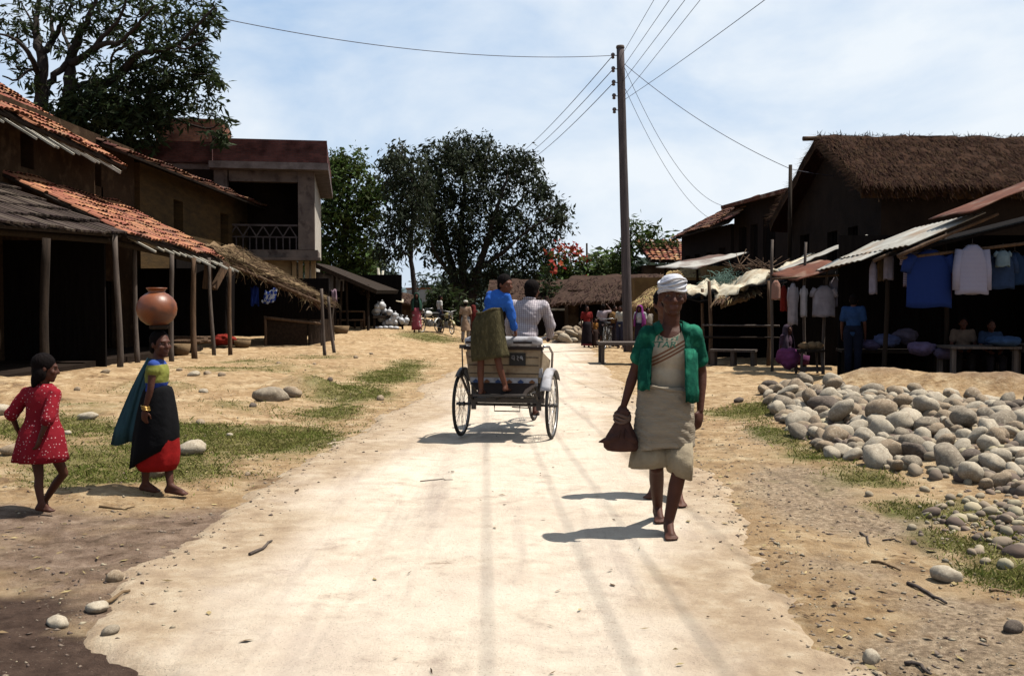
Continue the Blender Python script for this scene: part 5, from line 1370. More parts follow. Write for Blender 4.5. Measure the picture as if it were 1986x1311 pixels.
def make_tree(name, label, D, base, limbs, circs, mt, bark='bark', trunk_r=.3, k=26, n=12, ln=.3, wd=.045, droop=.4, spread=.12, jit=.3, twig=True, group='trees along the street', up=0, extra=None, cat='tree', twr=.012):
    b = base; root = thing(name, label, cat, tuple(b), 0, group)
    tb = MB(); sk = []
    for lb in limbs:
        pts, r0, r1 = lb
        limb(tb, pts, r0, r1, 9, sk, r1 * .5)
    T = circ_points(circs, D, k, jit)
    part('trunk', tb, bark, root)
    if twig:
        tw = MB(); A = np.array([tuple(p) for p in sk])
        # each twig leaves the nearest limb; later twigs may leave earlier ones
        order = sorted(T, key=lambda p: float(np.min(((A - np.array(p)) ** 2).sum(1))))
        for i, p in enumerate(order):
            pa = np.array(p); d2 = ((A - pa) ** 2).sum(1) * (1 + .6 * (A[:, 2] > pa[2] + .3)); j = int(np.argmin(d2)); q = Vector(A[j]); L0 = (p - q).length
            if L0 < .05: continue
            m = q.lerp(p, .5) + Vector((random.gauss(0, .08), random.gauss(0, .08), .10)) * min(1.5, L0)
            r = twr * (1 + .9 * min(L0, 2.5)); tw.tube([q, m, p], [r, r * .75, r * .35], 4, False)
            A = np.vstack([A, np.array(m), pa])
        part('twigs', tw, bark, root)
    C, Dd, Ln, Wd = tufts([tuple(p) for p in T], n, ln, wd, droop, spread, up)
    org = np.array(ORG[root.name])
    o = link_mesh('crown', leaves_mesh('crown', C - org, Dd, Ln, Wd, mt), root)
    if extra:
        T2 = circ_points(extra[0], D, extra[2], jit); C, Dd, Ln, Wd = tufts([tuple(p) for p in T2], extra[3], ln * .8, wd * 1.6, -.2, spread)
        link_mesh('blossoms', leaves_mesh('blossoms', C - org, Dd, Ln, Wd, extra[1]), root)
    return root
def PX(D, *pts): return [P(x, y, D + (dz[0] if dz else 0)) for x, y, *dz in pts]

# big open tree over the left roofs
D = 36
gl = G(90, 800).x
bz = P(85, 700, D); bz.z = 0
tr = Vector((bz.x, D, 0))
L1 = [([Vector((P(82, 179, D).x + .1, D, -.2)), P(80, 300, D), P(80, 179, D), P(81, 111, D), P(72, 72, D + .5), P(69, 36, D + .7), P(82, -20, D + 1)], .36, .06),
      (PX(D, (81, 106), (101, 80, .5), (99, 48, .8), (97, 10, 1)), .16, .04), (PX(D, (101, 80, .5), (116, 53, .5), (121, 36, .3), (145, 10, 0)), .12, .03),
      (PX(D, (76, 150), (60, 110, -1), (40, 85, -1.4), (24, 75, -1.6), (-10, 62, -2)), .12, .03), (PX(D, (70, 140), (58, 135, -.6), (31, 156, -1), (5, 148, -1.5)), .07, .025),
      (PX(D, (72, 72, .5), (60, 40, 1), (40, 5, 1.5)), .07, .02),
      ([Vector((P(140, 179, D).x, D + .5, -.2)), P(136, 300, D + .5), P(135, 184, D + .5), P(135, 145, D + .5), P(138, 111, D + .5), P(155, 68, D + .3), P(167, 41, D), P(183, 5, D), P(188, -40, D)], .34, .05),
      (PX(D, (137, 120, .5), (150, 118, 0), (179, 97, -.6), (205, 65, -1), (232, 36, -1.3), (247, -10, -1.5)), .18, .03),
      (PX(D, (138, 112, .5), (133, 88, 1.2), (122, 60, 1.6), (135, 30, 2)), .10, .03),
      (PX(D, (94, 182, .3), (104, 150, .3), (131, 122, .4)), .14, .11),
      (PX(D, (179, 97, -.6), (205, 84, -1), (232, 82, -1.4), (262, 55, -2), (280, 34, -2.4), (300, 10, -2.7)), .12, .03),
      ([P(150, 320, D + 1), P(165, 200, D + .6), P(218, 155, D), P(242, 135, D - .4), P(261, 111, D - .8), P(295, 99, D - 1), P(339, 89, D - 1), P(377, 56, D - 1.2), P(415, 15, D - 1.3)], .24, .03),
      (PX(D, (242, 135, -.4), (280, 125, .6), (312, 110, 1.2), (350, 100, 1.6), (385, 110, 2)), .12, .03),
      (PX(D, (145, 172, .5), (184, 157, 1), (215, 165, 1.5), (250, 180, 2), (310, 175, 2.4), (380, 165, 2.6), (415, 150, 2.6)), .14, .03),
      (PX(D, (250, 180, 2), (300, 210, 2), (350, 235, 1.6), (405, 250, 1.4), (430, 235, 1.2)), .09, .02),
      (PX(D, (405, 250, 1.4), (425, 262, 1.3)), .03, .02), (PX(D, (339, 89, -1), (360, 95, -1.6), (395, 80, -2), (405, 70, -2)), .05, .02),
      (PX(D, (218, 155), (215, 120, -.8), (225, 100, -1.4), (260, 80, -2)), .07, .02)]
c1 = [(20, 30, 34, .45), (10, 90, 26, .5), (40, 110, 24, .5), (60, 20, 40, .45), (115, 20, 34, .6), (100, 75, 22, .4), (60, 60, 18, .4), (150, 60, 26, .5), (185, 25, 48, .6), (250, 30, 56, .6), (310, 50, 60, .6), (385, 25, 42, .7), (418, 35, 20, 1.1), (300, 110, 56, .45), (360, 100, 50, .6), (395, 95, 22, 1),
      (392, 150, 34, 1), (420, 160, 16, 1.2), (340, 155, 50, .6), (260, 150, 46, .55), (255, 205, 60, 1.2), (318, 200, 50, 1.0), (385, 205, 28, .7), (190, 190, 44, 1.2), (150, 195, 34, 1.1), (215, 240, 56, 1.5), (155, 235, 44, 1.5), (270, 250, 46, 1.6), (430, 200, 7, 2), (427, 232, 14, 1.4), (425, 266, 16, 1.6), (130, 110, 14, .5), (185, 120, 26, .6), (70, 160, 22, .8), (120, 215, 30, 1.3), (410, 262, 9, 1.3)]
make_tree('open_tree', 'big dark open branched tree rising behind the left tiled roofs', D, tr, L1, c1, 'leaf_dark', k=22, n=11, ln=.30, wd=.042, droop=.45, spread=.10, jit=.5, twr=.010)

# central trees
D = 56
def base(px, D): 
    p = P(px, 640, D); return Vector((p.x, D, Hs(p.x, D) - .1))
b = base(893, D)
L2 = [([b, P(890, 590, D), P(880, 540, D), P(868, 480, D + .5), P(845, 420, D + 1), P(830, 360, D + 1)], .42, .06), ([b + Vector((.5, .3, 0)), P(912, 590, D), P(925, 530, D), P(945, 470, D - .5), P(965, 400, D - 1), P(985, 340, D - 1)], .38, .06),
      (PX(D, (900, 600), (897, 520), (895, 440, .5), (900, 360, .8), (890, 290, 1)), .3, .05), (PX(D, (930, 520), (975, 490, -1), (1020, 450, -1.5), (1070, 420, -2)), .18, .03), (PX(D, (880, 540), (850, 500, -1), (835, 470, -1.5), (820, 430, -2)), .14, .03),
      (PX(D, (925, 530), (985, 540, .5), (1035, 500, 1)), .14, .03), (PX(D, (945, 470), (1000, 400, 1), (1035, 365, 1.5)), .12, .03)]
c2 = [(822, 395, 22), (838, 300, 16), (1078, 408, 22), (1098, 436, 12, .8), (1075, 470, 14, .7), (1028, 318, 18, .8), (985, 292, 16, .8), (948, 272, 10, .8), (905, 272, 12, .9), (868, 288, 16, .8), (1050, 372, 18, .9), (1060, 505, 14, .8), (1012, 545, 22), (905, 560, 22, .8), (832, 352, 24), (836, 415, 24), (828, 322, 16), (855, 308, 32), (890, 288, 26), (905, 300, 36), (940, 305, 30), (900, 345, 55), (965, 340, 44), (1005, 330, 32), (1035, 360, 30), (1058, 392, 22), (1080, 418, 20), (1095, 424, 9), (1060, 440, 26, .8), (1040, 480, 32, .9), (1052, 512, 20), (1000, 435, 48, .9), (945, 420, 56), (880, 420, 54), (840, 385, 46),
      (862, 455, 34), (870, 490, 44, .9), (930, 500, 44, .8), (985, 510, 38, .9), (1030, 535, 18), (875, 548, 26), (945, 560, 26, .7), (1000, 565, 26), (1085, 450, 9), (1000, 298, 12), (930, 280, 10), (1020, 310, 14)]
make_tree('spreading_tree', 'tall spreading grey green tree in the middle of the village', D, b, L2, c2, 'leaf_grey', 'bark', k=29, n=18, ln=.27, wd=.048, droop=1.0, spread=.22, jit=.6, twr=.012)
D = 51; b = base(808, D)
L3 = [([b, P(806, 590, D), P(801, 540, D), P(797, 470, D), P(800, 400, D), P(797, 320, D)], .20, .05), (PX(D, (797, 470), (780, 430, .6), (765, 380, 1), (750, 330, 1)), .08, .02), (PX(D, (800, 500), (770, 480, -.6), (745, 450, -1)), .07, .02), (PX(D, (799, 420), (820, 370, .4), (830, 330, .8)), .07, .02)]
c3 = [(795, 325, 36), (765, 305, 24), (772, 290, 14), (742, 320, 12), (770, 370, 34), (810, 370, 34), (800, 425, 40), (755, 435, 28, .8), (738, 460, 16, .7), (780, 465, 28, .8), (815, 462, 16, .6), (758, 490, 22, .6), (735, 500, 12, .5), (748, 345, 14, .7), (728, 480, 8)]
make_tree('slender_tree', 'slender tree with a thin straight trunk left of the spreading tree', D, b, L3, c3, 'leaf_grey', 'bark', k=32, n=17, ln=.27, wd=.046, droop=1.2, spread=.2, jit=.5)
D = 60; b = base(672, D)
L4 = [([b, P(672, 560, D), P(668, 480, D), P(672, 400, D), P(680, 330, D)], .4, .08), (PX(D, (668, 480), (640, 430), (628, 370)), .16, .04), (PX(D, (670, 430), (710, 400), (740, 370)), .14, .04)]
c4 = [(685, 318, 26), (655, 312, 20), (640, 340, 34), (625, 385, 34), (680, 365, 46), (728, 368, 26), (748, 362, 10), (640, 440, 44), (695, 430, 42), (722, 402, 26), (640, 500, 40), (690, 490, 38), (716, 500, 24), (650, 545, 34), (700, 545, 34), (620, 330, 20), (612, 430, 26), (612, 500, 26)]
make_tree('dense_tree', 'dense bright green tree right behind the concrete building', D, b, L4, c4, 'leaf_green', k=34, n=18, ln=.30, wd=.07, droop=.3, spread=.22, jit=.8)
D = 66; b = base(748, D)
make_tree('bluish_tree', 'bluish green feathery tree below and left of the slender trunk', D, b, [([b, P(748, 560, D), P(745, 500, D)], .25, .06)], [(742, 505, 18), (755, 530, 18), (735, 540, 24), (752, 565, 22), (722, 515, 18), (742, 482, 10)], 'leaf_blue', k=30, n=12, ln=.42, wd=.06, droop=.8, spread=.25)
D = 80; b = base(822, D)
make_tree('small_tree', 'small distant tree in the gap beside the thin straight trunk', D, b, [([b, P(822, 580, D), P(822, 550, D)], .2, .06)], [(822, 542, 14), (812, 560, 14), (836, 566, 16), (824, 575, 18)], 'leaf_blue', k=40, n=10, ln=.4, wd=.08, droop=.4, spread=.25)
D = 50; b = base(850, D)
make_tree('dark_bush', 'low dark round bush at the left foot of the spreading tree', D, b, [([b, P(850, 590, D)], .1, .04)], [(850, 580, 24), (875, 590, 24), (860, 600, 22), (835, 595, 14)], 'leaf_dark', k=40, n=13, ln=.3, wd=.06, droop=.3, spread=.2, cat='bush', group='bushes between the huts')
# right: flowering trees and bushes
D = 53; b = base(1110, D)
make_tree('flowering_tree', 'flat topped flame tree with red blossoms right of the spreading tree', D, b, [([b, P(1108, 570, D), P(1100, 530, D), P(1090, 505, D)], .18, .04), (PX(D, (1104, 545), (1125, 520), (1135, 505)), .09, .03)],
          [(1085, 505, 18, .8), (1100, 525, 22), (1072, 530, 18), (1120, 540, 24), (1090, 555, 22), (1130, 515, 14, .7), (1065, 550, 14), (1080, 545, 18)], 'leaf_green', k=30, n=13, ln=.34, wd=.05, droop=.1, spread=.16, extra=([(1088, 486, 9), (1100, 488, 12), (1115, 494, 12), (1078, 494, 8), (1130, 500, 6), (1092, 520, 6)], 'flower', 26, 9))
b = base(1165, D)
make_tree('green_tree', 'bright leafy tree between the flame tree and the utility pole', D, b, [([b, P(1165, 570, D), P(1162, 530, D), P(1160, 500, D)], .16, .04)],
          [(1150, 515, 22), (1172, 508, 20), (1190, 520, 20), (1150, 540, 24), (1180, 545, 26), (1140, 560, 22), (1200, 540, 20), (1158, 495, 9)], 'leaf_bright', k=32, n=13, ln=.30, wd=.05, droop=.2, spread=.18)
D = 50; b = base(1222, D)
make_tree('feathery_tree', 'feathery dark green tree growing behind the utility pole', D, b, [([b, P(1222, 560, D), P(1222, 500, D), P(1224, 440, D)], .14, .03), (PX(D, (1222, 510), (1245, 480), (1262, 455)), .06, .02), (PX(D, (1222, 500), (1205, 480)), .05, .02)],
          [(1225, 432, 10), (1226, 450, 10), (1210, 475, 12), (1225, 480, 16), (1203, 495, 14), (1195, 520, 16), (1220, 510, 18), (1262, 448, 13), (1256, 460, 14), (1275, 462, 10), (1240, 472, 12), (1296, 464, 12, .7), (1310, 462, 8, .7), (1215, 545, 24), (1195, 555, 20), (1283, 485, 8, .6)], 'leaf_green', k=40, n=12, ln=.34, wd=.045, droop=.1, spread=.14)
D = 47; b = base(1150, D)
make_tree('creeper_bush', 'dark creeper bush with few red flowers over the mud hut roof', D, b, [([b, P(1150, 590, D)], .1, .05)], [(1095, 572, 16), (1120, 580, 18), (1150, 575, 20), (1180, 568, 22), (1205, 565, 20), (1215, 575, 18), (1060, 560, 16), (1055, 545, 12)], 'leaf_dark', k=36, n=12, ln=.26, wd=.05, droop=.5, spread=.18, extra=([(1128, 558, 3), (1080, 515, 4), (1165, 560, 3)], 'flower', 60, 6), cat='bush', group='bushes between the huts')
# woods closing the view beyond the village
pts = []
for i in range(5200):
    x = random.uniform(-95, 110); yy = random.uniform(95, 125); hmax = (5.5 + 3.5 * float(fbm(x * .06, 3.3)) + 1.5 * float(fbm(x * .3, 7.3)))
    if -14.5 < x < -8: hmax *= .30
    pts.append((x, yy, hmax * random.random() ** .6))
C, Dd, Ln, Wd = tufts(pts, 9, .8, .2, .4, .5)
o = single('woods', MB().add([(-90, 120, -1), (-89.9, 120, -1), (-90, 120.1, -1)], [(0, 1, 2)]), 'leaf_blue', 'distant belt of woods beyond the village', 'woods', kind='stuff')
o.data = leaves_mesh('woods', C, Dd, Ln, Wd, 'leaf_blue')
# ------------------------------------------------------------------ people
UP = Vector((0, 0, 1))
def head_frame(f, tilt=0.0):
    f = Vector(f).normalized(); r = f.cross(UP).normalized(); u = r.cross(f).normalized()
    if tilt:
        q = Matrix.Rotation(tilt, 3, f); r = q @ r; u = q @ u
    return r, f, u
def hand(mb, w, d, n, side, s, curl=.5, fist=False):
    """w wrist, d towards the fingers, n palm normal; thumb on the side given"""
    d = Vector(d).normalized(); n = Vector(n); n = (n - d * n.dot(d)).normalized(); a = d.cross(n).normalized() * side
    rot = Matrix((a, n, d)).transposed()
    mb.ell(w + d * .045 * s, (.040 * s, .017 * s, .052 * s), rot, 12, 8)
    for k, (o, l) in enumerate(((-.029, .058), (-.010, .070), (.010, .076), (.029, .068))):
        p = w + d * (.082 - .006 * abs(k - 2)) * s + a * o * s
        c = curl * (1.1 - .08 * k); b = p + (d * math.cos(c * .5) + n * math.sin(c * .5) + a * o * 2.2) * l * .5 * s
        e = b + (d * math.cos(c * 1.5) + n * math.sin(c * 1.5) + a * o * 1.5) * l * .52 * s
        r = .0088 * s
        mb.cone(p - d * .012 * s, r * 1.08, b, r, 8); mb.cone(b, r, e, r * .82, 8)
    p = w + d * .028 * s + a * .034 * s; b = p + (d * .75 + a * .6 + n * .35) * .036 * s; e = b + (d * .95 + a * .12 + n * .3) * .034 * s
    mb.cone(p, .0125 * s, b, .0105 * s, 8); mb.cone(b, .0105 * s, e, .0085 * s, 8)
def foot(mb, an, to, s, toes=False):
    to = Vector(to); an = Vector(an); d = to - an; d.z = 0
    if d.length < 1e-3: d = Vector((0, -1, 0))
    d.normalize(); a = d.cross(UP)
    heel = an - d * .035 * s + Vector((0, 0, -.045 * s)); ball = to - d * .055 * s
    mb.cone(an, .034 * s, heel, .030 * s); mb.cone(heel, .029 * s, ball - a * .016 * s, .022 * s, 10); mb.cone(heel, .027 * s, ball + a * .018 * s, .022 * s, 10); mb.cone(an, .032 * s, ball + Vector((0, 0, .014 * s)), .022 * s, 10)
    for k in range(5):
        o = (-.034 + .017 * k) * s; l = (.045, .05, .046, .04, .03)[k] * s
        p = ball + a * o * -1; mb.cone(p, .012 * s, p + d * l, (.0115, .009, .0085, .008, .0075)[k] * s, 8)
def figure(root, J, s=1.0, f=(0, -1, 0), tf=None, skin='skin', voxel=.012, tilt=0.0, hands=('curl', 'curl'), slim=1.0, face=True, hs=None, toes=False, palm=None):
    hs = hs or s
    mb = MB(); r, f, u = head_frame(f, tilt); tf = Vector(tf or f).normalized(); tr = tf.cross(UP).normalized()
    c = Vector(J['head']); rot = Matrix((r, f, u)).transposed()
    mb.ell(c - f * .012 * hs + u * .022 * hs, (.073 * hs, .092 * hs, .094 * hs), rot, 20, 14)
    mb.ell(c + f * .022 * hs - u * .045 * hs, (.056 * hs, .064 * hs, .066 * hs), rot, 16, 10)
    mb.ell(c + f * .062 * hs - u * .094 * hs, (.026 * hs, .022 * hs, .020 * hs), rot, 10, 7)
    if face:
        mb.ell(c + f * .076 * hs + u * .030 * hs, (.052 * hs, .015 * hs, .012 * hs), rot, 12, 6)
        mb.cone(c + f * .084 * hs + u * .014 * hs, .010 * hs, c + f * .104 * hs - u * .024 * hs, .0145 * hs, 8)
        for q in (-1, 1):
            mb.ell(c + f * .090 * hs - u * .027 * hs + r * q * .013 * hs, .011 * hs, None, 8, 6)
            mb.ell(c + r * q * .076 * hs - f * .008 * hs - u * .004 * hs, (.011 * hs, .019 * hs, .031 * hs), rot, 10, 7)
            mb.ell(c + f * .064 * hs + r * q * .042 * hs - u * .022 * hs, (.024 * hs, .018 * hs, .022 * hs), rot, 10, 7)
        mb.ell(c + f * .083 * hs - u * .054 * hs, (.026 * hs, .012 * hs, .0075 * hs), rot, 10, 6); mb.ell(c + f * .080 * hs - u * .067 * hs, (.022 * hs, .012 * hs, .008 * hs), rot, 10, 6)
    nk = Vector(J['neck']); ch = Vector(J['chest']); pe = Vector(J['pelvis'])
    mb.cone(nk - UP * .02 * s, .056 * s * slim, c - u * .06 * hs - f * .015 * hs, .050 * hs)
    up = (nk - pe).normalized(); tf2 = (tf - up * tf.dot(up)).normalized(); tr2 = tf2.cross(up); trot = Matrix((tr2, tf2, up)).transposed()
    mb.ell(ch, (.150 * s * slim, .100 * s * slim, .18 * s), trot, 18, 12); mb.ell(ch.lerp(pe, .55), (.122 * s * slim, .088 * s * slim, .16 * s), trot, 18, 12)
    mb.ell(pe, (.142 * s * slim, .100 * s * slim, .125 * s), trot, 18, 12)
    for q in 'LR':
        sh, el, wr = Vector(J['sh' + q]), Vector(J['el' + q]), Vector(J['wr' + q])
        mb.cone(nk - UP * .045 * s, .048 * s, sh, .050 * s * slim); mb.cone(ch + (sh - ch) * .35, .085 * s * slim, sh, .052 * s * slim)
        mb.cone(sh, .047 * s * slim, el, .034 * s * slim); mid = el.lerp(wr, .3); mb.cone(el, .034 * s * slim, mid, .035 * s * slim); mb.cone(mid, .035 * s * slim, wr, .022 * s)
        if 'ha' + q in J: d = Vector(J['ha' + q]) - wr
        else: d = wr - el
        pn = Vector(palm[q]) if palm and q in palm else (tr if q == 'L' else -tr)
        hand(mb, wr, d, pn, (-1 if q == 'L' else 1), s, 1.5 if hands['LR'.index(q)] == 'fist' else .55)
        hi, kn, an, to = (Vector(J[k + q]) for k in ('hi', 'kn', 'an', 'to'))
        mb.cone(pe.lerp(hi, .6), .088 * s * slim, hi, .080 * s * slim); mb.cone(hi, .078 * s * slim, kn, .050 * s * slim)
        cal = kn.lerp(an, .33); bk = -(Vector(J['to' + q]) - an); bk.z = 0
        if bk.length > 1e-4: cal = cal + bk.normalized() * .012 * s
        mb.cone(kn, .048 * s * slim, cal, .050 * s * slim); mb.cone(cal, .050 * s * slim, an, .033 * s)
        foot(mb, an, to, s)
    eyes = [c + f * .083 * hs + r * q * .033 * hs + u * .010 * hs for q in (-1, 1)]; mo = c + f * .086 * hs - u * .060 * hs
    def paint(p):
        for e in eyes:
            d = p - e; q = Vector((d.dot(r), d.dot(f), d.dot(u)))
            if abs(q.y) < .03 * hs:
                if (q.x / .0065) ** 2 + (q.z / .006) ** 2 < hs * hs: return 2
                if (q.x / .0135) ** 2 + (q.z / .0052) ** 2 < hs * hs: return 1
        d = p - mo
        if abs(d.dot(r)) < .024 * hs and abs(d.dot(u)) < .012 * hs and d.dot(f) > -.008 * hs: return 3
        return 0
    return remesh('body', mb, [skin, 'eye', 'iris', 'lip'], root, voxel, 3, paint if face else None)
def ring(c, rx, ry, yaw=0, fold=0., nf=7, ph=0., n=48, tilt=(0, 0), t0=0., t1=2 * math.pi, close=True):
    """horizontal section of cloth: rx sideways, ry front to back, yaw turns it; folds wave the edge"""
    c = Vector(c); cy, sy = math.cos(yaw), math.sin(yaw); o = []
    m = n if close else n + 1
    for k in range(m):
        a = t0 + (t1 - t0) * k / n; w = 1 + fold * (math.sin(nf * a + ph) * .6 + .4 * math.sin(nf * 1.7 * a + 2.1 * ph + 1))
        x, y = rx * math.cos(a) * w, ry * math.sin(a) * w
        o.append(c + Vector((x * cy - y * sy, x * sy + y * cy, x * tilt[0] + y * tilt[1])))
    return o
def skirt(parent, name, mt, rings, solid=.006, n=56):
    mb = MB(); mb.loft([ring(*q[:3], **q[3]) for q in rings], True, False, False); return part(name, mb, mt, parent, solid)
def sleeve(mb, a, b, r0, r1, r2=None, n=16):
    a = Vector(a); b = Vector(b); m = a.lerp(b, .5)
    d = (b - a)
    pts = [a - d * .10, a, a + d * .3, m + Vector((0, .004, 0)), a + d * .8, b]; k = [r0 * .75, r0, (r0 * .75 + r1 * .25) * 1.03, (r0 + r1) / 2 * .97, (r0 * .2 + r1 * .8) * 1.04, r2 or r1]
    return mb.tube(pts, k, n, False)
def hair_cap(parent, J, hs, f, label=None, mt='hair', low=.2, back=1.0, tilt=0., bun=False, long=0., puff=1.0, voxel=.010, name='hair'):
    r, f, u = head_frame(f, tilt); c = Vector(J['head']); rot = Matrix((r, f, u)).transposed(); mb = MB()
    mb.ell(c - f * .026 * hs + u * .042 * hs, (.082 * hs * puff, .094 * hs * puff, .088 * hs * puff), rot, 18, 12)
    mb.ell(c - f * .055 * hs - u * .02 * hs * back, (.072 * hs * puff, .055 * hs * puff, .075 * hs), rot, 16, 10)
    for q in (-1, 1): mb.ell(c + r * q * .062 * hs - f * .02 * hs + u * .02 * hs, (.020 * hs, .05 * hs, .05 * hs), rot, 12, 8)
    if bun: mb.ell(c - f * .11 * hs - u * .05 * hs, .04 * hs, None, 12, 8)
    if long:
        mb.ell(c - f * .07 * hs - u * (.06 + long) * hs, (.075 * hs, .04 * hs, (.06 + long) * hs), rot, 14, 9)
        for q in (-1, 1): mb.ell(c + r * q * .07 * hs - f * .03 * hs - u * .05 * hs, (.022 * hs, .05 * hs, (.04 + long * .7) * hs), rot, 12, 8)
    o = remesh(name, mb, mt, parent, voxel, 2)
    return o
def dotted(name, base, dot, sc, rad=.16):
    m = cloth(name, base, scale=5); nt = m.node_tree; N = nt.nodes; b = N['Principled BSDF']
    src = b.inputs['Base Color'].links[0].from_socket
    tc = N.new('ShaderNodeTexCoord'); v = N.new('ShaderNodeTexVoronoi'); v.inputs['Scale'].default_value = sc; v.inputs['Randomness'].default_value = .55; nt.links.new(tc.outputs['Object'], v.inputs['Vector'])
    lt = N.new('ShaderNodeMath'); lt.operation = 'LESS_THAN'; lt.inputs[1].default_value = rad; nt.links.new(v.outputs['Distance'], lt.inputs[0])
    mx = N.new('ShaderNodeMix'); mx.data_type = 'RGBA'; mx.inputs[7].default_value = (*[q * ALB for q in dot], 1)
    nt.links.new(lt.outputs[0], mx.inputs[0]); nt.links.new(src, mx.inputs[6]); nt.links.new(mx.outputs[2], b.inputs['Base Color'])
    return m
def zcolour(name, base, bands, axis=(0, 0, 1)):
    """printed cloth: bands = (lo, hi, colour) measured along an axis of the garment"""
    m = cloth(name, base, scale=7); nt = m.node_tree; N = nt.nodes; b = N['Principled BSDF']; src = b.inputs['Base Color'].links[0].from_socket
    tc = N.new('ShaderNodeTexCoord'); dp = N.new('ShaderNodeVectorMath'); dp.operation = 'DOT_PRODUCT'; dp.inputs[1].default_value = axis; nt.links.new(tc.outputs['Object'], dp.inputs[0])
    for lo, hi, c in bands:
        a = N.new('ShaderNodeMath'); a.operation = 'COMPARE'; a.inputs[1].default_value = (lo + hi) / 2; a.inputs[2].default_value = (hi - lo) / 2; nt.links.new(dp.outputs['Value'], a.inputs[0])
        mx = N.new('ShaderNodeMix'); mx.data_type = 'RGBA'; mx.inputs[7].default_value = (*[q * ALB for q in c], 1)
        nt.links.new(a.outputs[0], mx.inputs[0]); nt.links.new(src, mx.inputs[6]); src = mx.outputs[2]
    nt.links.new(src, b.inputs['Base Color'])
    return m

def shell(parent, name, J, mt, s=1.0, tf=(0, -1, 0), slim=1.0, inf=.012, sl=(.5, .5), voxel=.012, wr=.006, drop=.0, flare=0., keep=None, solid=0., sleeves=True, neck=.0, smooth=4):
    """a loose garment: the trunk and arms of the figure, let out a little, in one skin with creases"""
    mb = MB(); nk, ch, pe = Vector(J['neck']), Vector(J['chest']), Vector(J['pelvis']); tf = Vector(tf).normalized()
    up = (nk - pe).normalized(); tf2 = (tf - up * tf.dot(up)).normalized(); tr2 = tf2.cross(up); rot = Matrix((tr2, tf2, up)).transposed(); i = inf
    mb.ell(ch, (.150 * s * slim + i, .100 * s * slim + i, .18 * s + i * .3), rot, 20, 14); mb.ell(ch.lerp(pe, .55), (.128 * s * slim + i * 1.1, .092 * s * slim + i * 1.1, .16 * s), rot, 20, 12)
    lo = pe - up * drop * s
    mb.ell(pe, (.142 * s * slim + i, .100 * s * slim + i, .11 * s + i), rot, 20, 12)
    if drop: mb.tube([ch.lerp(pe, .6), pe, lo], [.125 * s * slim + i, .13 * s * slim + i, .14 * s * slim + i + flare * s], 20)
    for q, k in zip('LR', sl):
        sh, el, wr_ = Vector(J['sh' + q]), Vector(J['el' + q]), Vector(J['wr' + q])
        mb.cone(nk - UP * .050 * s, .044 * s + i * .8, sh, .047 * s * slim + i); mb.cone(ch + (sh - ch) * .35, .085 * s * slim + i, sh, .050 * s * slim + i)
        if sleeves:
            e = sh.lerp(el, min(1, k)); mb.cone(sh, .047 * s * slim + i, e, (.047 + (.034 - .047) * min(1, k)) * s * slim + i * 1.25 + .004)
            if k > 1: mb.cone(el, .036 * s * slim + i * 1.1, el.lerp(wr_, k - 1), .026 * s + i)
    o = remesh(name, mb, mt, parent, voxel, smooth); me = o.data
    n = len(me.vertices); co = np.empty(n * 3); me.vertices.foreach_get('co', co); co = co.reshape(-1, 3); no = np.empty(n * 3); me.vertex_normals.foreach_get('vector', no); no = no.reshape(-1, 3)
    d = fbm(co[:, 0] * 7 + co[:, 2] * 5 + 3, co[:, 1] * 7 - co[:, 2] * 13, 3) * wr + fbm(co[:, 0] * 16 + co[:, 2] * 16, co[:, 1] * 16 + co[:, 2] * 9 + 5, 2) * wr * .6
    me.vertices.foreach_set('co', (co + no * d[:, None]).ravel())
    if keep:
        og = Vector(ORG[parent.name]); bm = bmesh.new(); bm.from_mesh(me)
        bmesh.ops.delete(bm, geom=[f for f in bm.faces if not keep(f.calc_center_median() + og)], context='FACES')
        for _ in range(3):                # smooth the cut edge
            nb = {v: sum((e.other_vert(v).co for e in v.link_edges if e.is_boundary), Vector()) / 2 for v in bm.verts if sum(e.is_boundary for e in v.link_edges) == 2}
            for v, c in nb.items(): v.co = v.co.lerp(c, .5)
        bm.to_mesh(me); bm.free()
    if solid: add_solid(o, solid)
    return o
def pxy(p):
    d = Vector(p) - Vector((0, 0, CAM_H)); f_ = d.y * math.cos(PITCH) - d.z * math.sin(PITCH); u_ = d.y * math.sin(PITCH) + d.z * math.cos(PITCH)
    return 993 + F * d.x / f_, 655.5 - F * u_ / f_

# ---- the walking man in the road
MD = 6.26
man = thing('person', 'barefoot man in open green shirt and white head cloth walking towards the viewer', 'person', (1.0, MD, 0))
def mp(px, py, dy=0): return P(px, py, MD + dy)
gF = G(1301, 1046, .022); gB = G(1281, 1014, .022)
J = dict(head=mp(1304, 576, -.03), neck=mp(1301, 628), chest=mp(1299, 680), pelvis=mp(1290, 782),
         shR=mp(1256, 648), elR=mp(1230, 722, .04), wrR=mp(1210, 786, .0), haR=mp(1203, 812, -.01),
         shL=mp(1345, 648), elL=mp(1361, 722, .06), wrL=mp(1358, 796, .0), haL=mp(1351, 840, -.03),
         hiR=mp(1270, 795), knR=mp(1273, 905, .05), anR=Vector((gB.x + .0, gB.y + .13, .105)), toR=Vector((gB.x, gB.y - .045, .035)),
         hiL=mp(1314, 795), knL=mp(1319, 908, -.12), anL=Vector((gF.x + .005, gF.y + .12, .105)), toL=Vector((gF.x + .0, gF.y - .06, .036)))
figure(man, J, .985, (-.04, -1, -.03), (0, -1, 0), 'skin', .0068, 0, ('curl', 'fist'), .98, hs=1.04, palm={'L': (-.6, .8, 0), 'R': (.5, .85, 0)})
hair_cap(man, J, .97, (-.04, -1, 0), puff=.96, voxel=.008)
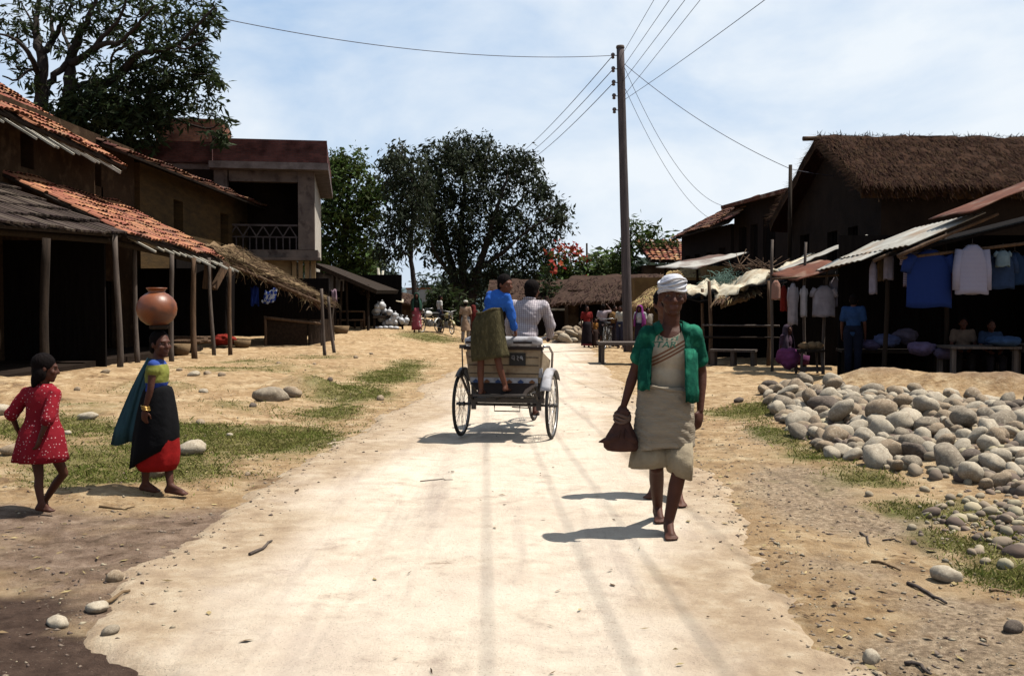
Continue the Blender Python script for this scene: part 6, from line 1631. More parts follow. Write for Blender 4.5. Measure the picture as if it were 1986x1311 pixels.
# head cloth
hc = J['head']; mb = MB(); rr = []
for j in range(9):
    v = j / 8; a = v * math.pi * .5
    rr.append(ring(hc + Vector((0, .008, .036 + .105 * math.sin(a) ** 1.0)),   .0005 + .084 * math.cos(a) ** .62, .0005 + .106 * math.cos(a) ** .62, 0, .035, 4, v * 3, 36, (.06, -.06)))
rr.insert(0, ring(hc + Vector((0, .006, .026)), .083, .104, 0, .02, 5, .3, 36, (.06, -.10)))
mb.loft(rr, True, False, False)
for k in range(4):
    mb.tube([hc + Vector((.085 * math.cos(t), .008 + .108 * math.sin(t), .040 + .020 * k + .012 * math.sin(t * 2 + k * 1.4) + .006 * math.cos(t))) * 1 for t in [2 * math.pi * i / 30 for i in range(31)]], .006, 6)
part('head_cloth', mb, mat('white_head_cloth', (.80, .80, .84), (.55, .57, .68), 11, .9, .5, 16, spec=.1, stretch=(1, 1, 3)), man, .004)
# cream undershirt, printed bands across it
UC = (.62, .53, .40)
ax = Vector((-.48, 0, .877)).normalized(); og = Vector(ORG[man.name])
def axv(px, py): return ax.dot(mp(px, py, -.11) - og)
e0 = [(axv(1266, 709), axv(1331, 676)), (axv(1266, 702), axv(1331, 669)), (axv(1266, 694), axv(1331, 662))]
bands = [((a + b) / 2 - .0062, (a + b) / 2 + .0062, (.24, .12, .075)) for a, b in e0]
us = zcolour('cream_undershirt', UC, bands, ax)
def tor(py, dx=0): # torso centre at a photo row
    t = (py - 628) / (782 - 628); return J['neck'].lerp(J['pelvis'], t) + Vector((dx, 0, 0))
rows = [(641, .105, .088), (650, .140, .104), (668, .152, .115), (690, .154, .122), (712, .148, .120), (732, .142, .116), (752, .142, .116), (768, .146, .118)]
def keep_us(q):
    x, y = pxy(q); lim = 656 - 20 * ((x - 1297) / 30) ** 2 if q.y < MD else 636
    return y > lim and y < 772
ush = shell(man, 'undershirt', J, us, .985, (0, -1, 0), .98, .008, voxel=.0075, wr=.005, drop=.0, keep=keep_us, sleeves=False)
# printed lettering on the chest, laid on the cloth
def lettering(parent, name, lines, mt, bvh, place, size, shear=.0, xs=1.0, off=.004, d=Vector((0, 1, 0))):
    V = MB()
    for txt, (px, py) in lines:
        cu = bpy.data.curves.new('t', 'FONT'); cu.body = txt; cu.size = size; cu.shear = shear; cu.resolution_u = 3; cu.offset = size * .022
        t = bpy.data.objects.new('t', cu); COL.objects.link(t); dg = bpy.context.evaluated_depsgraph_get(); dg.update()
        me = bpy.data.meshes.new_from_object(t.evaluated_get(dg)); bpy.data.objects.remove(t)
        bm = bmesh.new(); bm.from_mesh(me); bmesh.ops.subdivide_edges(bm, edges=[e for e in bm.edges if e.calc_length() > size * .2], cuts=2, use_grid_fill=False); bmesh.ops.triangulate(bm, faces=bm.faces)
        o0 = place(px, py); vs = []
        for v in bm.verts:
            p = Vector((o0.x + v.co.x * xs, o0.y, o0.z + v.co.y)); h = bvh.ray_cast(p - d * .5, d)
            vs.append((h[0] if h[0] else p) - d * off)
        bm.verts.index_update(); V.add(vs, [[v.index for v in f.verts] for f in bm.faces]); bm.free()
    return part(name, V, mt, parent)
bvh = BVHTree.FromPolygons([v.co + Vector(ORG[man.name]) for v in ush.data.vertices], [tuple(q.vertices) for q in ush.data.polygons])
M['print_green'] = mat('green_print', (.06, .17, .11), (.08, .2, .14), 20, .8)
lt = lettering(man, 'printed_lettering', [('RTH', (1270, 659)), ('STAR', (1257, 672.5))], 'print_green', bvh, lambda x, y: mp(x, y, 0), .052, .22, 1.30)
# open green shirt
gm_ = mat('green_shirt', (.013, .130, .080), (.006, .062, .044), 9, .9, .5, 22, spec=.04, c3=(.03, .21, .13), s3=14)
OPEN = [(625, 1284, 1318), (640, 1277, 1322), (655, 1271, 1327), (680, 1266, 1330), (705, 1263, 1331), (730, 1263, 1333), (755, 1262, 1337), (790, 1262, 1338)]
def keep_gs(q):
    x, y = pxy(q)
    lo_ = np.interp(y, [o[0] for o in OPEN], [o[1] for o in OPEN]); hi_ = np.interp(y, [o[0] for o in OPEN], [o[2] for o in OPEN])
    if y < 617: return False
    if q.y < J['neck'].y - .015 and lo_ < x < hi_: return False
    return y < (756 + 3 * math.sin(x * .5) if x < 1290 else 779 + 2 * math.sin(x * .4))
shell(man, 'green_shirt', J, gm_, .985, (0, -1, 0), .98, .0115, (.66, .60), .008, .009, .12, .03, keep_gs, .005)
for x0, x1, ys in ((1329, 1354, ((676, -2), (700, -1), (725, 0), (745, 0), (762, 1), (781, 0))), (1262, 1238, ((676, 3), (700, 1), (722, 0), (742, -1), (757, -2)))):
    mb = MB(); mb.loft([[mp(x0 + (x1 - x0) * i / 9 + dx, y, -(.125 + .055 * min(1, max(0, (y - 690) / 60))) + .10 * (i / 9) ** 2) + Vector((0, .010 * math.sin(i * 1.5 + y * .07), .006 * math.sin(i * .9) * (y > 755))) for i in range(10)] for y, dx in ys], False)
    part('shirt_front', mb, gm_, man, .006)

for s_ in (1, -1):        # collar flaps
    c0 = tor(630); mb = MB(); mb.loft([[c0 + Vector((s_ * .060, .05, .026)), c0 + Vector((s_ * .074, .0, .022)), c0 + Vector((s_ * .068, -.05, .006)), c0 + Vector((s_ * .058, -.088, -.030))],
                            [c0 + Vector((s_ * .085, .06, .012)), c0 + Vector((s_ * .115, .0, .004)), c0 + Vector((s_ * .115, -.062, -.016)), c0 + Vector((s_ * .104, -.105, -.066))]], False)
    part('collar', mb, gm_, man, .006)
# wrapped cloth round hips and thighs
wm = mat('grey_cream_wrap', (.42, .355, .27), (.31, .26, .20), 5, .95, .6, 24, spec=.05, stretch=(1, 1, 5))
def wr_(y, a, b, dx, fold, nf, ph, tl=(0, 0)): return ring(mp(1291 + dx, y, 0), a, b, 0, fold, nf, ph, 64, tl)
mb = MB(); rr = []
for j in range(30):
    v = j / 29; y = 748 + 117 * v; a_ = np.interp(v, [0, .08, .14, .35, .7, 1], [.160, .174, .172, .177, .185, .182]); b_ = np.interp(v, [0, .08, .14, .35, .7, 1], [.128, .137, .138, .146, .156, .156]); rg = []
    for k in range(110):
        t = 2 * math.pi * k / 110; c_, s_ = math.cos(t), math.sin(t)
        ph = v * 22 - 6.0 * (c_ + .35) * (.35 + v) + 3.0 * float(fbm(c_ * 1.6 + 4, v * 2.2 + s_))
        am = (.0020 + .0050 * max(0, float(fbm(c_ * 2 + 9, v * 2 + s_ * 2)) + .35)) * min(1, .3 + v * 3)
        w = am * (abs(math.sin(ph)) ** .6 * 2 - 1) + .006 * math.sin(6 * t + 2.5 * v) * v
        p_ = mp(1291 - 3 * v, y, 0); rg.append(p_ + Vector(((a_ + w) * c_, (b_ + w) * s_, (-.05 * (1 - v) + .06 * v) * .17 * c_ + .008 * math.sin(3 * t) * v)))
    rr.append(rg)
mb.loft(rr, True)
mb.tube([mp(1292, 752, 0) + Vector((.170 * math.cos(t), .136 * math.sin(t), .010 * math.sin(t * 2) - .05 * .17 * math.cos(t))) for t in [2 * math.pi * i / 32 for i in range(33)]], [.007 + .004 * math.sin(i * 1.9) for i in range(33)], 8)
part('waist_wrap', mb, wm, man, .006)
wm2 = mat('cream_underwrap', (.44, .37, .26), (.33, .27, .19), 6, .95, .6, 20, spec=.05)
mb = MB(); mb.loft([ring(mp(1268, 855, .02), .125, .135, 0, .03, 7, 0, 40), ring(mp(1264, 885, .02), .135, .14, 0, .04, 7, .5, 40, (.08, 0)), ring(mp(1263, 902, .02), .140, .14, 0, .05, 7, .8, 40, (.10, 0))], True)
mb.loft([ring(mp(1312, 855, -.02), .10, .125, 0, .03, 6, 0, 40), ring(mp(1314, 890, -.04), .094, .125, 0, .045, 6, .6, 40, (-.2, 0)), ring(mp(1318, 922, -.05), .074, .115, 0, .05, 6, .9, 40, (-.38, 0))], True)
part('under_wrap', mb, wm2, man, .006)
# bundle in his right hand
bu_ = thing('cloth_bundle', 'brown cloth bundle with pointed corners knotted in the fist of the walking man', 'bundle', tuple(mp(1204, 842, -.03)))
mb = MB(); c = mp(1204, 843, -.03)
def bump_ring(y, a, b, dx, ph, fo=.05): return ring(mp(1204 + dx, y, -.03), a, b, 0, fo, 6, ph, 40)
mb.loft([bump_ring(792, .022, .02, 4, 0, .2), bump_ring(800, .05, .042, 3, .3, .18), bump_ring(808, .036, .032, 3, .6, .2), bump_ring(818, .046, .04, 3, .9, .16), bump_ring(830, .066, .056, 2, 1.2, .10), bump_ring(844, .092, .07, 1, 1.5, .06), bump_ring(858, .112, .080, 1, 1.8, .05), bump_ring(867, .112, .082, 2, 2.0, .05), bump_ring(873, .095, .07, 3, 2.1, .04), bump_ring(875, .04, .03, 3, 2.4, 0)], True, True, True)
mb.loft([[mp(1206, 828, -.07), mp(1206, 842, -.02), mp(1206, 862, -.07), mp(1200, 845, -.12)], [mp(1184, 843, -.07), mp(1184, 852, -.03), mp(1182, 866, -.07), mp(1182, 855, -.11)], [mp(1170, 850, -.07), mp(1170, 854, -.05), mp(1169, 859, -.07), mp(1169, 855, -.09)], [mp(1161, 856, -.07), mp(1161, 857, -.065), mp(1161, 858, -.07), mp(1161, 857, -.075)]], True, True, True)
mb.loft([[mp(1212, 826, -.07), mp(1212, 842, -.02), mp(1212, 864, -.07), mp(1212, 845, -.12)], [mp(1228, 842, -.07), mp(1229, 852, -.03), mp(1229, 868, -.07), mp(1229, 855, -.11)], [mp(1236, 852, -.07), mp(1236, 860, -.06), mp(1236, 866, -.07), mp(1236, 860, -.08)]], True, True, True)
part('wrapping', mb, mat('brown_bundle_cloth', (.115, .058, .045), (.075, .036, .030), 8, .95, .6, 22, spec=.05), bu_, .0)
mb = MB()
for k in range(3): mb.tube([mp(1206, 806 + k * 5, -.03) + Vector((.046 * math.cos(t), .042 * math.sin(t), .01 * math.sin(2 * t + k))) for t in [2 * math.pi * i / 20 for i in range(21)]], .010, 8)
part('knot', mb, mat('bundle_tie', (.20, .12, .09), (.12, .07, .055), 14, .95, .5, 40), bu_)

# ---- the person hidden behind him
D2 = 7.5
hid = thing('person', 'person almost wholly hidden behind the walking man, only bare feet and an arm showing', 'person', (1.12, D2, 0))
def q2(px, py, dy=0): return P(px, py, D2 + dy)
g1 = G(1262, 968, .022); g2 = G(1320, 982, .022)
J2 = dict(head=q2(1288, 590), neck=q2(1292, 636), chest=q2(1297, 680), pelvis=q2(1300, 765), shR=q2(1262, 655), elR=q2(1258, 710, .05), wrR=q2(1266, 760, -.1),
          shL=q2(1334, 655), elL=q2(1352, 700, .02), wrL=q2(1349, 742, -.08), hiR=q2(1285, 790), knR=q2(1279, 875, -.05), anR=Vector((g1.x + .04, g1.y + .1, .10)), toR=Vector((g1.x - .03, g1.y - .02, .035)),
          hiL=q2(1315, 790), knL=q2(1316, 880, -.1), anL=Vector((g2.x - .0, g2.y + .1, .10)), toL=Vector((g2.x + .01, g2.y - .06, .035)))
figure(hid, J2, .93, (.1, -1, 0), (0, -1, 0), 'skin2', .011)
hair_cap(hid, J2, .95, (.1, -1, 0))
shell(hid, 'red_shirt', J2, cloth('dull_red_cloth', (.16, .035, .03)), .93, (0, -1, 0), 1, .016, (.7, .7), .012, .006, .05)
mb = MB(); mb.loft([ring(J2['pelvis'].lerp((J2['knL'] + J2['knR']) / 2, t), a, b, 0, .04, 7, t * 3, 40) for t, a, b in ((-.1, .155, .12), (.2, .17, .13), (.7, .17, .14), (.95, .165, .14))], True)
part('wrap', mb, cloth('grey_brown_wrap', (.24, .19, .14)), hid, .005)

# ---- girl carrying the water pot
GD = 7.62
girl = thing('person', 'girl in yellow green blouse, black and red skirt and teal shawl carrying a pot', 'person', (-2.75, GD, 0))
def gp(px, py, dy=0): return P(px, py, GD + dy)
gz_ = lambda x, y: top(x, y)
def grd(px, py, dy=0):
    p = G(px, py, .02); p.y += dy; p.z = top(p.x, p.y); return p
a1 = grd(274, 955); a2 = grd(328, 956)
JG = dict(head=gp(312, 668), neck=gp(305, 700), chest=gp(305, 728), pelvis=gp(302, 792), shR=gp(297, 709, -.12), elR=gp(292, 755, -.15), wrR=gp(281, 794, -.15), haR=gp(279, 820, -.15),
          shL=gp(308, 708, .12), elL=gp(317, 752, .16), wrL=gp(325, 790, .12), hiR=gp(299, 806, -.06), knR=gp(288, 876, -.05), anR=a1 + Vector((.02, .03, .085)), toR=a1 + Vector((.15, .01, .03)),
          hiL=gp(305, 806, .06), knL=gp(327, 880, .03), anL=a2 + Vector((0, .03, .085)), toL=a2 + Vector((.15, -.0, .03)))
figure(girl, JG, .80, (.80, -.60, 0), (1, -.12, 0), 'skin', .008, 0, ('curl', 'curl'), .92, hs=.86, palm={'R': (.3, .9, 0)})
hair_cap(girl, JG, .86, (.80, -.60, 0), bun=True, voxel=.009)
gb = zcolour('yellow_green_blouse', (.30, .31, .07), [(gp(300, 758).z - .02, gp(300, 741).z, (.03, .06, .30)), (gp(300, 706).z, gp(300, 699).z + .03, (.04, .08, .32))])
ttop = lambda y: JG['neck'].lerp(JG['pelvis'], (y - 700) / 92)
yw = math.atan2(-.12, 1) - math.pi / 2
shell(girl, 'blouse', JG, gb, .80, (1, -.12, 0), .92, .010, (.24, .24), .008, .005, 0, keep=lambda q: pxy(q)[1] < 760 and pxy(q)[1] > 697)
def sk(y, rx, ry, dx, fo, ph, tl=(0, 0)): return ring(gp(303 + dx, y, 0), rx, ry, 0, fo, 6, ph, 56, tl)
mb = MB(); mb.loft([sk(765, .100, .095, 4, .01, 0), sk(775, .112, .105, 3, .02, .3), sk(800, .138, .128, 2, .03, .6), sk(840, .158, .14, 2, .035, 1.0), sk(875, .172, .15, 1, .04, 1.3), sk(897, .165, .148, 1, .045, 1.5), sk(910, .135, .13, 2, .05, 1.6)], True)
part('red_skirt', mb, cloth('deep_red_skirt', (.36, .012, .012), (.24, .008, .008)), girl, .005)
mb = MB(); mb.loft([sk(748, .070, .070, 4, .01, 0), sk(751, .098, .092, 4, .02, 0), sk(760, .112, .104, 4, .02, .1), sk(772, .124, .116, 3, .03, .3), sk(800, .147, .136, 2, .03, .6, (.05, 0)), sk(836, .170, .149, 0, .035, 1.0, (.22, 0)), sk(866, .178, .156, -2, .04, 1.3, (.40, 0)), sk(884, .176, .158, -5, .045, 1.5, (.55, 0))], True)
part('black_overskirt', mb, cloth('black_cloth', (.006, .006, .008)), girl, .005)
sm_ = mat('teal_shawl', (.045, .105, .125), (.028, .065, .085), 4, .95, .5, 18, spec=.05, stretch=(3, 3, .6))
mb = MB(); rows = []
L0 = [(286, 694), (270, 722), (252, 758), (236, 796), (222, 832), (215, 862)]; R0_ = [(301, 697), (296, 722), (291, 758), (289, 796), (288, 830), (288, 858)]
for j in range(6):
    rw = []
    for i in range(17):
        t = i / 16; x = L0[j][0] + (R0_[j][0] - L0[j][0]) * t; y = L0[j][1] + (R0_[j][1] - L0[j][1]) * t
        dep = .13 - .23 * t ** 1.0 + (.035 * math.sin(t * 15 + j * .3)) * (j / 5) + .012 * math.sin(t * 31)
        rw.append(gp(x, y + 3 * math.sin(t * 9) * (j == 5), dep))
    rows.append(rw)
mb.loft(rows, False); part('shawl', mb, sm_, girl, .008)
mb = MB()
for k in range(3): mb.torus(gp(281.5 + .7 * k, 788 + 3 * k, -.15), (.25, 0, 1), .030, .0045, 20, 6)
part('bangles', mb, mat('gold_bangle', (.60, .36, .08), (.5, .28, .06), 8, .3, spec=.6, metal=.6), girl)
pot = thing('clay_water_pot', 'round brown clay water pot balanced on the head of the walking girl', 'pot', tuple(gp(304, 632)))
pc = gp(304, 598, 0); k = GD / F
prof = [(.03, -.138), (.075, -.125), (.115, -.095), (.142, -.05), (.150, -.005), (.143, .04), (.118, .082), (.085, .108), (.066, .117), (.060, .126), (.062, .136), (.072, .146), (.078, .152), (.076, .157), (.064, .152), (.054, .140), (.052, .12)]
mb = MB(); mb.loft([[pc + Vector((r * math.cos(2 * math.pi * i / 40), r * math.sin(2 * math.pi * i / 40), z)) for i in range(40)] for r, z in prof], True, True, False); part('vessel', mb, 'clay', pot)
mb = MB().torus(pc + Vector((.015, 0, -.142)), (0, 0, 1), .055, .018, 24, 8); single('head_ring', mb, 'darkwood', 'dark coiled pad between the girl and her clay pot', 'head pad', tuple(pc + Vector((.015, 0, -.15))))

# ---- little girl in red
CD = 6.85
kid = thing('person', 'small girl in a red dotted dress seen from behind, hand on hip', 'person', (-3.25, CD, 0))
def kp(px, py, dy=0): return P(px, py, CD + dy)
b1 = grd(78, 1000)
JK = dict(head=kp(89, 715), neck=kp(84, 748), chest=kp(80, 780), pelvis=kp(80, 848), shL=kp(52, 764, .05), elL=kp(22, 803, -.02), wrL=kp(36, 838, .06), haL=kp(50, 846, .10), shR=kp(107, 765, -.04), elR=kp(92, 815, -.14), wrR=kp(77, 850, -.15), haR=kp(72, 872, -.15),
          hiL=kp(68, 862), knL=kp(76, 925, -.03), anL=b1 + Vector((-.02, .06, .08)), toL=b1 + Vector((.06, .10, .028)), hiR=kp(98, 862), knR=kp(124, 918, .10), anR=kp(86, 972, .16), toR=kp(104, 997, .14))
figure(kid, JK, .66, (.86, .30, -.12), (.35, .93, 0), 'skin', .008, 0, ('curl', 'curl'), .95, hs=.80, palm={'R': (-.8, .2, 0), 'L': (.6, .6, 0)})
hair_cap(kid, JK, .80, (.86, .30, -.1), long=.035, puff=1.08, voxel=.009)
rd = dotted('red_dotted_cloth', (.30, .014, .026), (.66, .36, .36), 46, .20)
kt = lambda y: JK['neck'].lerp(JK['pelvis'], (y - 748) / 100)
yk = -.36
mb = MB(); mb.loft([ring(kt(y) + Vector((dx, 0, 0)), a, b, yk, fo, 8, y * .05, 60) for y, a, b, dx, fo in ((744, .058, .05, 0, .01), (752, .098, .070, 0, .01), (764, .115, .086, 0, .015), (785, .112, .092, 0, .02), (806, .108, .092, 0, .025), (818, .118, .100, 0, .04), (835, .150, .125, 0, .05), (858, .172, .145, 0, .06), (880, .186, .158, 0, .075), (893, .192, .165, 0, .085))], True)
part('dress', mb, rd, kid, .004)
shell(kid, 'bodice', JK, rd, .66, (.35, .93, 0), .95, .018, (1.0, 1.0), .009, .007, 0, keep=lambda q: pxy(q)[1] < 828)
# ------------------------------------------------------------------ cycle rickshaw
rk0 = G(984, 848, .022); RK = (rk0.x - .01, rk0.y + .02, .02); RZ = R(-12)
rk = thing('cycle_rickshaw', 'cycle rickshaw with a cream panelled seat back seen from behind on the road', 'cycle rickshaw', RK, RZ)
M['rkcream'] = mat('cream_paint', (.44, .34, .225), (.30, .22, .14), 5, .7, .2, 25, spec=.2, c3=(.22, .14, .09), s3=7)
M['rkwhite'] = mat('worn_white_paint', (.62, .61, .64), (.44, .43, .46), 5, .7, .2, 25, spec=.2, c3=(.25, .22, .22), s3=8)
M['rkblue'] = mat('blue_paint', (.02, .05, .16), (.03, .07, .2), 9, .6); M['rkbrown'] = mat('orange_paint', (.25, .10, .03), (.2, .08, .03), 9, .6)
M['rkdark'] = mat('dark_seat_box', (.045, .026, .02), (.025, .016, .013), 6, .85)
def wheel(x, y, parent, rad=.355, name='wheel'):
    t = part(name, MB().lathe((x - .035, y, rad), [(.022, 0), (.03, .01), (.02, .02), (.02, .05), (.03, .06), (.022, .07)], 12, axis=(1, 0, 0)), 'iron', parent)
    part('tyre', MB().torus((x, y, rad), (1, 0, 0), rad - .018, .018, 48, 10), 'black', t)
    part('rim', MB().torus((x, y, rad), (1, 0, 0), rad - .042, .011, 48, 8), 'chrome', t)
    sp = MB()
    for k in range(28):
        a = 2 * math.pi * k / 28; b = a + (.35 if k % 2 else -.35)
        sp.tube([(x + (.022 if k % 4 < 2 else -.022), y + .024 * math.cos(b), rad + .024 * math.sin(b)), (x, y + (rad - .05) * math.cos(a), rad + (rad - .05) * math.sin(a))], .0022, 4, False)
    part('spokes', sp, 'chrome', t)
    return t
wheel(-.5, 0, rk); wheel(.5, 0, rk); wheel(0, 1.62, rk, .335)
part('axle', MB().tube([(-.56, 0, .355), (.56, 0, .355)], .016, 10), 'iron', rk)
fr = MB(); fr.box((0, -.02, .405), (.84, .06, .055)); fr.bar((-.36, 0, .42), (0, 1.02, .36), .035, .035); fr.bar((.36, 0, .42), (0, 1.02, .36), .035, .035)
fr.tube([(0, 1.02, .33), (0, .92, .80)], .018, 8); fr.tube([(0, 1.02, .33), (0, 1.46, .72)], .019, 8); fr.tube([(0, .94, .72), (0, 1.44, .84)], .016, 8); fr.tube([(0, 1.46, .66), (0, 1.40, .98)], .02, 8)
for s in (-1, 1):
    fr.tube([(s * .05, 1.47, .66), (s * .055, 1.62, .335)], .012, 8); fr.tube([(s * .34, 0, .36), (s * .34, .0, .48), (s * .34, -.12, .60)], .018, 8); fr.bar((s * .36, -.02, .30), (s * .36, -.02, .60), .03, .05)
    fr.tube([(s * .36, -.26, .52), (s * .36, -.1, .42), (s * .36, .1, .42), (s * .36, .28, .52)], .014, 8)
fr.tube([(-.12, -.06, .36), (-.12, -.06, .29), (.16, -.06, .29), (.16, -.06, .36)], .007, 6); fr.tube([(-.1, -.08, .41), (.12, -.08, .50)], .007, 6); fr.tube([(-.26, -.28, .485), (.28, -.28, .485)], .010, 6)
part('frame', fr, 'iron', rk)
hb = MB(); hb.tube([(-.27, 1.26, 1.03), (-.2, 1.40, 1.04), (0, 1.42, 1.0), (.2, 1.40, 1.04), (.27, 1.26, 1.03)], .012, 8); part('handlebar', hb, 'chrome', rk)
sd = MB(); sd.ell((0, .92, .835), (.10, .14, .035), None, 16, 8); sd.ell((0, 1.04, .84), (.045, .13, .028), None, 14, 8); part('saddle', sd, 'black', rk)
cr = part('chainring', MB().lathe((.045, 1.02, .30), [(.085, 0), (.09, .004), (.085, .008)], 28, axis=(1, 0, 0)), 'iron', rk)
part('crank', MB().bar((.06, 1.02, .30), (.07, 1.06, .14), .022, .014).bar((-.06, 1.02, .30), (-.07, .98, .46), .022, .014).tube([(-.06, 1.02, .3), (.06, 1.02, .3)], .015, 8), 'chrome', cr)
part('pedal', MB().box((.12, 1.06, .14), (.09, .07, .025)), 'black', cr); part('pedal', MB().box((-.12, .98, .46), (.09, .07, .025)), 'black', cr)
part('chain', MB().tube([(.045, 1.02, .385), (.045, .1, .39)], .007, 5).tube([(.045, 1.02, .215), (.045, .1, .32)], .007, 5), 'iron', rk)
# seat body
part('seat_box', MB().hexa([(-.20, -.27, .47), (.24, -.27, .47), (.24, .34, .47), (-.20, .34, .47)], [(-.37, -.14, .60), (.37, -.14, .60), (.37, .42, .62), (-.37, .42, .62)]), 'rkdark', rk)
sb = part('seat_back', MB().hexa([(-.365, -.115, .60), (.365, -.115, .60), (.365, -.07, .60), (-.365, -.07, .60)], [(-.405, -.155, .955), (.405, -.155, .955), (.405, -.11, .955), (-.405, -.11, .955)]), 'rkcream', rk)
for z in (.70, .79, .875): part('panel_seam', MB().box((0, -.118 - .113 * (z - .60), z), (.76, .012, .006)), 'rkdark', sb)
part('dark_band', MB().box((0, -.145, .972), (.86, .07, .034)), 'rkdark', rk)
tr_ = MB(); rg = []
for x in np.linspace(-.42, .42, 15):
    e = 1 if abs(x) < .41 else .6
    rg.append([Vector((x, -.15 + .055 * e * math.cos(a), 1.045 + .056 * e * math.sin(a) * (1 if abs(math.sin(a)) < .95 else .96))) for a in [2 * math.pi * k / 16 for k in range(16)]])
tr_.loft(rg, True, True, True); tp = part('top_rail', tr_, 'rkwhite', rk)
for x in (-.30, .22): part('rail_slot', MB().box((x, -.199, 1.035), (.2, .02, .022)), 'rkdark', tp)
# painted scalloped band with diamonds
bd = MB(); n = 60; up_, lo_ = [], []
for i in range(n + 1):
    x = -.37 + .74 * i / n; up_.append(Vector((x, -.128, .655))); lo_.append(Vector((x, -.137, .578 - .022 * abs(math.sin(math.pi * (x + .37) / .1233)))))
bd.loft([lo_, up_], False); bd.loft([[p + Vector((0, .008, 0)) for p in up_], [p + Vector((0, .008, 0)) for p in lo_]], False)
bp = part('painted_band', bd, 'rkwhite', rk)
for k in range(6):
    x = -.308 + .1233 * k; z = .612; d = MB(); y = -.1375
    d.hexa([(x - .036, y, z), (x, y, z - .028), (x + .036, y, z), (x, y, z + .028)], [(x - .036, y - .003, z), (x, y - .003, z - .028), (x + .036, y - .003, z), (x, y - .003, z + .028)]); part('diamond', d, 'rkblue' if k % 2 == 0 else 'rkbrown', bp)
np_ = part('number_plate', MB().box((.155, -.163, .855), (.175, .012, .135)), 'black', rk)
st = MB()
def stroke(*p, w=.0045): st.tube([(.155 + x, -.1705, .855 + z) for x, z in p], w, 5)
stroke((-.062, .040), (-.030, .040)); stroke((-.056, .040), (-.058, .012), (-.048, .002), (-.040, .012)); stroke((-.034, .040), (-.034, -.012))
stroke((-.006, .036), (.010, .030), (.006, .012), (-.006, .006), (.014, -.012)); stroke((.034, .034), (.030, .014), (.046, .008), (.052, .028), (.040, .036)); stroke((.052, .020), (.060, -.008))
part('plate_characters', st, 'rkwhite', np_)
part('cushion', MB().box((0, .16, .70), (.72, .46, .12)), 'rkdark', rk)
for s in (-1, 1):
    part('side_panel', MB().hexa([(s * .37 - .015, -.1, .6), (s * .37 + .015, -.1, .6), (s * .37 + .015, .40, .62), (s * .37 - .015, .40, .62)], [(s * .41 - .015, -.12, .93), (s * .41 + .015, -.12, .93), (s * .41 + .015, .34, .82), (s * .41 - .015, .34, .82)]), 'rkcream', rk)
    part('arm_rail', MB().tube([(s * .43, -.12, .99), (s * .45, .1, .98), (s * .45, .32, .90), (s * .43, .40, .75), (s * .40, .42, .62)], .013, 8), 'chrome', rk)
part('footboard', MB().box((0, .66, .50), (.66, .42, .03)), 'rkdark', rk)
part('side_rod', MB().tube([(-.46, -.10, .66), (-.465, -.12, 1.0)], .008, 6).box((-.455, -.12, .985), (.07, .04, .04)), 'iron', rk)
def guard(x, a0, a1, w, mt, rad=.40):
    mb = MB(); rr = []
    for i in range(15):
        a = R(a0 + (a1 - a0) * i / 14); c = Vector((x, rad * math.cos(a), .355 + rad * math.sin(a))); o = Vector((0, math.cos(a), math.sin(a)))
        rr.append([c + Vector((-w, 0, 0)) - o * .02, c + Vector((-w * .6, 0, 0)), c + Vector((w * .6, 0, 0)), c + Vector((w, 0, 0)) - o * .02])
    mb.loft(rr, False); return part('mudguard', mb, mt, rk, .005)
guard(.485, 40, 152, .055, 'rkwhite'); guard(-.485, 40, 128, .03, 'iron')
for s in (-1, 1): part('guard_stay', MB().bar((s * .40, -.02, .42), (s * .47, -.18, .70), .02, .02).bar((s * .38, -.04, .60), (s * .47, -.06, .74), .03, .03), 'iron', rk)
part('reflector', MB().box((.395, -.10, .71), (.04, .03, .10)), 'rkwhite', rk)

# ---- boy standing on the back
boy = thing('person', 'boy in a bright blue shirt and olive wrap standing on the back of the rickshaw', 'person', RK, RZ)
JB = dict(head=(.045, -.25, 1.645), neck=(.0, -.25, 1.56), chest=(-.055, -.26, 1.46), pelvis=(-.135, -.30, 1.20), shL=(-.13, -.18, 1.535), elL=(-.17, -.05, 1.36), wrL=(-.10, .02, 1.20), shR=(.065, -.29, 1.515), elR=(.115, -.27, 1.30), wrR=(.135, -.19, 1.15), haR=(.14, -.14, 1.105),
          hiL=(-.20, -.30, 1.15), knL=(-.205, -.33, .82), anL=(-.205, -.32, .545), toL=(-.20, -.18, .50), hiR=(-.075, -.30, 1.15), knR=(-.01, -.35, .83), anR=(.055, -.31, .585), toR=(.07, -.19, .535))
JB = {k: Vector(v) for k, v in JB.items()}
figure(boy, JB, .80, (.80, -.58, -.12), (.25, .97, 0), 'skin2', .009, 0, ('curl', 'fist'), .95, hs=.86)
hair_cap(boy, JB, .86, (.80, -.58, -.1), puff=1.06, voxel=.010)
part('foot_step', MB().box((0, -.31, .485), (.56, .12, .022)), 'iron', rk)
bs = mat('blue_shirt', (.035, .16, .62), (.025, .11, .46), 6, .85, .5, 14, spec=.1)
tb_ = lambda t: JB['neck'].lerp(JB['pelvis'], t)
upb = (JB['neck'] - JB['pelvis']).normalized()
shell(boy, 'shirt', JB, bs, .80, (.25, .97, 0), .95, .016, (1.72, 1.72), .009, .010, .02)
om = mat('olive_wrap', (.095, .08, .04), (.058, .05, .027), 5, .95, .6, 24, spec=.05, stretch=(3, 3, 1.2), c3=(.125, .105, .055), s3=16)
def bw(x, z, a, b, fo, ph, tl=(0, 0)): return ring((x, -.31, z), a, b, -.1, fo, 7, ph, 48, tl)
